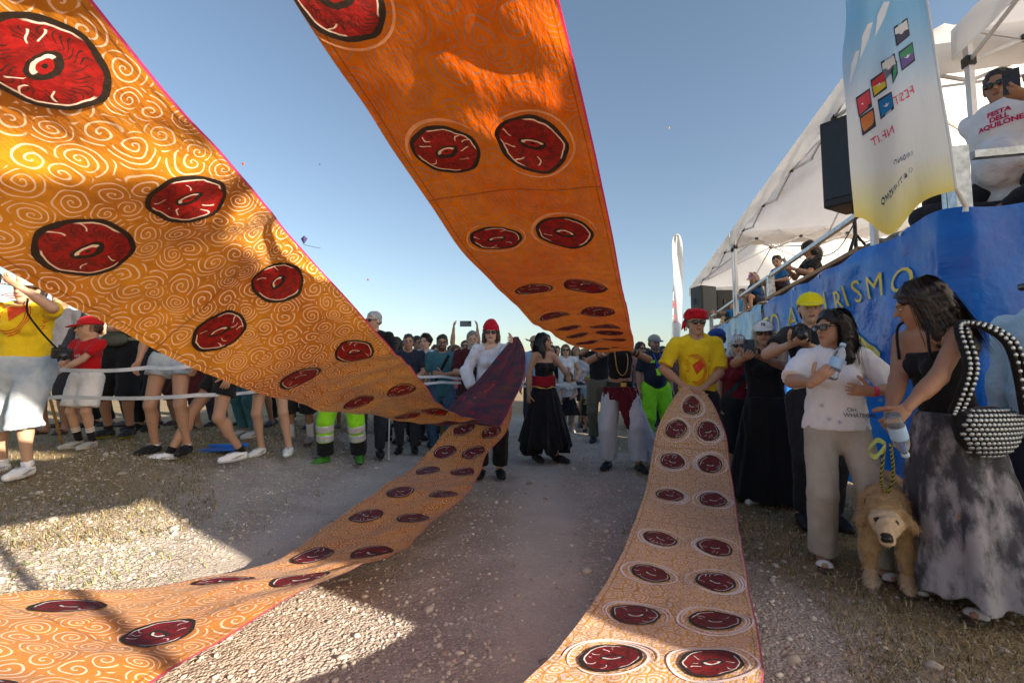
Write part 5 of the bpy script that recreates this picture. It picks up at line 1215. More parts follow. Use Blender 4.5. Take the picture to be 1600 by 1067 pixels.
sdf_obj('waist_belt', [fn(p_['T']((-.3, -.25, .08)), p_['T']((.3, .25, .14)), lambda X, Y, Z: np.maximum(np.abs(np.sqrt(X ** 2 + (Y / .72) ** 2) - .186) - .008, np.abs(Z - p_['po'][2] - .11) - .02))], .009, fab((.22, .23, .15)), p_['root'], .005)
x, y = at(268, 4.55)
person('woman in black top and light denim hot pants with one hand on the tape', x, y, 1.68, 4, fem=True, skin=1, near=1, girth=1.05, hands={-1: (-.25, -.10, .83)}, hair=('long', (.03, .02, .015)), top=dict(c=BLK, len=.06, sleeve=.4), bottom=dict(c=(.4, .5, .6), mat=DENIM, len=.17, ease=.02, open=.012), shoes=('sneaker', (.012, .012, .013), (.02, .02, .02)), socks=((.7, .7, .7), .03), feet={-1: (-.15, .02, -8), 1: (.17, .0, 10)})
x, y = at(352, 4.75)
person('striding spectator in black shorts, black socks and white running shoes', x, y, 1.72, -42, fem=True, skin=1, near=1, lean=(4, 0), pelvis=(.02, 0, .88), hair=('pony', (.04, .025, .02)), top=dict(c=(.04, .05, .06), sleeve=.5), bottom=dict(c=BLK, len=.26, ease=.02, open=.012), shoes=('sneaker', (.78, .78, .78), (.55, .57, .62)), socks=(BLK, .07), feet={-1: (-.10, -.46, -5), 1: (.16, .10, 15)})
x, y = at(392, 5.9)
person('spectator in long teal trousers and grey trainers standing behind the runner', x, y, 1.7, -25, fem=True, skin=1, top=dict(c=(.05, .06, .08), sleeve=.6), hair=('long', (.05, .03, .02)), bottom=dict(c=(.05, .16, .19), len=.95, ease=.03), shoes=('sneaker', (.50, .52, .54), (.6, .6, .6)))
x, y = at(424, 5.3)
person('bare-legged spectator in denim shorts and white trainers', x, y, 1.66, 12, fem=True, skin=0, near=1, hair=('long', (.06, .04, .03)), top=dict(c=(.3, .3, .3), sleeve=.5), bottom=dict(c=(.1, .15, .2), mat=DENIMB, len=.25, ease=.02, open=.02), shoes=('sneaker', (.75, .77, .77), (.7, .72, .72)), feet={-1: (-.09, .0, -15), 1: (.22, -.03, 5)})
x, y = at(472, 6.2)
person('spectator in dark knee shorts, long white socks and sandals', x, y, 1.76, 5, skin=1, top=dict(c=(.03, .03, .04), sleeve=.6), bottom=dict(c=(.025, .025, .03), len=.6, ease=.04, open=.03), shoes=('low', (.25, .22, .2), (.1, .1, .1)), socks=((.7, .7, .7), .2), feet={-1: (-.12, 0, -8), 1: (.13, 0, 8)})
x, y = at(538, 5.7)
hv = person('emergency worker in lime trousers with grey reflective bands and green boots', x, y, 1.74, 6, skin=1, near=1, top=dict(c=NAVY, sleeve=.6), bottom=dict(c=(.3, .7, .02), mat=LIME, len=.93, ease=.035), shoes=('boot', (.05, .22, .02), (.015, .015, .017)), feet={-1: (-.20, -.05, -25), 1: (.20, .03, 15)})
for q in (-1, 1):
    band(hv, q, .16, .085, REFL, .103); band(hv, q, .42, .085, REFL, .099); band(hv, q, .72, .16, fab(BLK), .094, 'dark_hem')
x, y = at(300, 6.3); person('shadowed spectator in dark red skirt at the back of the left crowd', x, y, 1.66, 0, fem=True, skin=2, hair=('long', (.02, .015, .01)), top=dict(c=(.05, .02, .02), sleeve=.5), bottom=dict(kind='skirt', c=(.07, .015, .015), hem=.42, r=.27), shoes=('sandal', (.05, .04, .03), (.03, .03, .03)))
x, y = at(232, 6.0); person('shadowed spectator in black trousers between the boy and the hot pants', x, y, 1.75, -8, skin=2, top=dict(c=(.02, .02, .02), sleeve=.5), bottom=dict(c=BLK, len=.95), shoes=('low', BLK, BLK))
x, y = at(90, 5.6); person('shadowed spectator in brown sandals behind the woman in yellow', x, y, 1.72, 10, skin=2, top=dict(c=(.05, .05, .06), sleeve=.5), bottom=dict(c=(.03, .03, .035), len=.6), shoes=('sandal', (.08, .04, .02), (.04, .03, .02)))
# ---- across the track, left to right
x, y = at(582, 6.3)
m_ = person('tall white-haired man in black jacket and sunglasses above the amber streamer', x, y, 1.93, 12, skin=0, near=1, head=(-40, 2, 0), hair=('short', (.52, .52, .52)), glasses=('sun', (.015, .012, .012)), top=dict(c=(.014, .014, .017), sleeve=1.9, ease=.03, neck=.06), bottom=dict(c=(.03, .035, .05)), shoes=('low', BLK, BLK), group=GM)
x, y = at(616, 7.6); person('woman with long black hair and sunglasses beside the white-haired man', x, y, 1.68, -20, fem=True, skin=0, head=(-45, 0, 0), hair=('wavy', (.015, .012, .01)), glasses=('sun', (.1, .12, .16)), top=dict(c=(.12, .10, .11), sleeve=.6), bottom=dict(c=(.03, .04, .06)), shoes=('low', BLK, BLK))
x, y = at(638, 6.9)
m_ = person('balding man in navy T-shirt with a pale chest print and a shoulder strap', x, y, 1.72, 8, skin=1, near=1, girth=1.1, belly=.04, head=(4, 3, 0), hair=('buzz', (.05, .04, .035)), hands={-1: (-.05, -.26, 1.03), 1: (.10, -.28, 1.06)}, top=dict(c=(.022, .03, .05), sleeve=.75, ease=.03), bottom=dict(c=(.04, .045, .05)), shoes=('low', BLK, BLK))
print_on(m_, m_['parts']['top'], [(-.03, -.05), (.04, -.04), (.0, .06)], [(0, 1, 2)], fab((.25, .36, .34)), -.07, 1.28, cut=2)
x, y = at(652, 8.0); person('man with dark sunglasses peering over the shoulder of the balding man', x, y, 1.76, 25, skin=1, head=(25, 0, 0), hair=('short', (.03, .02, .02)), glasses=('sun', BLK), top=dict(c=(.2, .2, .22), sleeve=.6), bottom=dict(c=(.04, .045, .05)), shoes=('low', BLK, BLK))
x, y = at(664, 7.5)
m_ = person('man in pale blue and white T-shirt looking at a phone, dark quiff blown back', x, y, 1.76, -3, skin=3, near=1, head=(-8, 3, 0), hair=('quiff', (.018, .013, .01)), hands={-1: (-.10, -.28, 1.20), 1: (.07, -.22, 1.06)}, top=dict(c=(.52, .62, .74), sleeve=.75, ease=.028), bottom=dict(c=(.05, .10, .16), mat=DENIMB), shoes=('low', BLK, BLK))
phone(wr(m_, -1, .10) + Vector((0, -.02, .05)), 'black phone in the hand of the man with the blown-back quiff', (0, -1, -.3))
x, y = at(691, 6.9)
tm = person('bearded man in teal T-shirt with glasses and a black strap across the chest', x, y, 1.72, 6, skin=1, near=1, girth=1.06, head=(6, 3, 0), hair=('short', (.02, .015, .012)), beard=(.03, .02, .015), glasses=('clear', (.02, .02, .02)), hands={1: (.02, -.26, 1.14)}, hdir={1: (-1, -.3, .1)}, top=dict(c=(.045, .15, .18), sleeve=.8, ease=.03), bottom=dict(c=(.06, .14, .22), mat=DENIMB, len=.97), shoes=('low', BLK, BLK))
def cross_strap(R, c, a, b, w=.02):
    t = R['parts']['top']; n = 16; V = []; dx, dz = b[0] - a[0], b[1] - a[1]; L = math.hypot(dx, dz); nx_, nz_ = -dz / L * w, dx / L * w
    for i in range(n + 1):
        f = i / n
        for e in (-1, 1): V.append((a[0] + dx * f + nx_ * e, a[1] + dz * f + nz_ * e))
    print_on(R, t, V, [(2 * i, 2 * i + 1, 2 * i + 3, 2 * i + 2) for i in range(n)], fab(c), 0, 0, name='shoulder_strap', off=.008)
cross_strap(tm, BLK, (.10, 1.42), (-.12, .98)); cross_strap(m_, (.03, .03, .04), (.02, 1.40), (.03, 1.38))
x, y = at(712, 7.7); person('woman with short auburn fringe in pink top behind the maroon shirt', x, y, 1.60, 8, fem=True, skin=0, hair=('bob', (.12, .055, .03)), top=dict(c=(.50, .14, .18), sleeve=.6), bottom=dict(c=(.05, .04, .05)), shoes=('low', BLK, BLK), head=(10, 4, 0))
x, y = at(727, 8.3)
pm = person('man in sunglasses holding a phone high above his head with both arms', x, y, 1.72, 2, skin=0, hands={-1: (-.20, -.16, 2.0), 1: (.22, -.16, 1.98)}, hint={-1: (-1, -.1, .1), 1: (1, -.1, .1)}, head=(0, -8, 0), hair=('short', (.10, .07, .05)), glasses=('sun', BLK), top=dict(c=(.62, .60, .58), sleeve=.6), bottom=dict(c=(.05, .05, .06)), shoes=('low', BLK, BLK))
ph_ = (wr(pm, -1, .1) + wr(pm, 1, .06)) / 2; phone(ph_, 'grey phone held sideways in two raised hands above the crowd', (0, -1, -.1), up=(1, 0, 0), c=(.12, .16, .2), h=.2, w=.1)
x, y = at(738, 6.5)
mm = person('grey-bearded man in maroon polo shirt holding a camera at his chest', x, y, 1.74, 0, skin=0, near=1, girth=1.15, belly=.05, head=(8, 2, 0), hair=('short', (.22, .22, .22)), beard=(.42, .41, .40), hands={-1: (-.07, -.33, 1.18), 1: (.09, -.33, 1.22)}, top=dict(c=(.06, .010, .016), sleeve=.85, ease=.03), bottom=dict(c=(.02, .02, .022)), shoes=('low', BLK, BLK))
camera((wr(mm, -1, .09) + wr(mm, 1, .09)) / 2 + Vector((.02, -.02, .0)), 'black camera in the hands of the man in the maroon polo', (.2, -1, -.3))
x, y = at(757, 8.0); person('dark-haired woman half hidden behind the maroon polo', x, y, 1.62, -20, fem=True, skin=0, hair=('bob', (.02, .015, .012)), top=dict(c=(.06, .05, .06), sleeve=.6), bottom=dict(c=(.05, .05, .06)), shoes=('low', BLK, BLK))
x, y = at(745, 8.6); person('woman with straight brown hair at the back of the middle crowd', x, y, 1.66, 10, fem=True, skin=0, hair=('straight', (.05, .03, .02)), top=dict(c=(.25, .2, .2), sleeve=.6), bottom=dict(c=(.05, .05, .06)), shoes=('low', BLK, BLK))
x, y = at(767, 5.45); tip1 = P(799, 538, 4.95)
person('woman in red beanie, big sunglasses and loose white blouse holding up the dark streamer tip', x, y, 1.76, 3, fem=True, skin=3, near=2, hands={1: tip1, -1: (-.20, -.14, .98)}, hint={1: (.0, .2, -1.), -1: (-.9, .4, -.3)}, head=(-2, 2, 0), hair=('long', (.10, .05, .028)), hat=('beanie', (.46, .008, .025)), glasses=('sun', (.015, .013, .013)), lipstick=True,
       top=dict(c=(.60, .62, .70), sleeve=1.85, swid=1.25, ease=.022, len=-.04, flare=.025, neck=.09, wr=.014, vee=.3), bottom=dict(c=BLK, len=.93, ease=.02, flare=.02), shoes=('low', BLK, BLK), curl=.9)
x, y = at(836, 8.1); person('man in a straw cowboy hat and pale blue shirt behind the dancer in black', x, y, 1.76, -20, skin=1, near=1, hair=('short', (.03, .02, .02)), hat=('cowboy', (.34, .25, .15)), top=dict(c=(.28, .45, .66), sleeve=1.6, ease=.03), bottom=dict(c=(.04, .05, .06)), shoes=('low', BLK, BLK))
x, y = at(850, 6.35)
bd_ = person('dancer in black strapless dress with red sash and ragged long skirt', x, y, 1.70, 30, fem=True, skin=1, near=2, head=(38, -4, 0), hands={1: (.13, -.36, 1.16), -1: (-.24, .02, .86)}, hint={1: (.8, .5, -.6)}, hair=('wavy', (.012, .009, .008)), lipstick=True,
             top=dict(c=BLK, kind='strapless', sleeve=0, ease=.008, len=.0, wr=.003), bottom=dict(kind='skirt', c=(.010, .009, .011), hem=.19, r=.34, folds=11, fold=.03, rag=.10, waist=.12), shoes=('low', (.02, .02, .022), (.03, .03, .03)), feet={-1: (-.09, .05, -8), 1: (.13, -.14, 12)}, curl=.6)
def waist_wrap(R, c, z, h, r, name, m=None, flat=.72, amp=.006):
    zc = R['po'][2] + z
    return sdf_obj(name, [fn((-r - .06, -r - .06, zc - h - .02), (r + .06, r + .06, zc + h + .02), lambda X, Y, Z: np.maximum(np.abs(np.sqrt(X ** 2 + (Y / flat) ** 2) - r - .004 * np.sin(Z * 190)) * .85 - .012, np.abs(Z - zc - .012 * np.sin(3 * X * 8)) - h))], .009, m or fab(c), R['root'], .005, wr=(amp, 40, 4))
waist_wrap(bd_, (.28, .008, .014), .13, .07, .155, 'sash'); waist_wrap(bd_, (.5, .36, .12), .05, .012, .172, 'chain_belt', mat('brass', (.5, .33, .1), .35, .9, .15, 60))
sdf_obj('choker', [cone(bd_['hp']((.05 * math.cos(a), .03 + .055 * math.sin(a), -.155)), bd_['hp']((.05 * math.cos(a + .3), .03 + .055 * math.sin(a + .3), -.155)), .005) for a in np.arange(0, 6.3, .3)], .005, fab(BLK), bd_['root'], .003)
x, y = at(862, 9.7); person('woman with centre-parted dark hair watching between the dancer and the white shirt', x, y, 1.70, 0, fem=True, skin=1, hair=('straight', (.03, .02, .015)), top=dict(c=(.02, .02, .022), sleeve=.5), bottom=dict(c=(.03, .03, .04)), shoes=('low', BLK, BLK))
x, y = at(884, 9.5); person('smiling woman in white sleeveless shirt and sunglasses with long fair hair', x, y, 1.70, -4, fem=True, skin=0, near=1, hands={-1: (-.22, -.1, 1.0), 1: (.2, -.15, 1.0)}, hair=('long', (.16, .10, .05)), glasses=('sun', BLK), top=dict(c=(.66, .68, .72), sleeve=.25, ease=.03, vee=.6), bottom=dict(c=(.36, .42, .48), mat=DENIM, len=.96), shoes=('low', (.5, .5, .5), WHT))
x, y = at(888, 9.1); person('little girl in white T-shirt and short black skirt at the tape', x, y, 1.16, 0, fem=True, skin=0, near=1, hands={-1: (-.17, -.12, .62), 1: (.06, -.17, .68)}, hair=('bob', (.09, .045, .025)), top=dict(c=(.52, .53, .56), sleeve=.5, len=.02), bottom=dict(kind='skirt', c=(.012, .012, .016), hem=.50, r=.30, waist=.08, fold=.025), shoes=('low', (.48, .46, .44), (.5, .5, .5)), socks=((.5, .5, .5), .05))
x, y = at(919, 9.15)
kb = person('little boy in pale blue T-shirt with a yellow print and a colourful cap', x, y, 1.08, -25, skin=1, near=1, head=(-15, 0, 0), hands={1: (.02, -.2, .58)}, hair=('short', (.03, .02, .02)), hat=('cap', (.20, .22, .05), (.3, .06, .04)), top=dict(c=(.36, .46, .56), sleeve=.7, len=-.05), bottom=dict(c=(.02, .035, .03), len=.5, ease=.03), shoes=('low', (.03, .03, .035), BLK))
print_on(kb, kb['parts']['top'], [(-.05, -.06), (.03, -.07), (.06, .0), (.01, .07), (-.05, .04)], [(0, 1, 2, 3, 4)], fab((.60, .42, .04)), .0, .64, cut=2)
x, y = at(912, 9.9); person('woman in white shirt and sunglasses with arms crossed overhead at the back', x, y, 1.62, 15, fem=True, skin=1, hands={-1: (-.12, -.12, 1.78), 1: (.06, -.2, 1.3)}, hint={-1: (-1, 0, .2)}, hair=('straight', (.03, .02, .015)), glasses=('sun', BLK), top=dict(c=(.5, .52, .58), sleeve=.6), bottom=dict(c=(.03, .04, .06), len=.4), shoes=('low', BLK, BLK))
x, y = at(936, 7.9)
p_ = person('man in black polo shirt and khaki trousers raising a camera behind the pirate dancer', x, y, 1.78, -12, skin=1, near=1, hands=pf(None, 1.62), curl=.8, head=(0, 0, 0), hair=('short', (.03, .02, .02)), top=dict(c=(.014, .014, .016), sleeve=.8), bottom=dict(c=(.13, .115, .085), len=.97, ease=.03), shoes=('low', (.03, .03, .03), BLK), hint={-1: (-1, 0, -.6), 1: (1, 0, -.6)})
camera((wr(p_, -1) + wr(p_, 1)) / 2, 'black camera raised to the face of the man in khaki trousers', (-.2, -1, 0))
# pirate dancer
x, y = at(968, 5.85); hA, hB = P(947, 549, 5.55), P(985, 547, 5.55)
WHPANT = mat('white_gauze', (.62, .63, .70), .85, 0, .06, 5, 9, .6, .02, trans=.2)
pr_ = person('dancer in black crop top, maroon hip scarf and white trousers lifting a streamer end', x, y, 1.74, -2, skin=2, near=2, hands={-1: hA, 1: hB}, hint={-1: (-1, .1, -.55), 1: (1, .1, -.5)}, curl=1., head=(0, 0, 0), hair=('long', (.015, .012, .01)),
             top=dict(c=BLK, sleeve=0, ease=.01, crop=.30, arm=.8), bottom=dict(c=WHT, mat=WHPANT, len=.93, ease=.022, flare=.045, waist=.0, wr=.016), shoes=('low', (.012, .012, .014), (.02, .02, .02)), feet={-1: (-.17, .02, -28), 1: (.20, -.14, 10)})
waist_wrap(pr_, BLK, .085, .035, .158, 'belt', mat('black_leather', (.012, .011, .011), .4)); MB().box(pr_['T']((0.02, -.127, .085)), (.07, .012, .05), None, .004).build('buckle', mat('brass', (.5, .33, .1), .35, .9, .15, 60), pr_['root'])
def scarf(X, Y, Z):
    zc = pr_['po'][2]; th = np.arctan2(X, -Y); t = np.clip((zc + .06 - Z) / .5, 0, 1); r = .188 + .05 * t + .006 * np.sin(th * 14 + Z * 8)
    low = zc - .20 - .10 * np.exp(-((th - .25) / .33) ** 2) * 2.4 + .10 * (th < -.3) - .015 * np.sin(th * 45) * (Z < zc - .3)
    return np.maximum(np.maximum(np.abs(np.sqrt(X ** 2 + (Y / .8) ** 2) - r) * .8 - .011, low - Z), Z - zc - .06)
sdf_obj('hip_scarf', [fn((-.32, -.32, pr_['po'][2] - .52), (.32, .32, pr_['po'][2] + .08), scarf)], .010, fab((.10, .008, .018)), pr_['root'], .005, wr=(.008, 30, 2))
def cape(X, Y, Z):
    zc = pr_['po'][2]; t = np.clip((zc - .02 - Z) / .85, 0, 1); cx = .18 + .16 * t; cy = .06; r = .04 + .16 * t
    th = np.arctan2(Y - cy, X - cx); return np.maximum(np.maximum((np.sqrt((X - cx) ** 2 + ((Y - cy) / .6) ** 2) - r - .012 * np.sin(th * 8) * t) * .8, zc - .85 - Z), Z - zc + .02)
sdf_obj('white_drape', [fn((.0, -.25, pr_['po'][2] - .9), (.62, .4, pr_['po'][2]), cape)], .012, WHPANT, pr_['root'], .01, wr=(.012, 18, 8))
nk = [pr_['T'](v) for v in ((-.07, -.05, .50), (-.075, -.135, .40), (-.055, -.15, .26), (0, -.155, .20), (.055, -.15, .26), (.075, -.135, .40), (.07, -.05, .50))]
nkv = [Vector(v) for v in nk]; MB().tube([crom(nkv, i / 5) for i in range(31)], .006, 6).build('necklace', mat('brass', (.5, .33, .1), .35, .9, .15, 60), pr_['root'], True)
for q in (-1, 1):
    a, e, w = pr_['arm'][q][:3]; u = unit(w - e)
    for f_, c in ((.86, (.75, .72, .66)), (.55, (.03, .015, .01))) if q < 0 else ((.8, (.03, .015, .01)), (.62, (.03, .015, .01)), (.45, (.25, .16, .06))):
        p = e + (w - e) * f_; sdf_obj('bracelet', [cone(p - u * .006, p + u * .006, .042, .042, cut=[(u, p + u * .01), (-u, p - u * .01)])], .0075, plastic(c), pr_['root'], .004)
x, y = at(1001, 8.2); person('woman with long dark hair and sunglasses beside the pirate dancer', x, y, 1.68, 12, fem=True, skin=1, hair=('long', (.03, .018, .013)), glasses=('sun', BLK), top=dict(c=(.35, .18, .15), sleeve=.4), bottom=dict(c=(.05, .05, .06)), shoes=('low', BLK, BLK))
x, y = at(1023, 7.2)
cw = person('civil protection volunteer in navy polo with lanyard, patterned cap and lime trousers', x, y, 1.73, 4, skin=1, near=1, girth=1.12, belly=.03, head=(5, 0, 0), hair=('short', (.04, .03, .025)), hat=('cap', (.30, .30, .30), (.12, .16, .24)), beard=(.12, .09, .08), top=dict(c=(.016, .02, .032), sleeve=.85, ease=.03), bottom=dict(c=(.3, .7, .02), mat=LIME, len=.92, ease=.04, wr=.016), shoes=('boot', BLK, BLK), feet={-1: (-.15, 0, -8), 1: (.17, 0, 12)})
for q in (-1, 1): band(cw, q, .62, .08, REFL, .104)
for u0, s_ in ((-.06, 1), (.05, -1)): cross_strap(cw, (.02, .10, .42), (u0, 1.45), (.0, 1.20), .011)
print_on(cw, cw['parts']['top'], [(-.03, -.05), (.03, -.05), (.03, .05), (-.03, .05)], [(0, 1, 2, 3)], LIME, -.02, 1.17, cut=1, name='badge', off=.012)
print_on(cw, cw['parts']['top'], [(-.05, -.02), (.05, -.02), (.05, .02), (-.05, .02)], [(0, 1, 2, 3)], LIME, -.10, 1.33, cut=1, name='chest_panel', off=.006)
x, y = at(1036, 9.4); person('man with dark hair at the back behind the volunteer', x, y, 1.66, 0, skin=1, hair=('short', (.03, .02, .02)), top=dict(c=(.1, .1, .11), sleeve=.5), bottom=dict(c=(.05, .05, .06)), shoes=('low', BLK, BLK))
x, y = at(1046, 8.6); person('woman with sunglasses and dark hair between volunteer and yellow-shirted man', x, y, 1.63, 0, fem=True, skin=1, hair=('straight', (.03, .02, .02)), glasses=('sun', BLK), top=dict(c=(.12, .05, .05), sleeve=.5), bottom=dict(c=(.05, .05, .06)), shoes=('low', BLK, BLK))
for i, (px_, d_, H_, lb, hr, c) in enumerate(((628, 9.3, 1.7, 'dark-haired man far back behind the balding man', ('short', (.03, .02, .02)), (.3, .3, .32)), (680, 9.0, 1.66, 'woman in a red top far back between quiff and teal shirt', ('bob', (.05, .03, .02)), (.3, .05, .05)), (705, 9.4, 1.68, 'man in grey far back beside the teal shirt', ('short', (.05, .04, .03)), (.2, .2, .2)),
        (870, 10.6, 1.72, 'tall spectator far back behind the fair-haired woman', ('short', (.04, .03, .02)), (.1, .12, .2)), (900, 10.4, 1.7, 'spectator in light top far back behind the little girl', ('straight', (.05, .03, .02)), (.5, .5, .5)), (985, 10.2, 1.7, 'spectator in dark shirt far back behind the pirate dancer', ('short', (.03, .02, .02)), (.05, .05, .07)), (1012, 10.0, 1.64, 'spectator in brown far back between dancer and volunteer', ('long', (.05, .03, .02)), (.15, .1, .07)))):
    x, y = at(px_, d_); person(lb, x, y, H_, (i * 37) % 40 - 20, fem=i % 2 == 1, skin=i % 3, hair=hr, top=dict(c=c, sleeve=.6), bottom=dict(c=(.04, .045, .06)), shoes=('low', BLK, BLK))

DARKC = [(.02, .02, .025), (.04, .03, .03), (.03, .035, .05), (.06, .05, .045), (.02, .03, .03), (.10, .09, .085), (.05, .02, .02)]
for i, (px_, d_, tx) in enumerate(((20, 6.6, 'raised compact camera'), (120, 6.9, 'boy in red'), (165, 7.4, 'olive top'), (215, 7.2, 'black knee shorts'), (262, 7.6, 'hot pants'), (322, 7.3, 'striding runner'), (365, 7.9, 'teal trousers'), (410, 7.4, 'bare-legged spectator'), (445, 8.2, 'white trainers'), (500, 7.6, 'white socks'), (545, 8.3, 'lime trousers'), (578, 8.2, 'white-haired man'))):
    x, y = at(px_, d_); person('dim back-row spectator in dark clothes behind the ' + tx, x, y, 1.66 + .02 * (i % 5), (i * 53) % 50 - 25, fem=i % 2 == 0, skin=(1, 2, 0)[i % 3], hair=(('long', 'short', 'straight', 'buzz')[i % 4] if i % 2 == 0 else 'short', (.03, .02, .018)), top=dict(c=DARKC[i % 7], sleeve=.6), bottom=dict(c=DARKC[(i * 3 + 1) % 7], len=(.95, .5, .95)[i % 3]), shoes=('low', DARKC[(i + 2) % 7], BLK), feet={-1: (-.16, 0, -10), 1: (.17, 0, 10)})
# ---- right side, below the stage
x, y = at(1088, 4.5); hA, hB = P(1069, 603, 4.31), P(1101, 605, 4.31)
ym = person('smiling man in yellow kite-print T-shirt, red bandana and sunglasses holding a streamer end', x, y, 1.78, -2, skin=1, near=2, hands={-1: hA, 1: hB}, hint={-1: (-1, .35, -.4), 1: (1, .35, -.4)}, curl=1.0, hdir={-1: (.8, -.5, -.2), 1: (-.8, -.5, -.2)}, palm={-1: (.1, .3, -1), 1: (-.1, .3, -1)}, head=(-4, 2, 0), hair=('short', (.03, .02, .015)), hat=('bandana', (.50, .008, .02)), glasses=('sun', (.012, .012, .014)),
            top=dict(c=(.86, .66, .015), mat=YEL, len=-.2, sleeve=.85, ease=.028, wr=.013), bottom=dict(c=(.02, .022, .03), len=.95), shoes=('low', BLK, BLK))
kite_print(ym, -.055, 1.22, 1.05)
for i, ch in enumerate('SAN SEVERINO'):
    if ch != ' ': a = text2d(ch, .032); print_on(ym, ym['parts']['top'], a[0], a[1], RED_P, .085 - .002 * i, 1.35 - .028 * i, rot=-.15)
sdf_obj('earring', [cone(ym['hp']((-.085, .01, -.05)), ym['hp']((-.085, .01, -.065)), .007)], .004, mat('brass', (.5, .33, .1), .35, .9, .15, 60), ym['root'], .003)
x, y = at(1121, 5.7); person('man in blue cap with white front behind the yellow shoulder', x, y, 1.70, -35, skin=2, near=1, head=(-35, 8, 0), hair=('short', (.03, .02, .02)), hat=('cap', (.02, .05, .22), (.02, .04, .18)), top=dict(c=(.02, .025, .06), sleeve=.6), bottom=dict(c=(.03, .03, .04)), shoes=('low', BLK, BLK))
x, y = at(1153, 5.0)
wm = person('white-haired woman in sunglasses and dark red top with a shoulder bag strap', x, y, 1.58, -8, fem=True, skin=0, near=2, girth=1.08, head=(-10, 0, 0), hair=('bob', (.62, .62, .63)), glasses=('sun', (.03, .035, .04)), lipstick=True, top=dict(c=(.17, .012, .022), sleeve=.7, ease=.03), bottom=dict(c=(.02, .02, .022), len=.55, ease=.05), shoes=('sandal', (.04, .03, .03), BLK))
a = text2d('MSND', .06); print_on(wm, wm['parts']['top'], a[0], a[1], fab(WHT), .07, 1.10, rot=1.35); cross_strap(wm, (.02, .06, .07), (.12, 1.28), (-.14, .95), .018)
x, y = at(1194, 4.45)
ny = person('woman in white baseball cap, sunglasses and long black dress filming with a phone', x, y, 1.66, -14, fem=True, skin=1, near=2, girth=1.18, head=(-14, -2, 0), hands={-1: P(1163, 560, 4.08), 1: P(1192, 560, 4.12)}, hint={-1: (-1, .1, -.8), 1: (1, .1, -.8)}, curl=.8, palm={-1: (.5, -.3, .8), 1: (-.5, -.3, .8)}, hair=('bob', (.42, .36, .28)), hat=('cap', (.66, .66, .66)), glasses=('sun', BLK), lipstick=True,
            top=dict(c=BLK, sleeve=.0, ease=.02, vee=.9, len=-.1, arm=.85), bottom=dict(kind='skirt', c=(.010, .010, .012), hem=.05, r=.35, folds=9, fold=.015, flat=.9), shoes=('low', (.62, .62, .62), (.6, .6, .6)), feet={-1: (-.14, -.10, -35), 1: (.2, -.10, 0)})
phone((wr(ny, -1, .07) + wr(ny, 1, .07)) / 2 + Vector((-.03, -.01, .05)), 'blue-grey phone held upright by the woman in the white cap', (-.1, -1, .0), c=(.05, .07, .10), w=.09, h=.165)
def on_cap(R, s, size, m):
    hat = R['parts']['hat']; v, f = text2d(s, size); R_ = R['Rh']; tree = BVHTree.FromPolygons([w.co.copy() for w in hat.data.vertices], [tuple(p.vertices) for p in hat.data.polygons]); pts = []
    for a_ in v:
        o_ = R['hp']((a_[0], -.4, .088 + a_[1])); h_ = tree.ray_cast(Vector(o_), Vector(R_ @ A3((0, 1, 0)))); pts.append((h_[0] if h_[0] is not None else Vector(R['hp']((a_[0], -.1, .088 + a_[1])))) - Vector(R_ @ A3((0, 1, 0))) * .004)
    link('cap_logo', pymesh('cap_logo', pts, f, False), m, hat)
on_cap(ny, 'N', .052, fab(BLK)); on_cap(ny, 'Y', .05, fab((.015, .015, .02)))
x, y = at(1269, 3.72)
yc = person('woman in yellow cap lifting a black camera behind the girl', x, y, 1.80, -16, fem=True, skin=0, near=2, head=(-12, 2, 0), hands={-1: P(1236, 538, 3.42), 1: P(1262, 540, 3.45)}, hint={-1: (-1, .1, -.8), 1: (1, .2, -.8)}, curl=.9, palm={-1: (.5, -.3, .8), 1: (-.5, -.3, .8)}, hair=('pony', (.03, .02, .015)), hat=('cap', (.80, .70, .01)), top=dict(c=(.02, .02, .024), sleeve=.6), bottom=dict(c=(.02, .02, .025)), shoes=('low', BLK, BLK))
camera((wr(yc, -1, .08) + wr(yc, 1, .08)) / 2 + Vector((0, -.02, .02)), 'black camera in the hands of the woman in the yellow cap', (-.4, -1, 0))
x, y = at(1302, 2.95)
gh1, gh2 = P(1272, 596, 2.66), P(1362, 612, 2.72)
PANTS_B = fab((.42, .38, .33), .9, 11, .5)
gi_ = person('girl in oversized white T-shirt, glasses and beige trousers hugging a water bottle', x, y, 1.56, -18, fem=True, skin=1, near=2, girth=1.06, head=(-60, 0, 0), hands={-1: gh1, 1: gh2}, hint={-1: (-1, .2, -.9), 1: (1, .1, -.9)}, hdir={-1: (.65, -.35, .7), 1: (-1., -.25, .12)}, palm={-1: (.5, .8, .1), 1: (-.1, .95, .2)}, curl={-1: .75, 1: .25}, hair=('long', (.014, .009, .008)), glasses=('clear', (.01, .01, .012)),
             top=dict(c=(.74, .74, .78), mat=fab((.74, .74, .78), .9, 8, .6), sleeve=.9, swid=1.2, ease=.026, len=-.03, flare=.035, wr=.014), bottom=dict(c=(.42, .38, .33), mat=PANTS_B, len=1.0, ease=.014, flare=.035, wr=.010), shoes=('sandal', (.62, .62, .62), (.08, .05, .04)), feet={-1: (-.11, -.02, -12), 1: (.15, -.12, 12)})
for tx, u0, z0, sz in (('OH,', .05, .95, .034), ('WHATEVER', .09, .917, .034)):
    a = text2d(tx, sz); print_on(gi_, gi_['parts']['top'], a[0], a[1], fab((.04, .05, .10)), u0, z0, rot=-.04, off=.009)
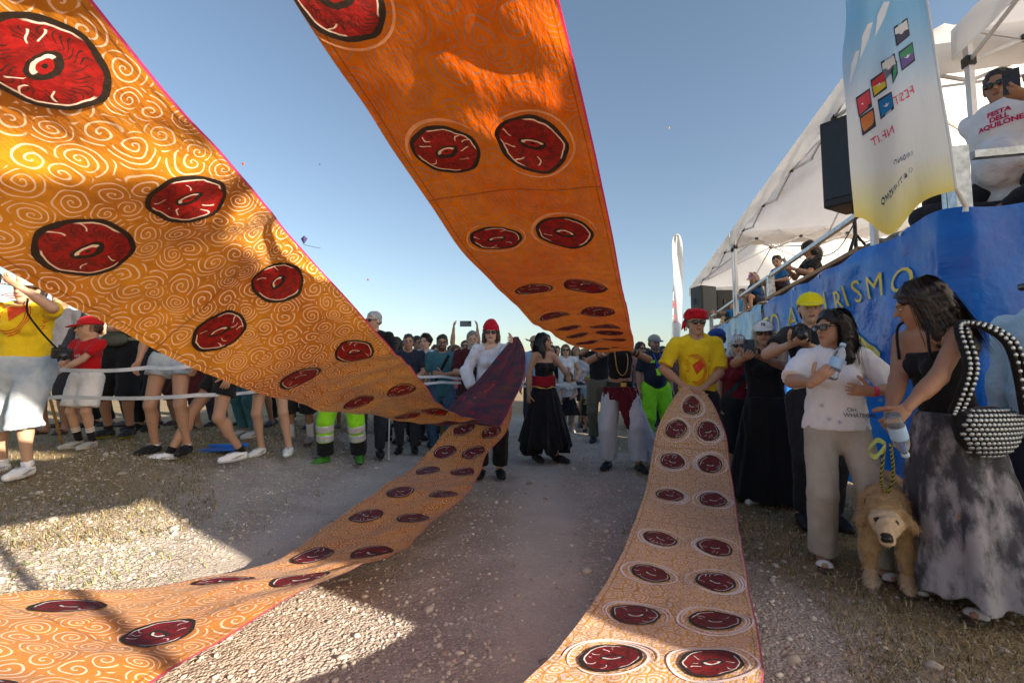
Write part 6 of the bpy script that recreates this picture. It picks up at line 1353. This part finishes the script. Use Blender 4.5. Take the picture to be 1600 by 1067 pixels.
for u0, z0 in ((-.07, .88), (-.10, .96), (.2, .88), (-.02, .865), (.2, 1.0)):
    a = text2d('*', .06); print_on(gi_, gi_['parts']['top'], a[0], a[1], fab((.25, .32, .45)), u0, z0)
bottle(P(1307, 566, 2.66), 'clear plastic water bottle clutched to the chest of the girl in white', (.45, .1, .9))
e_, w_ = gi_['arm'][1][1:3]; sdf_obj('wristband', [cone(w_ - unit(w_ - e_) * .03, w_ - unit(w_ - e_) * .018, .031, .031)], .006, plastic((.7, .05, .12)), gi_['root'], .003)
# woman with the dog
x, y = spx(1480, 2.46), 2.46
def tiedye():
    m, t, b, o = new_mat('tie_dye'); tc = node(t, 'ShaderNodeTexCoord').outputs['Object']
    mp = node(t, 'ShaderNodeMapping'); mp.inputs['Scale'].default_value = (1, 1, .45); t.links.new(tc, mp.inputs[0])
    n = S(t, noise_tex(t, mp.outputs[0], 4.5, 7, .65)); n2 = S(t, noise_tex(t, mp.outputs[0], 18, 4)); c = mixc(t, (n + (n2 - .5) * .25).step(.40, .62), (.045, .047, .058), (.33, .32, .35))
    t.links.new(c, b.inputs['Base Color']); b.inputs['Roughness'].default_value = .85; bump(t, b, noise_tex(t, tc, 9, 3), .5, .02); return m
dw = person('woman in black camisole and long grey tie-dye skirt leading a dog', x, y, 1.66, -84, fem=True, skin=2, near=2, lean=(12, 0), head=(-44, 8, 0), hands={1: P(1405, 652, 2.22), -1: P(1384, 682, 2.36)}, hint={1: (.25, 1., -.25), -1: (-.3, .6, -.8)}, curl=.95, palm={1: (-.7, 0, -.4), -1: (.7, 0, -.4)}, hair=('straight', (.022, .013, .011)),
            top=dict(c=(.012, .012, .014), kind='strapless', cutz=.86, sleeve=0, ease=.012, len=-.02, wr=.004), bottom=dict(kind='skirt', c=WHT, mat=tiedye(), hem=.09, r=.285, folds=8, fold=.03, waist=.07, dx=.03, dy=.06, rag=.03, flat=.95), shoes=('sandal', (.45, .44, .44), (.06, .04, .03)), feet={-1: (-.10, -.06, 0), 1: (.12, -.03, 20)})
for q in (-1, 1):
    a_ = dw['T']((q * .085, -.115, dw['zsh'] * .80), dw['Rc']); b_ = dw['T']((q * .085, -.07, dw['zsh'] + .03), dw['Rc']); c_ = dw['T']((q * .085, .06, dw['zsh'] + .03), dw['Rc']); d_ = dw['T']((q * .08, .11, dw['zsh'] * .8), dw['Rc'])
    kk = [Vector(v) for v in (a_, b_ + A3((0, -.012, .05)), c_ + A3((0, .01, .045)), d_)]; MB().tube([crom(kk, i / 6) for i in range(19)], .007, 6).build('shoulder_strap', fab(BLK), dw['root'], True)
# beaded shoulder bag hanging from her near shoulder
shw_ = dw['wld'](dw['arm'][1][0]); bagc = shw_ + Vector((.05, -.05, -.47))
bag = thing('shoulder_bag', 'black shoulder bag covered in shiny round beads under the arm of the dog walker', 'bag', bagc)
M_BAG = fab((.010, .010, .012)); M_BEAD = mat('silver_bead', (.38, .43, .46), .32, .6, .35, 40)
axb = Vector((.97, .2, 0)).normalized(); nb_ = Vector((.2, -.97, 0)).normalized()
Rb = np.array([axb, nb_, Vector((0, 0, 1))]).T
sdf_obj('bag_body', [ell((0, 0, .0), (.185, .06, .12), Rb), cone(-.14 * A3(axb) + A3((0, 0, .06)), .15 * A3(axb) + A3((0, 0, .06)), .04)], .010, M_BAG, bag, .05)
bb = [o for o in bag.children][0]; btree = BVHTree.FromPolygons([w.co.copy() for w in bb.data.vertices], [tuple(p.vertices) for p in bb.data.polygons])
_bm = bmesh.new(); bmesh.ops.create_uvsphere(_bm, u_segments=7, v_segments=4, radius=1); bead_me = bpy.data.meshes.new('bead'); _bm.to_mesh(bead_me); _bm.free(); bead_me.materials.append(M_BEAD)
bead_me.polygons.foreach_set('use_smooth', np.ones(len(bead_me.polygons), bool))
def bead(p, n, r, par):
    o = bpy.data.objects.new('bead', bead_me); COL.objects.link(o); o.parent = par; o.location = p; o.scale = (r * 1.1, r * .85, r * .5); o.rotation_euler = Vector(n).to_track_quat('Z', 'Y').to_euler()
row = 0; cnt = 0
for zz in np.arange(-.13, .13, .0215):
    row += 1
    for uu in np.arange(-.24, .24, .0255):
        o_ = axb * (uu + .0127 * (row % 2)) + nb_ * .3 + Vector((0, 0, zz)); h_ = btree.ray_cast(o_, -nb_)
        if h_[0] is not None and cnt < 220: bead(h_[0] + nb_ * .001, h_[1], .0115, bb); cnt += 1
stA = [Vector((-.16, 0, .09)), Vector((-.13, -.06, .30)), Vector(shw_ - bagc) + Vector((-.03, -.035, .045)), Vector((.06, -.06, .42)), Vector((.17, -.01, .09))]
for ww in (-.03, .03):
    pts = [crom(stA, i / 10) + nb_ * .012 + axb * ww * (.7) for i in range(41)]
    sp_ = MB().tube(pts, .016, 8).build('bag_strap', M_BAG, bag, True)
    for i, p in enumerate(pts[::1]): bead(p + nb_ * .014, nb_, .0125, sp_)
b2 = bottle(P(1404, 678, 2.16), 'crumpled water bottle with blue label held by the dog walker', (.35, .2, -.7))
lp = P(1384, 694, 2.28)
cl = [lp, lp + Vector((-.03, -.01, -.03)), lp + Vector((-.07, -.02, -.055)), lp + Vector((-.085, 0, -.03)), lp + Vector((-.04, 0, .02)), lp]
V = []
for i in range(31):
    c_ = crom(cl, i / 6); V += [c_ + Vector((0, .0, .012)), c_ - Vector((0, .0, .012))]
tag(link('green_cloth', pymesh('green_cloth', V, [(2 * i, 2 * i + 1, 2 * i + 3, 2 * i + 2) for i in range(30)]), fab((.28, .36, .12))), 'pale green cloth band looped over the fingers of the dog walker', 'cloth')
# dog
def make_dog(label, x, y, yaw, k, c1, c2, fur=0, headlow=0.):
    z = gz(x, y); root = thing('dog', label, 'dog', (x, y, z), rad(yaw)); hz = .46 - headlow
    H0 = A3((0, -.24, hz)); pr = [ell((0, .02, .40), (.098, .15, .14)), cone((0, .08, .41), (0, .48, .43), .108, .095), ell((0, .50, .41), (.10, .12, .12)), cone((0, -.06, .46), H0 + A3((0, .05, .01)), .095, .07),
          ell(H0, (.073, .08, .066)), cone(H0 + A3((0, -.05, -.015)), H0 + A3((0, -.14, -.055)), .042, .029), ell(H0 + A3((0, -.085, .015)), (.03, .03, .02))]
    for q in (-1, 1):
        pr += [cone((q * .075, -.02, .36), (q * .08, -.02, .20), .052, .034), cone((q * .08, -.02, .20), (q * .078, -.025, .05), .032, .025), cone((q * .078, -.02, .03), (q * .078, -.075, .022), .026, .022),
               cone((q * .075, .50, .38), (q * .09, .42, .24), .075, .048), cone((q * .09, .42, .24), (q * .085, .56, .15), .045, .028), cone((q * .085, .56, .15), (q * .085, .54, .04), .027, .024), cone((q * .085, .54, .025), (q * .085, .48, .02), .026, .022),
               cone(H0 + A3((q * .055, .03, .045)), H0 + A3((q * .105, .02, -.03)), .026, .022, k=.012), ell(H0 + A3((q * .03, -.075, .012)), (.010, .010, .008), k=.004, sub=True)]
    pr += [cone((0, .58, .45), (0, .72, .38), .035, .03), cone((0, .72, .38), (0, .80, .26), .03, .015)]
    for p in pr:
        for kk in ('a', 'b', 'c', 'r'):
            if kk in p: p[kk] = p[kk] * k
        for kk in ('ra', 'rb'):
            if kk in p: p[kk] *= k
    Hk = H0 * k
    def colf(V):
        C = np.tile(A3(c1), (len(V), 1)); Q = (V - Hk) / k; mz = (Q[:, 1] < -.03) & (np.abs(Q[:, 0]) < .07) & (Q[:, 2] < .06) & (Q[:, 1] > -.2); C[mz] = c2
        ear = (np.abs(Q[:, 0]) > .06) & (np.abs(Q[:, 1] - .02) < .06) & (np.abs(Q[:, 2]) < .08); C[ear] = A3(c1) * .75
        for q in (-1, 1): C[((Q[:, 0] - q * .032) ** 2 + (Q[:, 1] + .078) ** 2 + (Q[:, 2] - .014) ** 2) < .016 ** 2] = (.02, .015, .012)
        C[(Q[:, 1] < -.145) & (Q[:, 1] > -.2) & (np.abs(Q[:, 0]) < .024) & (Q[:, 2] > -.062) & (Q[:, 2] < -.02)] = (.025, .02, .02)
        C[V[:, 2] < .1 * k] = c2; return C
    V, Fq = sdf_mesh(pr, .0085 * k, .045 * k, wr=(.006 * k, 55, 3)); C = colf(V)
    body = link('body', pymesh('body', V, Fq, True, col=C), attr_mat('dog_fur', .8, .2, 80, .6, .25, 45), root)
    sdf_obj('nose', [ell(Hk + A3((0, -.168, -.043)) * k, A3((.02, .013, .015)) * k)], .005 * k, mat('wet_nose', (.02, .015, .015), .25), body, .004)
    for q in (-1, 1): sdf_obj('eye', [ell(Hk + A3((q * .035, -.072, .018)) * k, A3((.013, .011, .011)) * k)], .004 * k, mat('dog_eye', (.02, .012, .008), .1), body, .004)
    if fur:
        me = body.data; nv = len(me.vertices); N = np.empty(nv * 3, np.float32); me.vertices.foreach_get('normal', N); N = N.reshape(-1, 3)
        sel = rng.integers(0, nv, fur); q = (V[sel] - Hk) / k; ok = ~((q[:, 1] < -.015) & (np.abs(q[:, 2]) < .085) & (np.abs(q[:, 0]) < .075)); sel = sel[ok]; p = V[sel]; n = N[sel]; m = len(sel)
        dn = np.tile(A3((0, .45, -.8)), (m, 1)) + rng.normal(0, .25, (m, 3)); tang = dn - n * (dn * n).sum(1, keepdims=True); tang /= np.linalg.norm(tang, axis=1, keepdims=True) + 1e-6
        L = rng.uniform(.008, .034, (m, 1)) * k; sd_ = np.cross(n, tang) * .0011
        tipp = p + (tang * .88 + n * .38) * L; midp = p + (tang * .5 + n * .35) * L * .6
        VV = np.stack([p - sd_, p + sd_, midp + sd_ * .8, midp - sd_ * .8, tipp], 1).reshape(-1, 3); kx = np.arange(m)[:, None] * 5
        FF = np.concatenate([kx + np.array([[0, 1, 2]]), kx + np.array([[0, 2, 3]]), kx + np.array([[3, 2, 4]])])
        o = link('fur', pymesh('fur', VV, FF, True, col=np.repeat(C[sel] * rng.uniform(.7, 1.25, (m, 1)), 5, 0)), attr_mat('fur_hair', .8, .2, 0, 0, .1, 40), body); o['kind'] = 'stuff'
    return root, Hk
dx_, dy_ = spx(1372, 2.42) + .165, 2.64
dg, dH = make_dog('cream-coloured dog with floppy ears on a leash between girl and skirt', dx_, dy_, -38, 1.02, (.44, .29, .145), (.52, .40, .26), 20000, .05)
lt = Vector(dg.location) + Vector((-.06, -.08, .51)); lh = P(1386, 694, 2.3)
lroot = thing('leash', 'black and yellow rope leash from the hand of the dog walker to the dog', 'leash', lt)
m_l, t_l, b_l, o_l = new_mat('rope'); tcl = node(t_l, 'ShaderNodeTexCoord').outputs['Object']; wv_ = node(t_l, 'ShaderNodeTexWave'); wv_.inputs['Scale'].default_value = 22; wv_.inputs['Distortion'].default_value = 1; t_l.links.new(tcl, wv_.inputs['Vector'])
t_l.links.new(mixc(t_l, S(t_l, wv_.outputs['Fac']).step(.45, .55), (.02, .02, .02), (.42, .40, .08)), b_l.inputs['Base Color'])
for off in (-.012, .018):
    pts = [Vector((0, 0, 0)), (lh - lt) * .45 + Vector((off * 2, 0, -.02)), lh - lt + Vector((off, 0, 0))]; MB().tube([crom(pts, i / 8) for i in range(17)], .0075, 8).build('rope', m_l, lroot, True)
MB().tube([Vector((.011 * math.cos(a), 0, .011 * math.sin(a) + .05)) for a in np.arange(0, 6.4, .5)], .003, 6).build('clip', M_STEELB, lroot, True)
sdf_obj('collar', [fn((-.13, -.22, .36), (.13, .06, .58), lambda X, Y, Z: np.maximum(np.abs(np.sqrt(X ** 2 + ((Y + .11) * .9 + (Z - .46) * .35) ** 2 * 0 + ((Z - .455) * .95 + (Y + .11) * .25) ** 2) - .086) - .006, np.abs((Y + .11) - (Z - .455) * .3) - .012))], .007, fab((.03, .03, .03)), dg, .003).scale = (1.0, 1.0, 1.0)
x, y = at(703, 7.0); make_dog('golden dog sitting behind the tape at the feet of the maroon polo', x, y, -15, 1.05, (.40, .25, .11), (.48, .34, .18), 0, -.08)
x, y = spx(1650, 2.45), 2.45
person('person in pale blue long-sleeved shirt standing close behind the dog walker', x, y, 1.74, -75, skin=1, near=2, girth=1.1, head=(-5, 0, 0), hair=('short', (.05, .04, .03)), glasses=('sun', BLK), top=dict(c=(.40, .55, .66), sleeve=1.8, ease=.04, wr=.018), bottom=dict(c=(.02, .022, .035), len=.97), shoes=('low', BLK, BLK))
# ---- on the stage
p = PF(.42, .52, 0); p = (spx(1606, 3.38), 3.38)
sm = person('man in white festival T-shirt and dark glasses filming over the stage rail', p[0], p[1], 1.88, -70, z=DECK, knee=(1, -.35, .25), skin=2, near=2, girth=1.15, belly=.05, lean=(6, 0), pelvis=(0, .0, .30), head=(12, 4, 0), hands={1: P(1606, 150, 3.0), -1: P(1660, 235, 3.1)}, hint={1: (.9, -.2, -.9)}, palm={1: (-.5, -.2, .7)}, curl=.8, feet={-1: (-.02, -.16, -60), 1: (.06, -.22, 60)}, hair=('short', (.04, .025, .02)), glasses=('sun', (.03, .07, .08)),
            top=dict(c=(.68, .68, .72), sleeve=.85, ease=.04, wr=.018), bottom=dict(c=(.02, .022, .03), len=.97), shoes=('low', BLK, BLK))
for i, tx in enumerate(('FESTA', 'DELL', 'AQUILONE')):
    a = text2d(tx, .048, bold=.002); print_on(sm, sm['parts']['top'], a[0], a[1], fab((.52, .02, .12)), .03, .30 + .50 - .044 * i)
phone(wr(sm, 1, .08) + Vector((.0, -.01, .06)), 'black phone held up to the face of the man at the stage rail', (-.6, -.8, 0), c=(.02, .02, .025), w=.085, h=.17)
p = PF(5.0, .42, 0); person('boy with cropped dark hair and blue T-shirt sitting on the stage', p.x, p.y, 1.28, -78, z=DECK, skin=0, near=2, pelvis=(0, .05, .36), lean=(14, 0), feet={-1: (-.10, -.25, 0, .085), 1: (.10, -.24, 0, .085)}, head=(30, 8, 0), hands={-1: (-.12, -.25, .45), 1: (.10, -.24, .46)}, hair=('buzz', (.022, .015, .012)), top=dict(c=(.03, .15, .34), sleeve=.8, ease=.028), bottom=dict(c=(.03, .015, .025), len=.42, ease=.03), shoes=('sneaker', (.66, .66, .68), (.7, .7, .7)), socks=((.7, .7, .7), .04))
p = PF(6.35, .36, 0); person('child in pink cap with legs drawn up on the stage edge', p.x, p.y, 1.25, -72, z=DECK, skin=0, fem=True, near=2, pelvis=(0, .08, .36), lean=(16, 0), feet={-1: (-.10, -.25, 0, .085), 1: (.08, -.24, 0, .085)}, head=(12, 12, 0), hands={1: (.10, -.14, .86), -1: (-.10, -.24, .50)}, hint={1: (.8, -.2, -.8)}, hair=('straight', (.10, .06, .035)), hat=('cap', (.55, .30, .36)), top=dict(c=(.02, .08, .22), sleeve=.7), bottom=dict(c=(.03, .03, .05), len=.36, ease=.025), shoes=('sneaker', (.72, .70, .70), (.74, .72, .72)), socks=((.7, .7, .7), .04))
p = PF(4.15, .62, 0); ws_ = person('dark-haired woman in black T-shirt checking a phone on the stage', p.x, p.y, 1.66, -95, z=DECK, skin=1, fem=True, near=2, pelvis=(0, .05, .16), lean=(10, 0), feet={-1: (-.2, -.45, 20), 1: (.2, -.42, -20)}, head=(5, 16, 0), hands={1: (.06, -.36, .50), -1: (-.06, -.36, .52)}, hair=('bob', (.018, .012, .01)), top=dict(c=(.014, .014, .018), sleeve=.7), bottom=dict(c=(.03, .04, .06), len=.9), shoes=('low', BLK, BLK), curl=.9)
phone((wr(ws_, -1) + wr(ws_, 1)) / 2 + Vector((0, 0, .05)), 'pale pink phone in the hands of the woman sitting on the stage', (-.9, .1, -.3), c=(.55, .45, .42))
p = PF(8.5, .30, 0); person('child in blue top dangling a leg over the far end of the stage', p.x, p.y, 1.22, -85, z=DECK, skin=0, near=1, pelvis=(0, .10, .16), feet={-1: (-.08, -.30, 0, -.28), 1: (.10, -.34, 0, .05)}, head=(20, 0, 0), hands={-1: (-.2, -.3, .45)}, hair=('short', (.03, .02, .02)), top=dict(c=(.04, .22, .46), sleeve=.6), bottom=dict(c=(.02, .05, .045), len=.40, ease=.03), shoes=('sneaker', (.42, .43, .44), (.5, .5, .5)), socks=((.45, .47, .5), .06))
p = PF(7.5, .75, 0); person('dark-haired person in bright blue sitting behind the pink cap', p.x, p.y, 1.55, -60, z=DECK, skin=1, fem=True, near=1, pelvis=(0, .05, .16), lean=(15, 0), feet={-1: (-.2, -.4, 0), 1: (.2, -.4, 0)}, head=(0, 20, 0), hands={-1: (-.12, -.3, .4), 1: (.12, -.3, .4)}, hair=('wavy', (.014, .01, .01)), top=dict(c=(.03, .16, .42), sleeve=.6), bottom=dict(c=(.03, .04, .06), len=.9), shoes=('low', BLK, BLK))
p = PF(9.1, .7, 0); person('person in sky-blue shirt seated by the far loudspeakers', p.x, p.y, 1.6, -80, z=DECK, skin=1, near=0, pelvis=(0, .05, .36), feet={-1: (-.2, -.35, 0), 1: (.2, -.35, 0)}, hair=('short', (.03, .02, .02)), top=dict(c=(.06, .30, .55), sleeve=.6), bottom=dict(c=(.03, .04, .06), len=.9), shoes=('low', BLK, BLK))
bp = P(1478, 342, 3.62); sdf_b = thing('backpack', 'rounded black backpack standing behind the feather flag on the stage', 'backpack', (bp.x, bp.y, DECK))
sdf_obj('pack_body', [ell((0, 0, .21), (.15, .11, .21)), ell((0, -.09, .14), (.11, .05, .11))], .012, fab((.014, .016, .016)), sdf_b, .03, wr=(.008, 25, 2)); MB().tube([(-.05, 0, .41), (-.03, 0, .45), (.03, 0, .45), (.05, 0, .41)], .009, 6).build('carry_handle', fab(BLK), sdf_b)
cp = PF(1.0, .5, DECK); cpt = P(1393, 385, 4.3); cg = thing('folded_jacket', 'grey and brown jacket heaped on the stage edge below the feather flag', 'jacket', (cpt.x, cpt.y, DECK))
sdf_obj('cloth_heap', [ell((0, 0, .07), (.2, .13, .09)), ell((.07, 0, .15), (.1, .09, .07)), ell((-.12, .02, .05), (.1, .1, .06))], .012, fab((.20, .19, .18)), cg, .05, wr=(.02, 24, 6))
# ---------------------------------------------------------------- barrier tape, posts, small things
M_TAPE = mat('barrier_tape', (.55, .62, .70), .35, 0, .15, 6, trans=.25, col2=(.78, .80, .82))
def tape(pts, label, w=.035):
    V = []; n = (len(pts) - 1) * 14
    for i in range(n + 1):
        t = i / 14; p_ = crom(pts, min(t, len(pts) - 1 - 1e-6)); a = .35 * math.sin(i * .23); up = Vector((0, math.sin(a), math.cos(a))) * w / 2; sg = Vector((0, 0, -.018 * math.sin(math.pi * (t % 1)))); V += [p_ - up + sg, p_ + up + sg]
    return tag(link('barrier_tape', pymesh('barrier_tape', V, [(2 * i, 2 * i + 1, 2 * i + 3, 2 * i + 2) for i in range(n)]), M_TAPE), label, 'tape')
tape([P(-60, 582, 4.15), P(97, 578, 4.15), P(232, 574, 4.35), P(310, 571, 4.4), P(440, 575, 5.4), P(560, 585, 6.2)], 'white barrier tape pulled taut at hand height along the left bank')
tape([P(-60, 624, 4.15), P(97, 620, 4.2), P(310, 617, 4.4), P(440, 606, 5.4), P(560, 603, 6.2)], 'white barrier tape strung at knee height along the left bank')
tape([P(610, 586, 6.3), P(690, 588, 6.4), P(760, 592, 6.35), P(850, 596, 6.9)], 'white barrier tape at waist height in front of the teal shirt')
tape([P(610, 600, 6.3), P(690, 597, 6.4), P(760, 596, 6.4), P(845, 604, 6.9)], 'thin white barrier tape just below the waist-height one in the middle')
tape([P(850, 597, 8.9), P(888, 601, 8.9), P(925, 603, 8.9), P(1010, 604, 9.0)], 'blue and white barrier tape in front of the two little children', .05)
for i, (px, d, lb) in enumerate(((610, 6.3, 'white metal tape post at the feet of the middle crowd'), (-55, 4.15, 'metal tape post beside the woman in yellow'), (850, 8.9, 'metal tape post behind the dancer in black'), (560, 6.2, 'metal tape post hidden under the amber streamer'))):
    x, y = at(px, d); z = gz(x, y); tag(MB().tube([(x, y, z - .02), (x, y, z + .95)], .012, 8).lathe([(.02, 0), (.035, .0), (.035, .012), (.02, .014)], 12, Matrix.Translation((x, y, z))).build('tape_post', M_ALU), lb, 'post')
bp = G(345, 704); broot = thing('plastic_tray', 'flat blue plastic tray lying on the dry grass behind the striding runner', 'tray', (bp.x, bp.y, bp.z))
MB().box((0, 0, .018), (.42, .24, .024), Matrix.Rotation(.2, 3, 'Z'), .01).build('tray_base', plastic((.02, .12, .45), .35), broot); MB().box((.02, .1, .04), (.40, .03, .04), Matrix.Rotation(.2, 3, 'Z'), .008).build('tray_lip', plastic((.02, .14, .50), .35), broot)
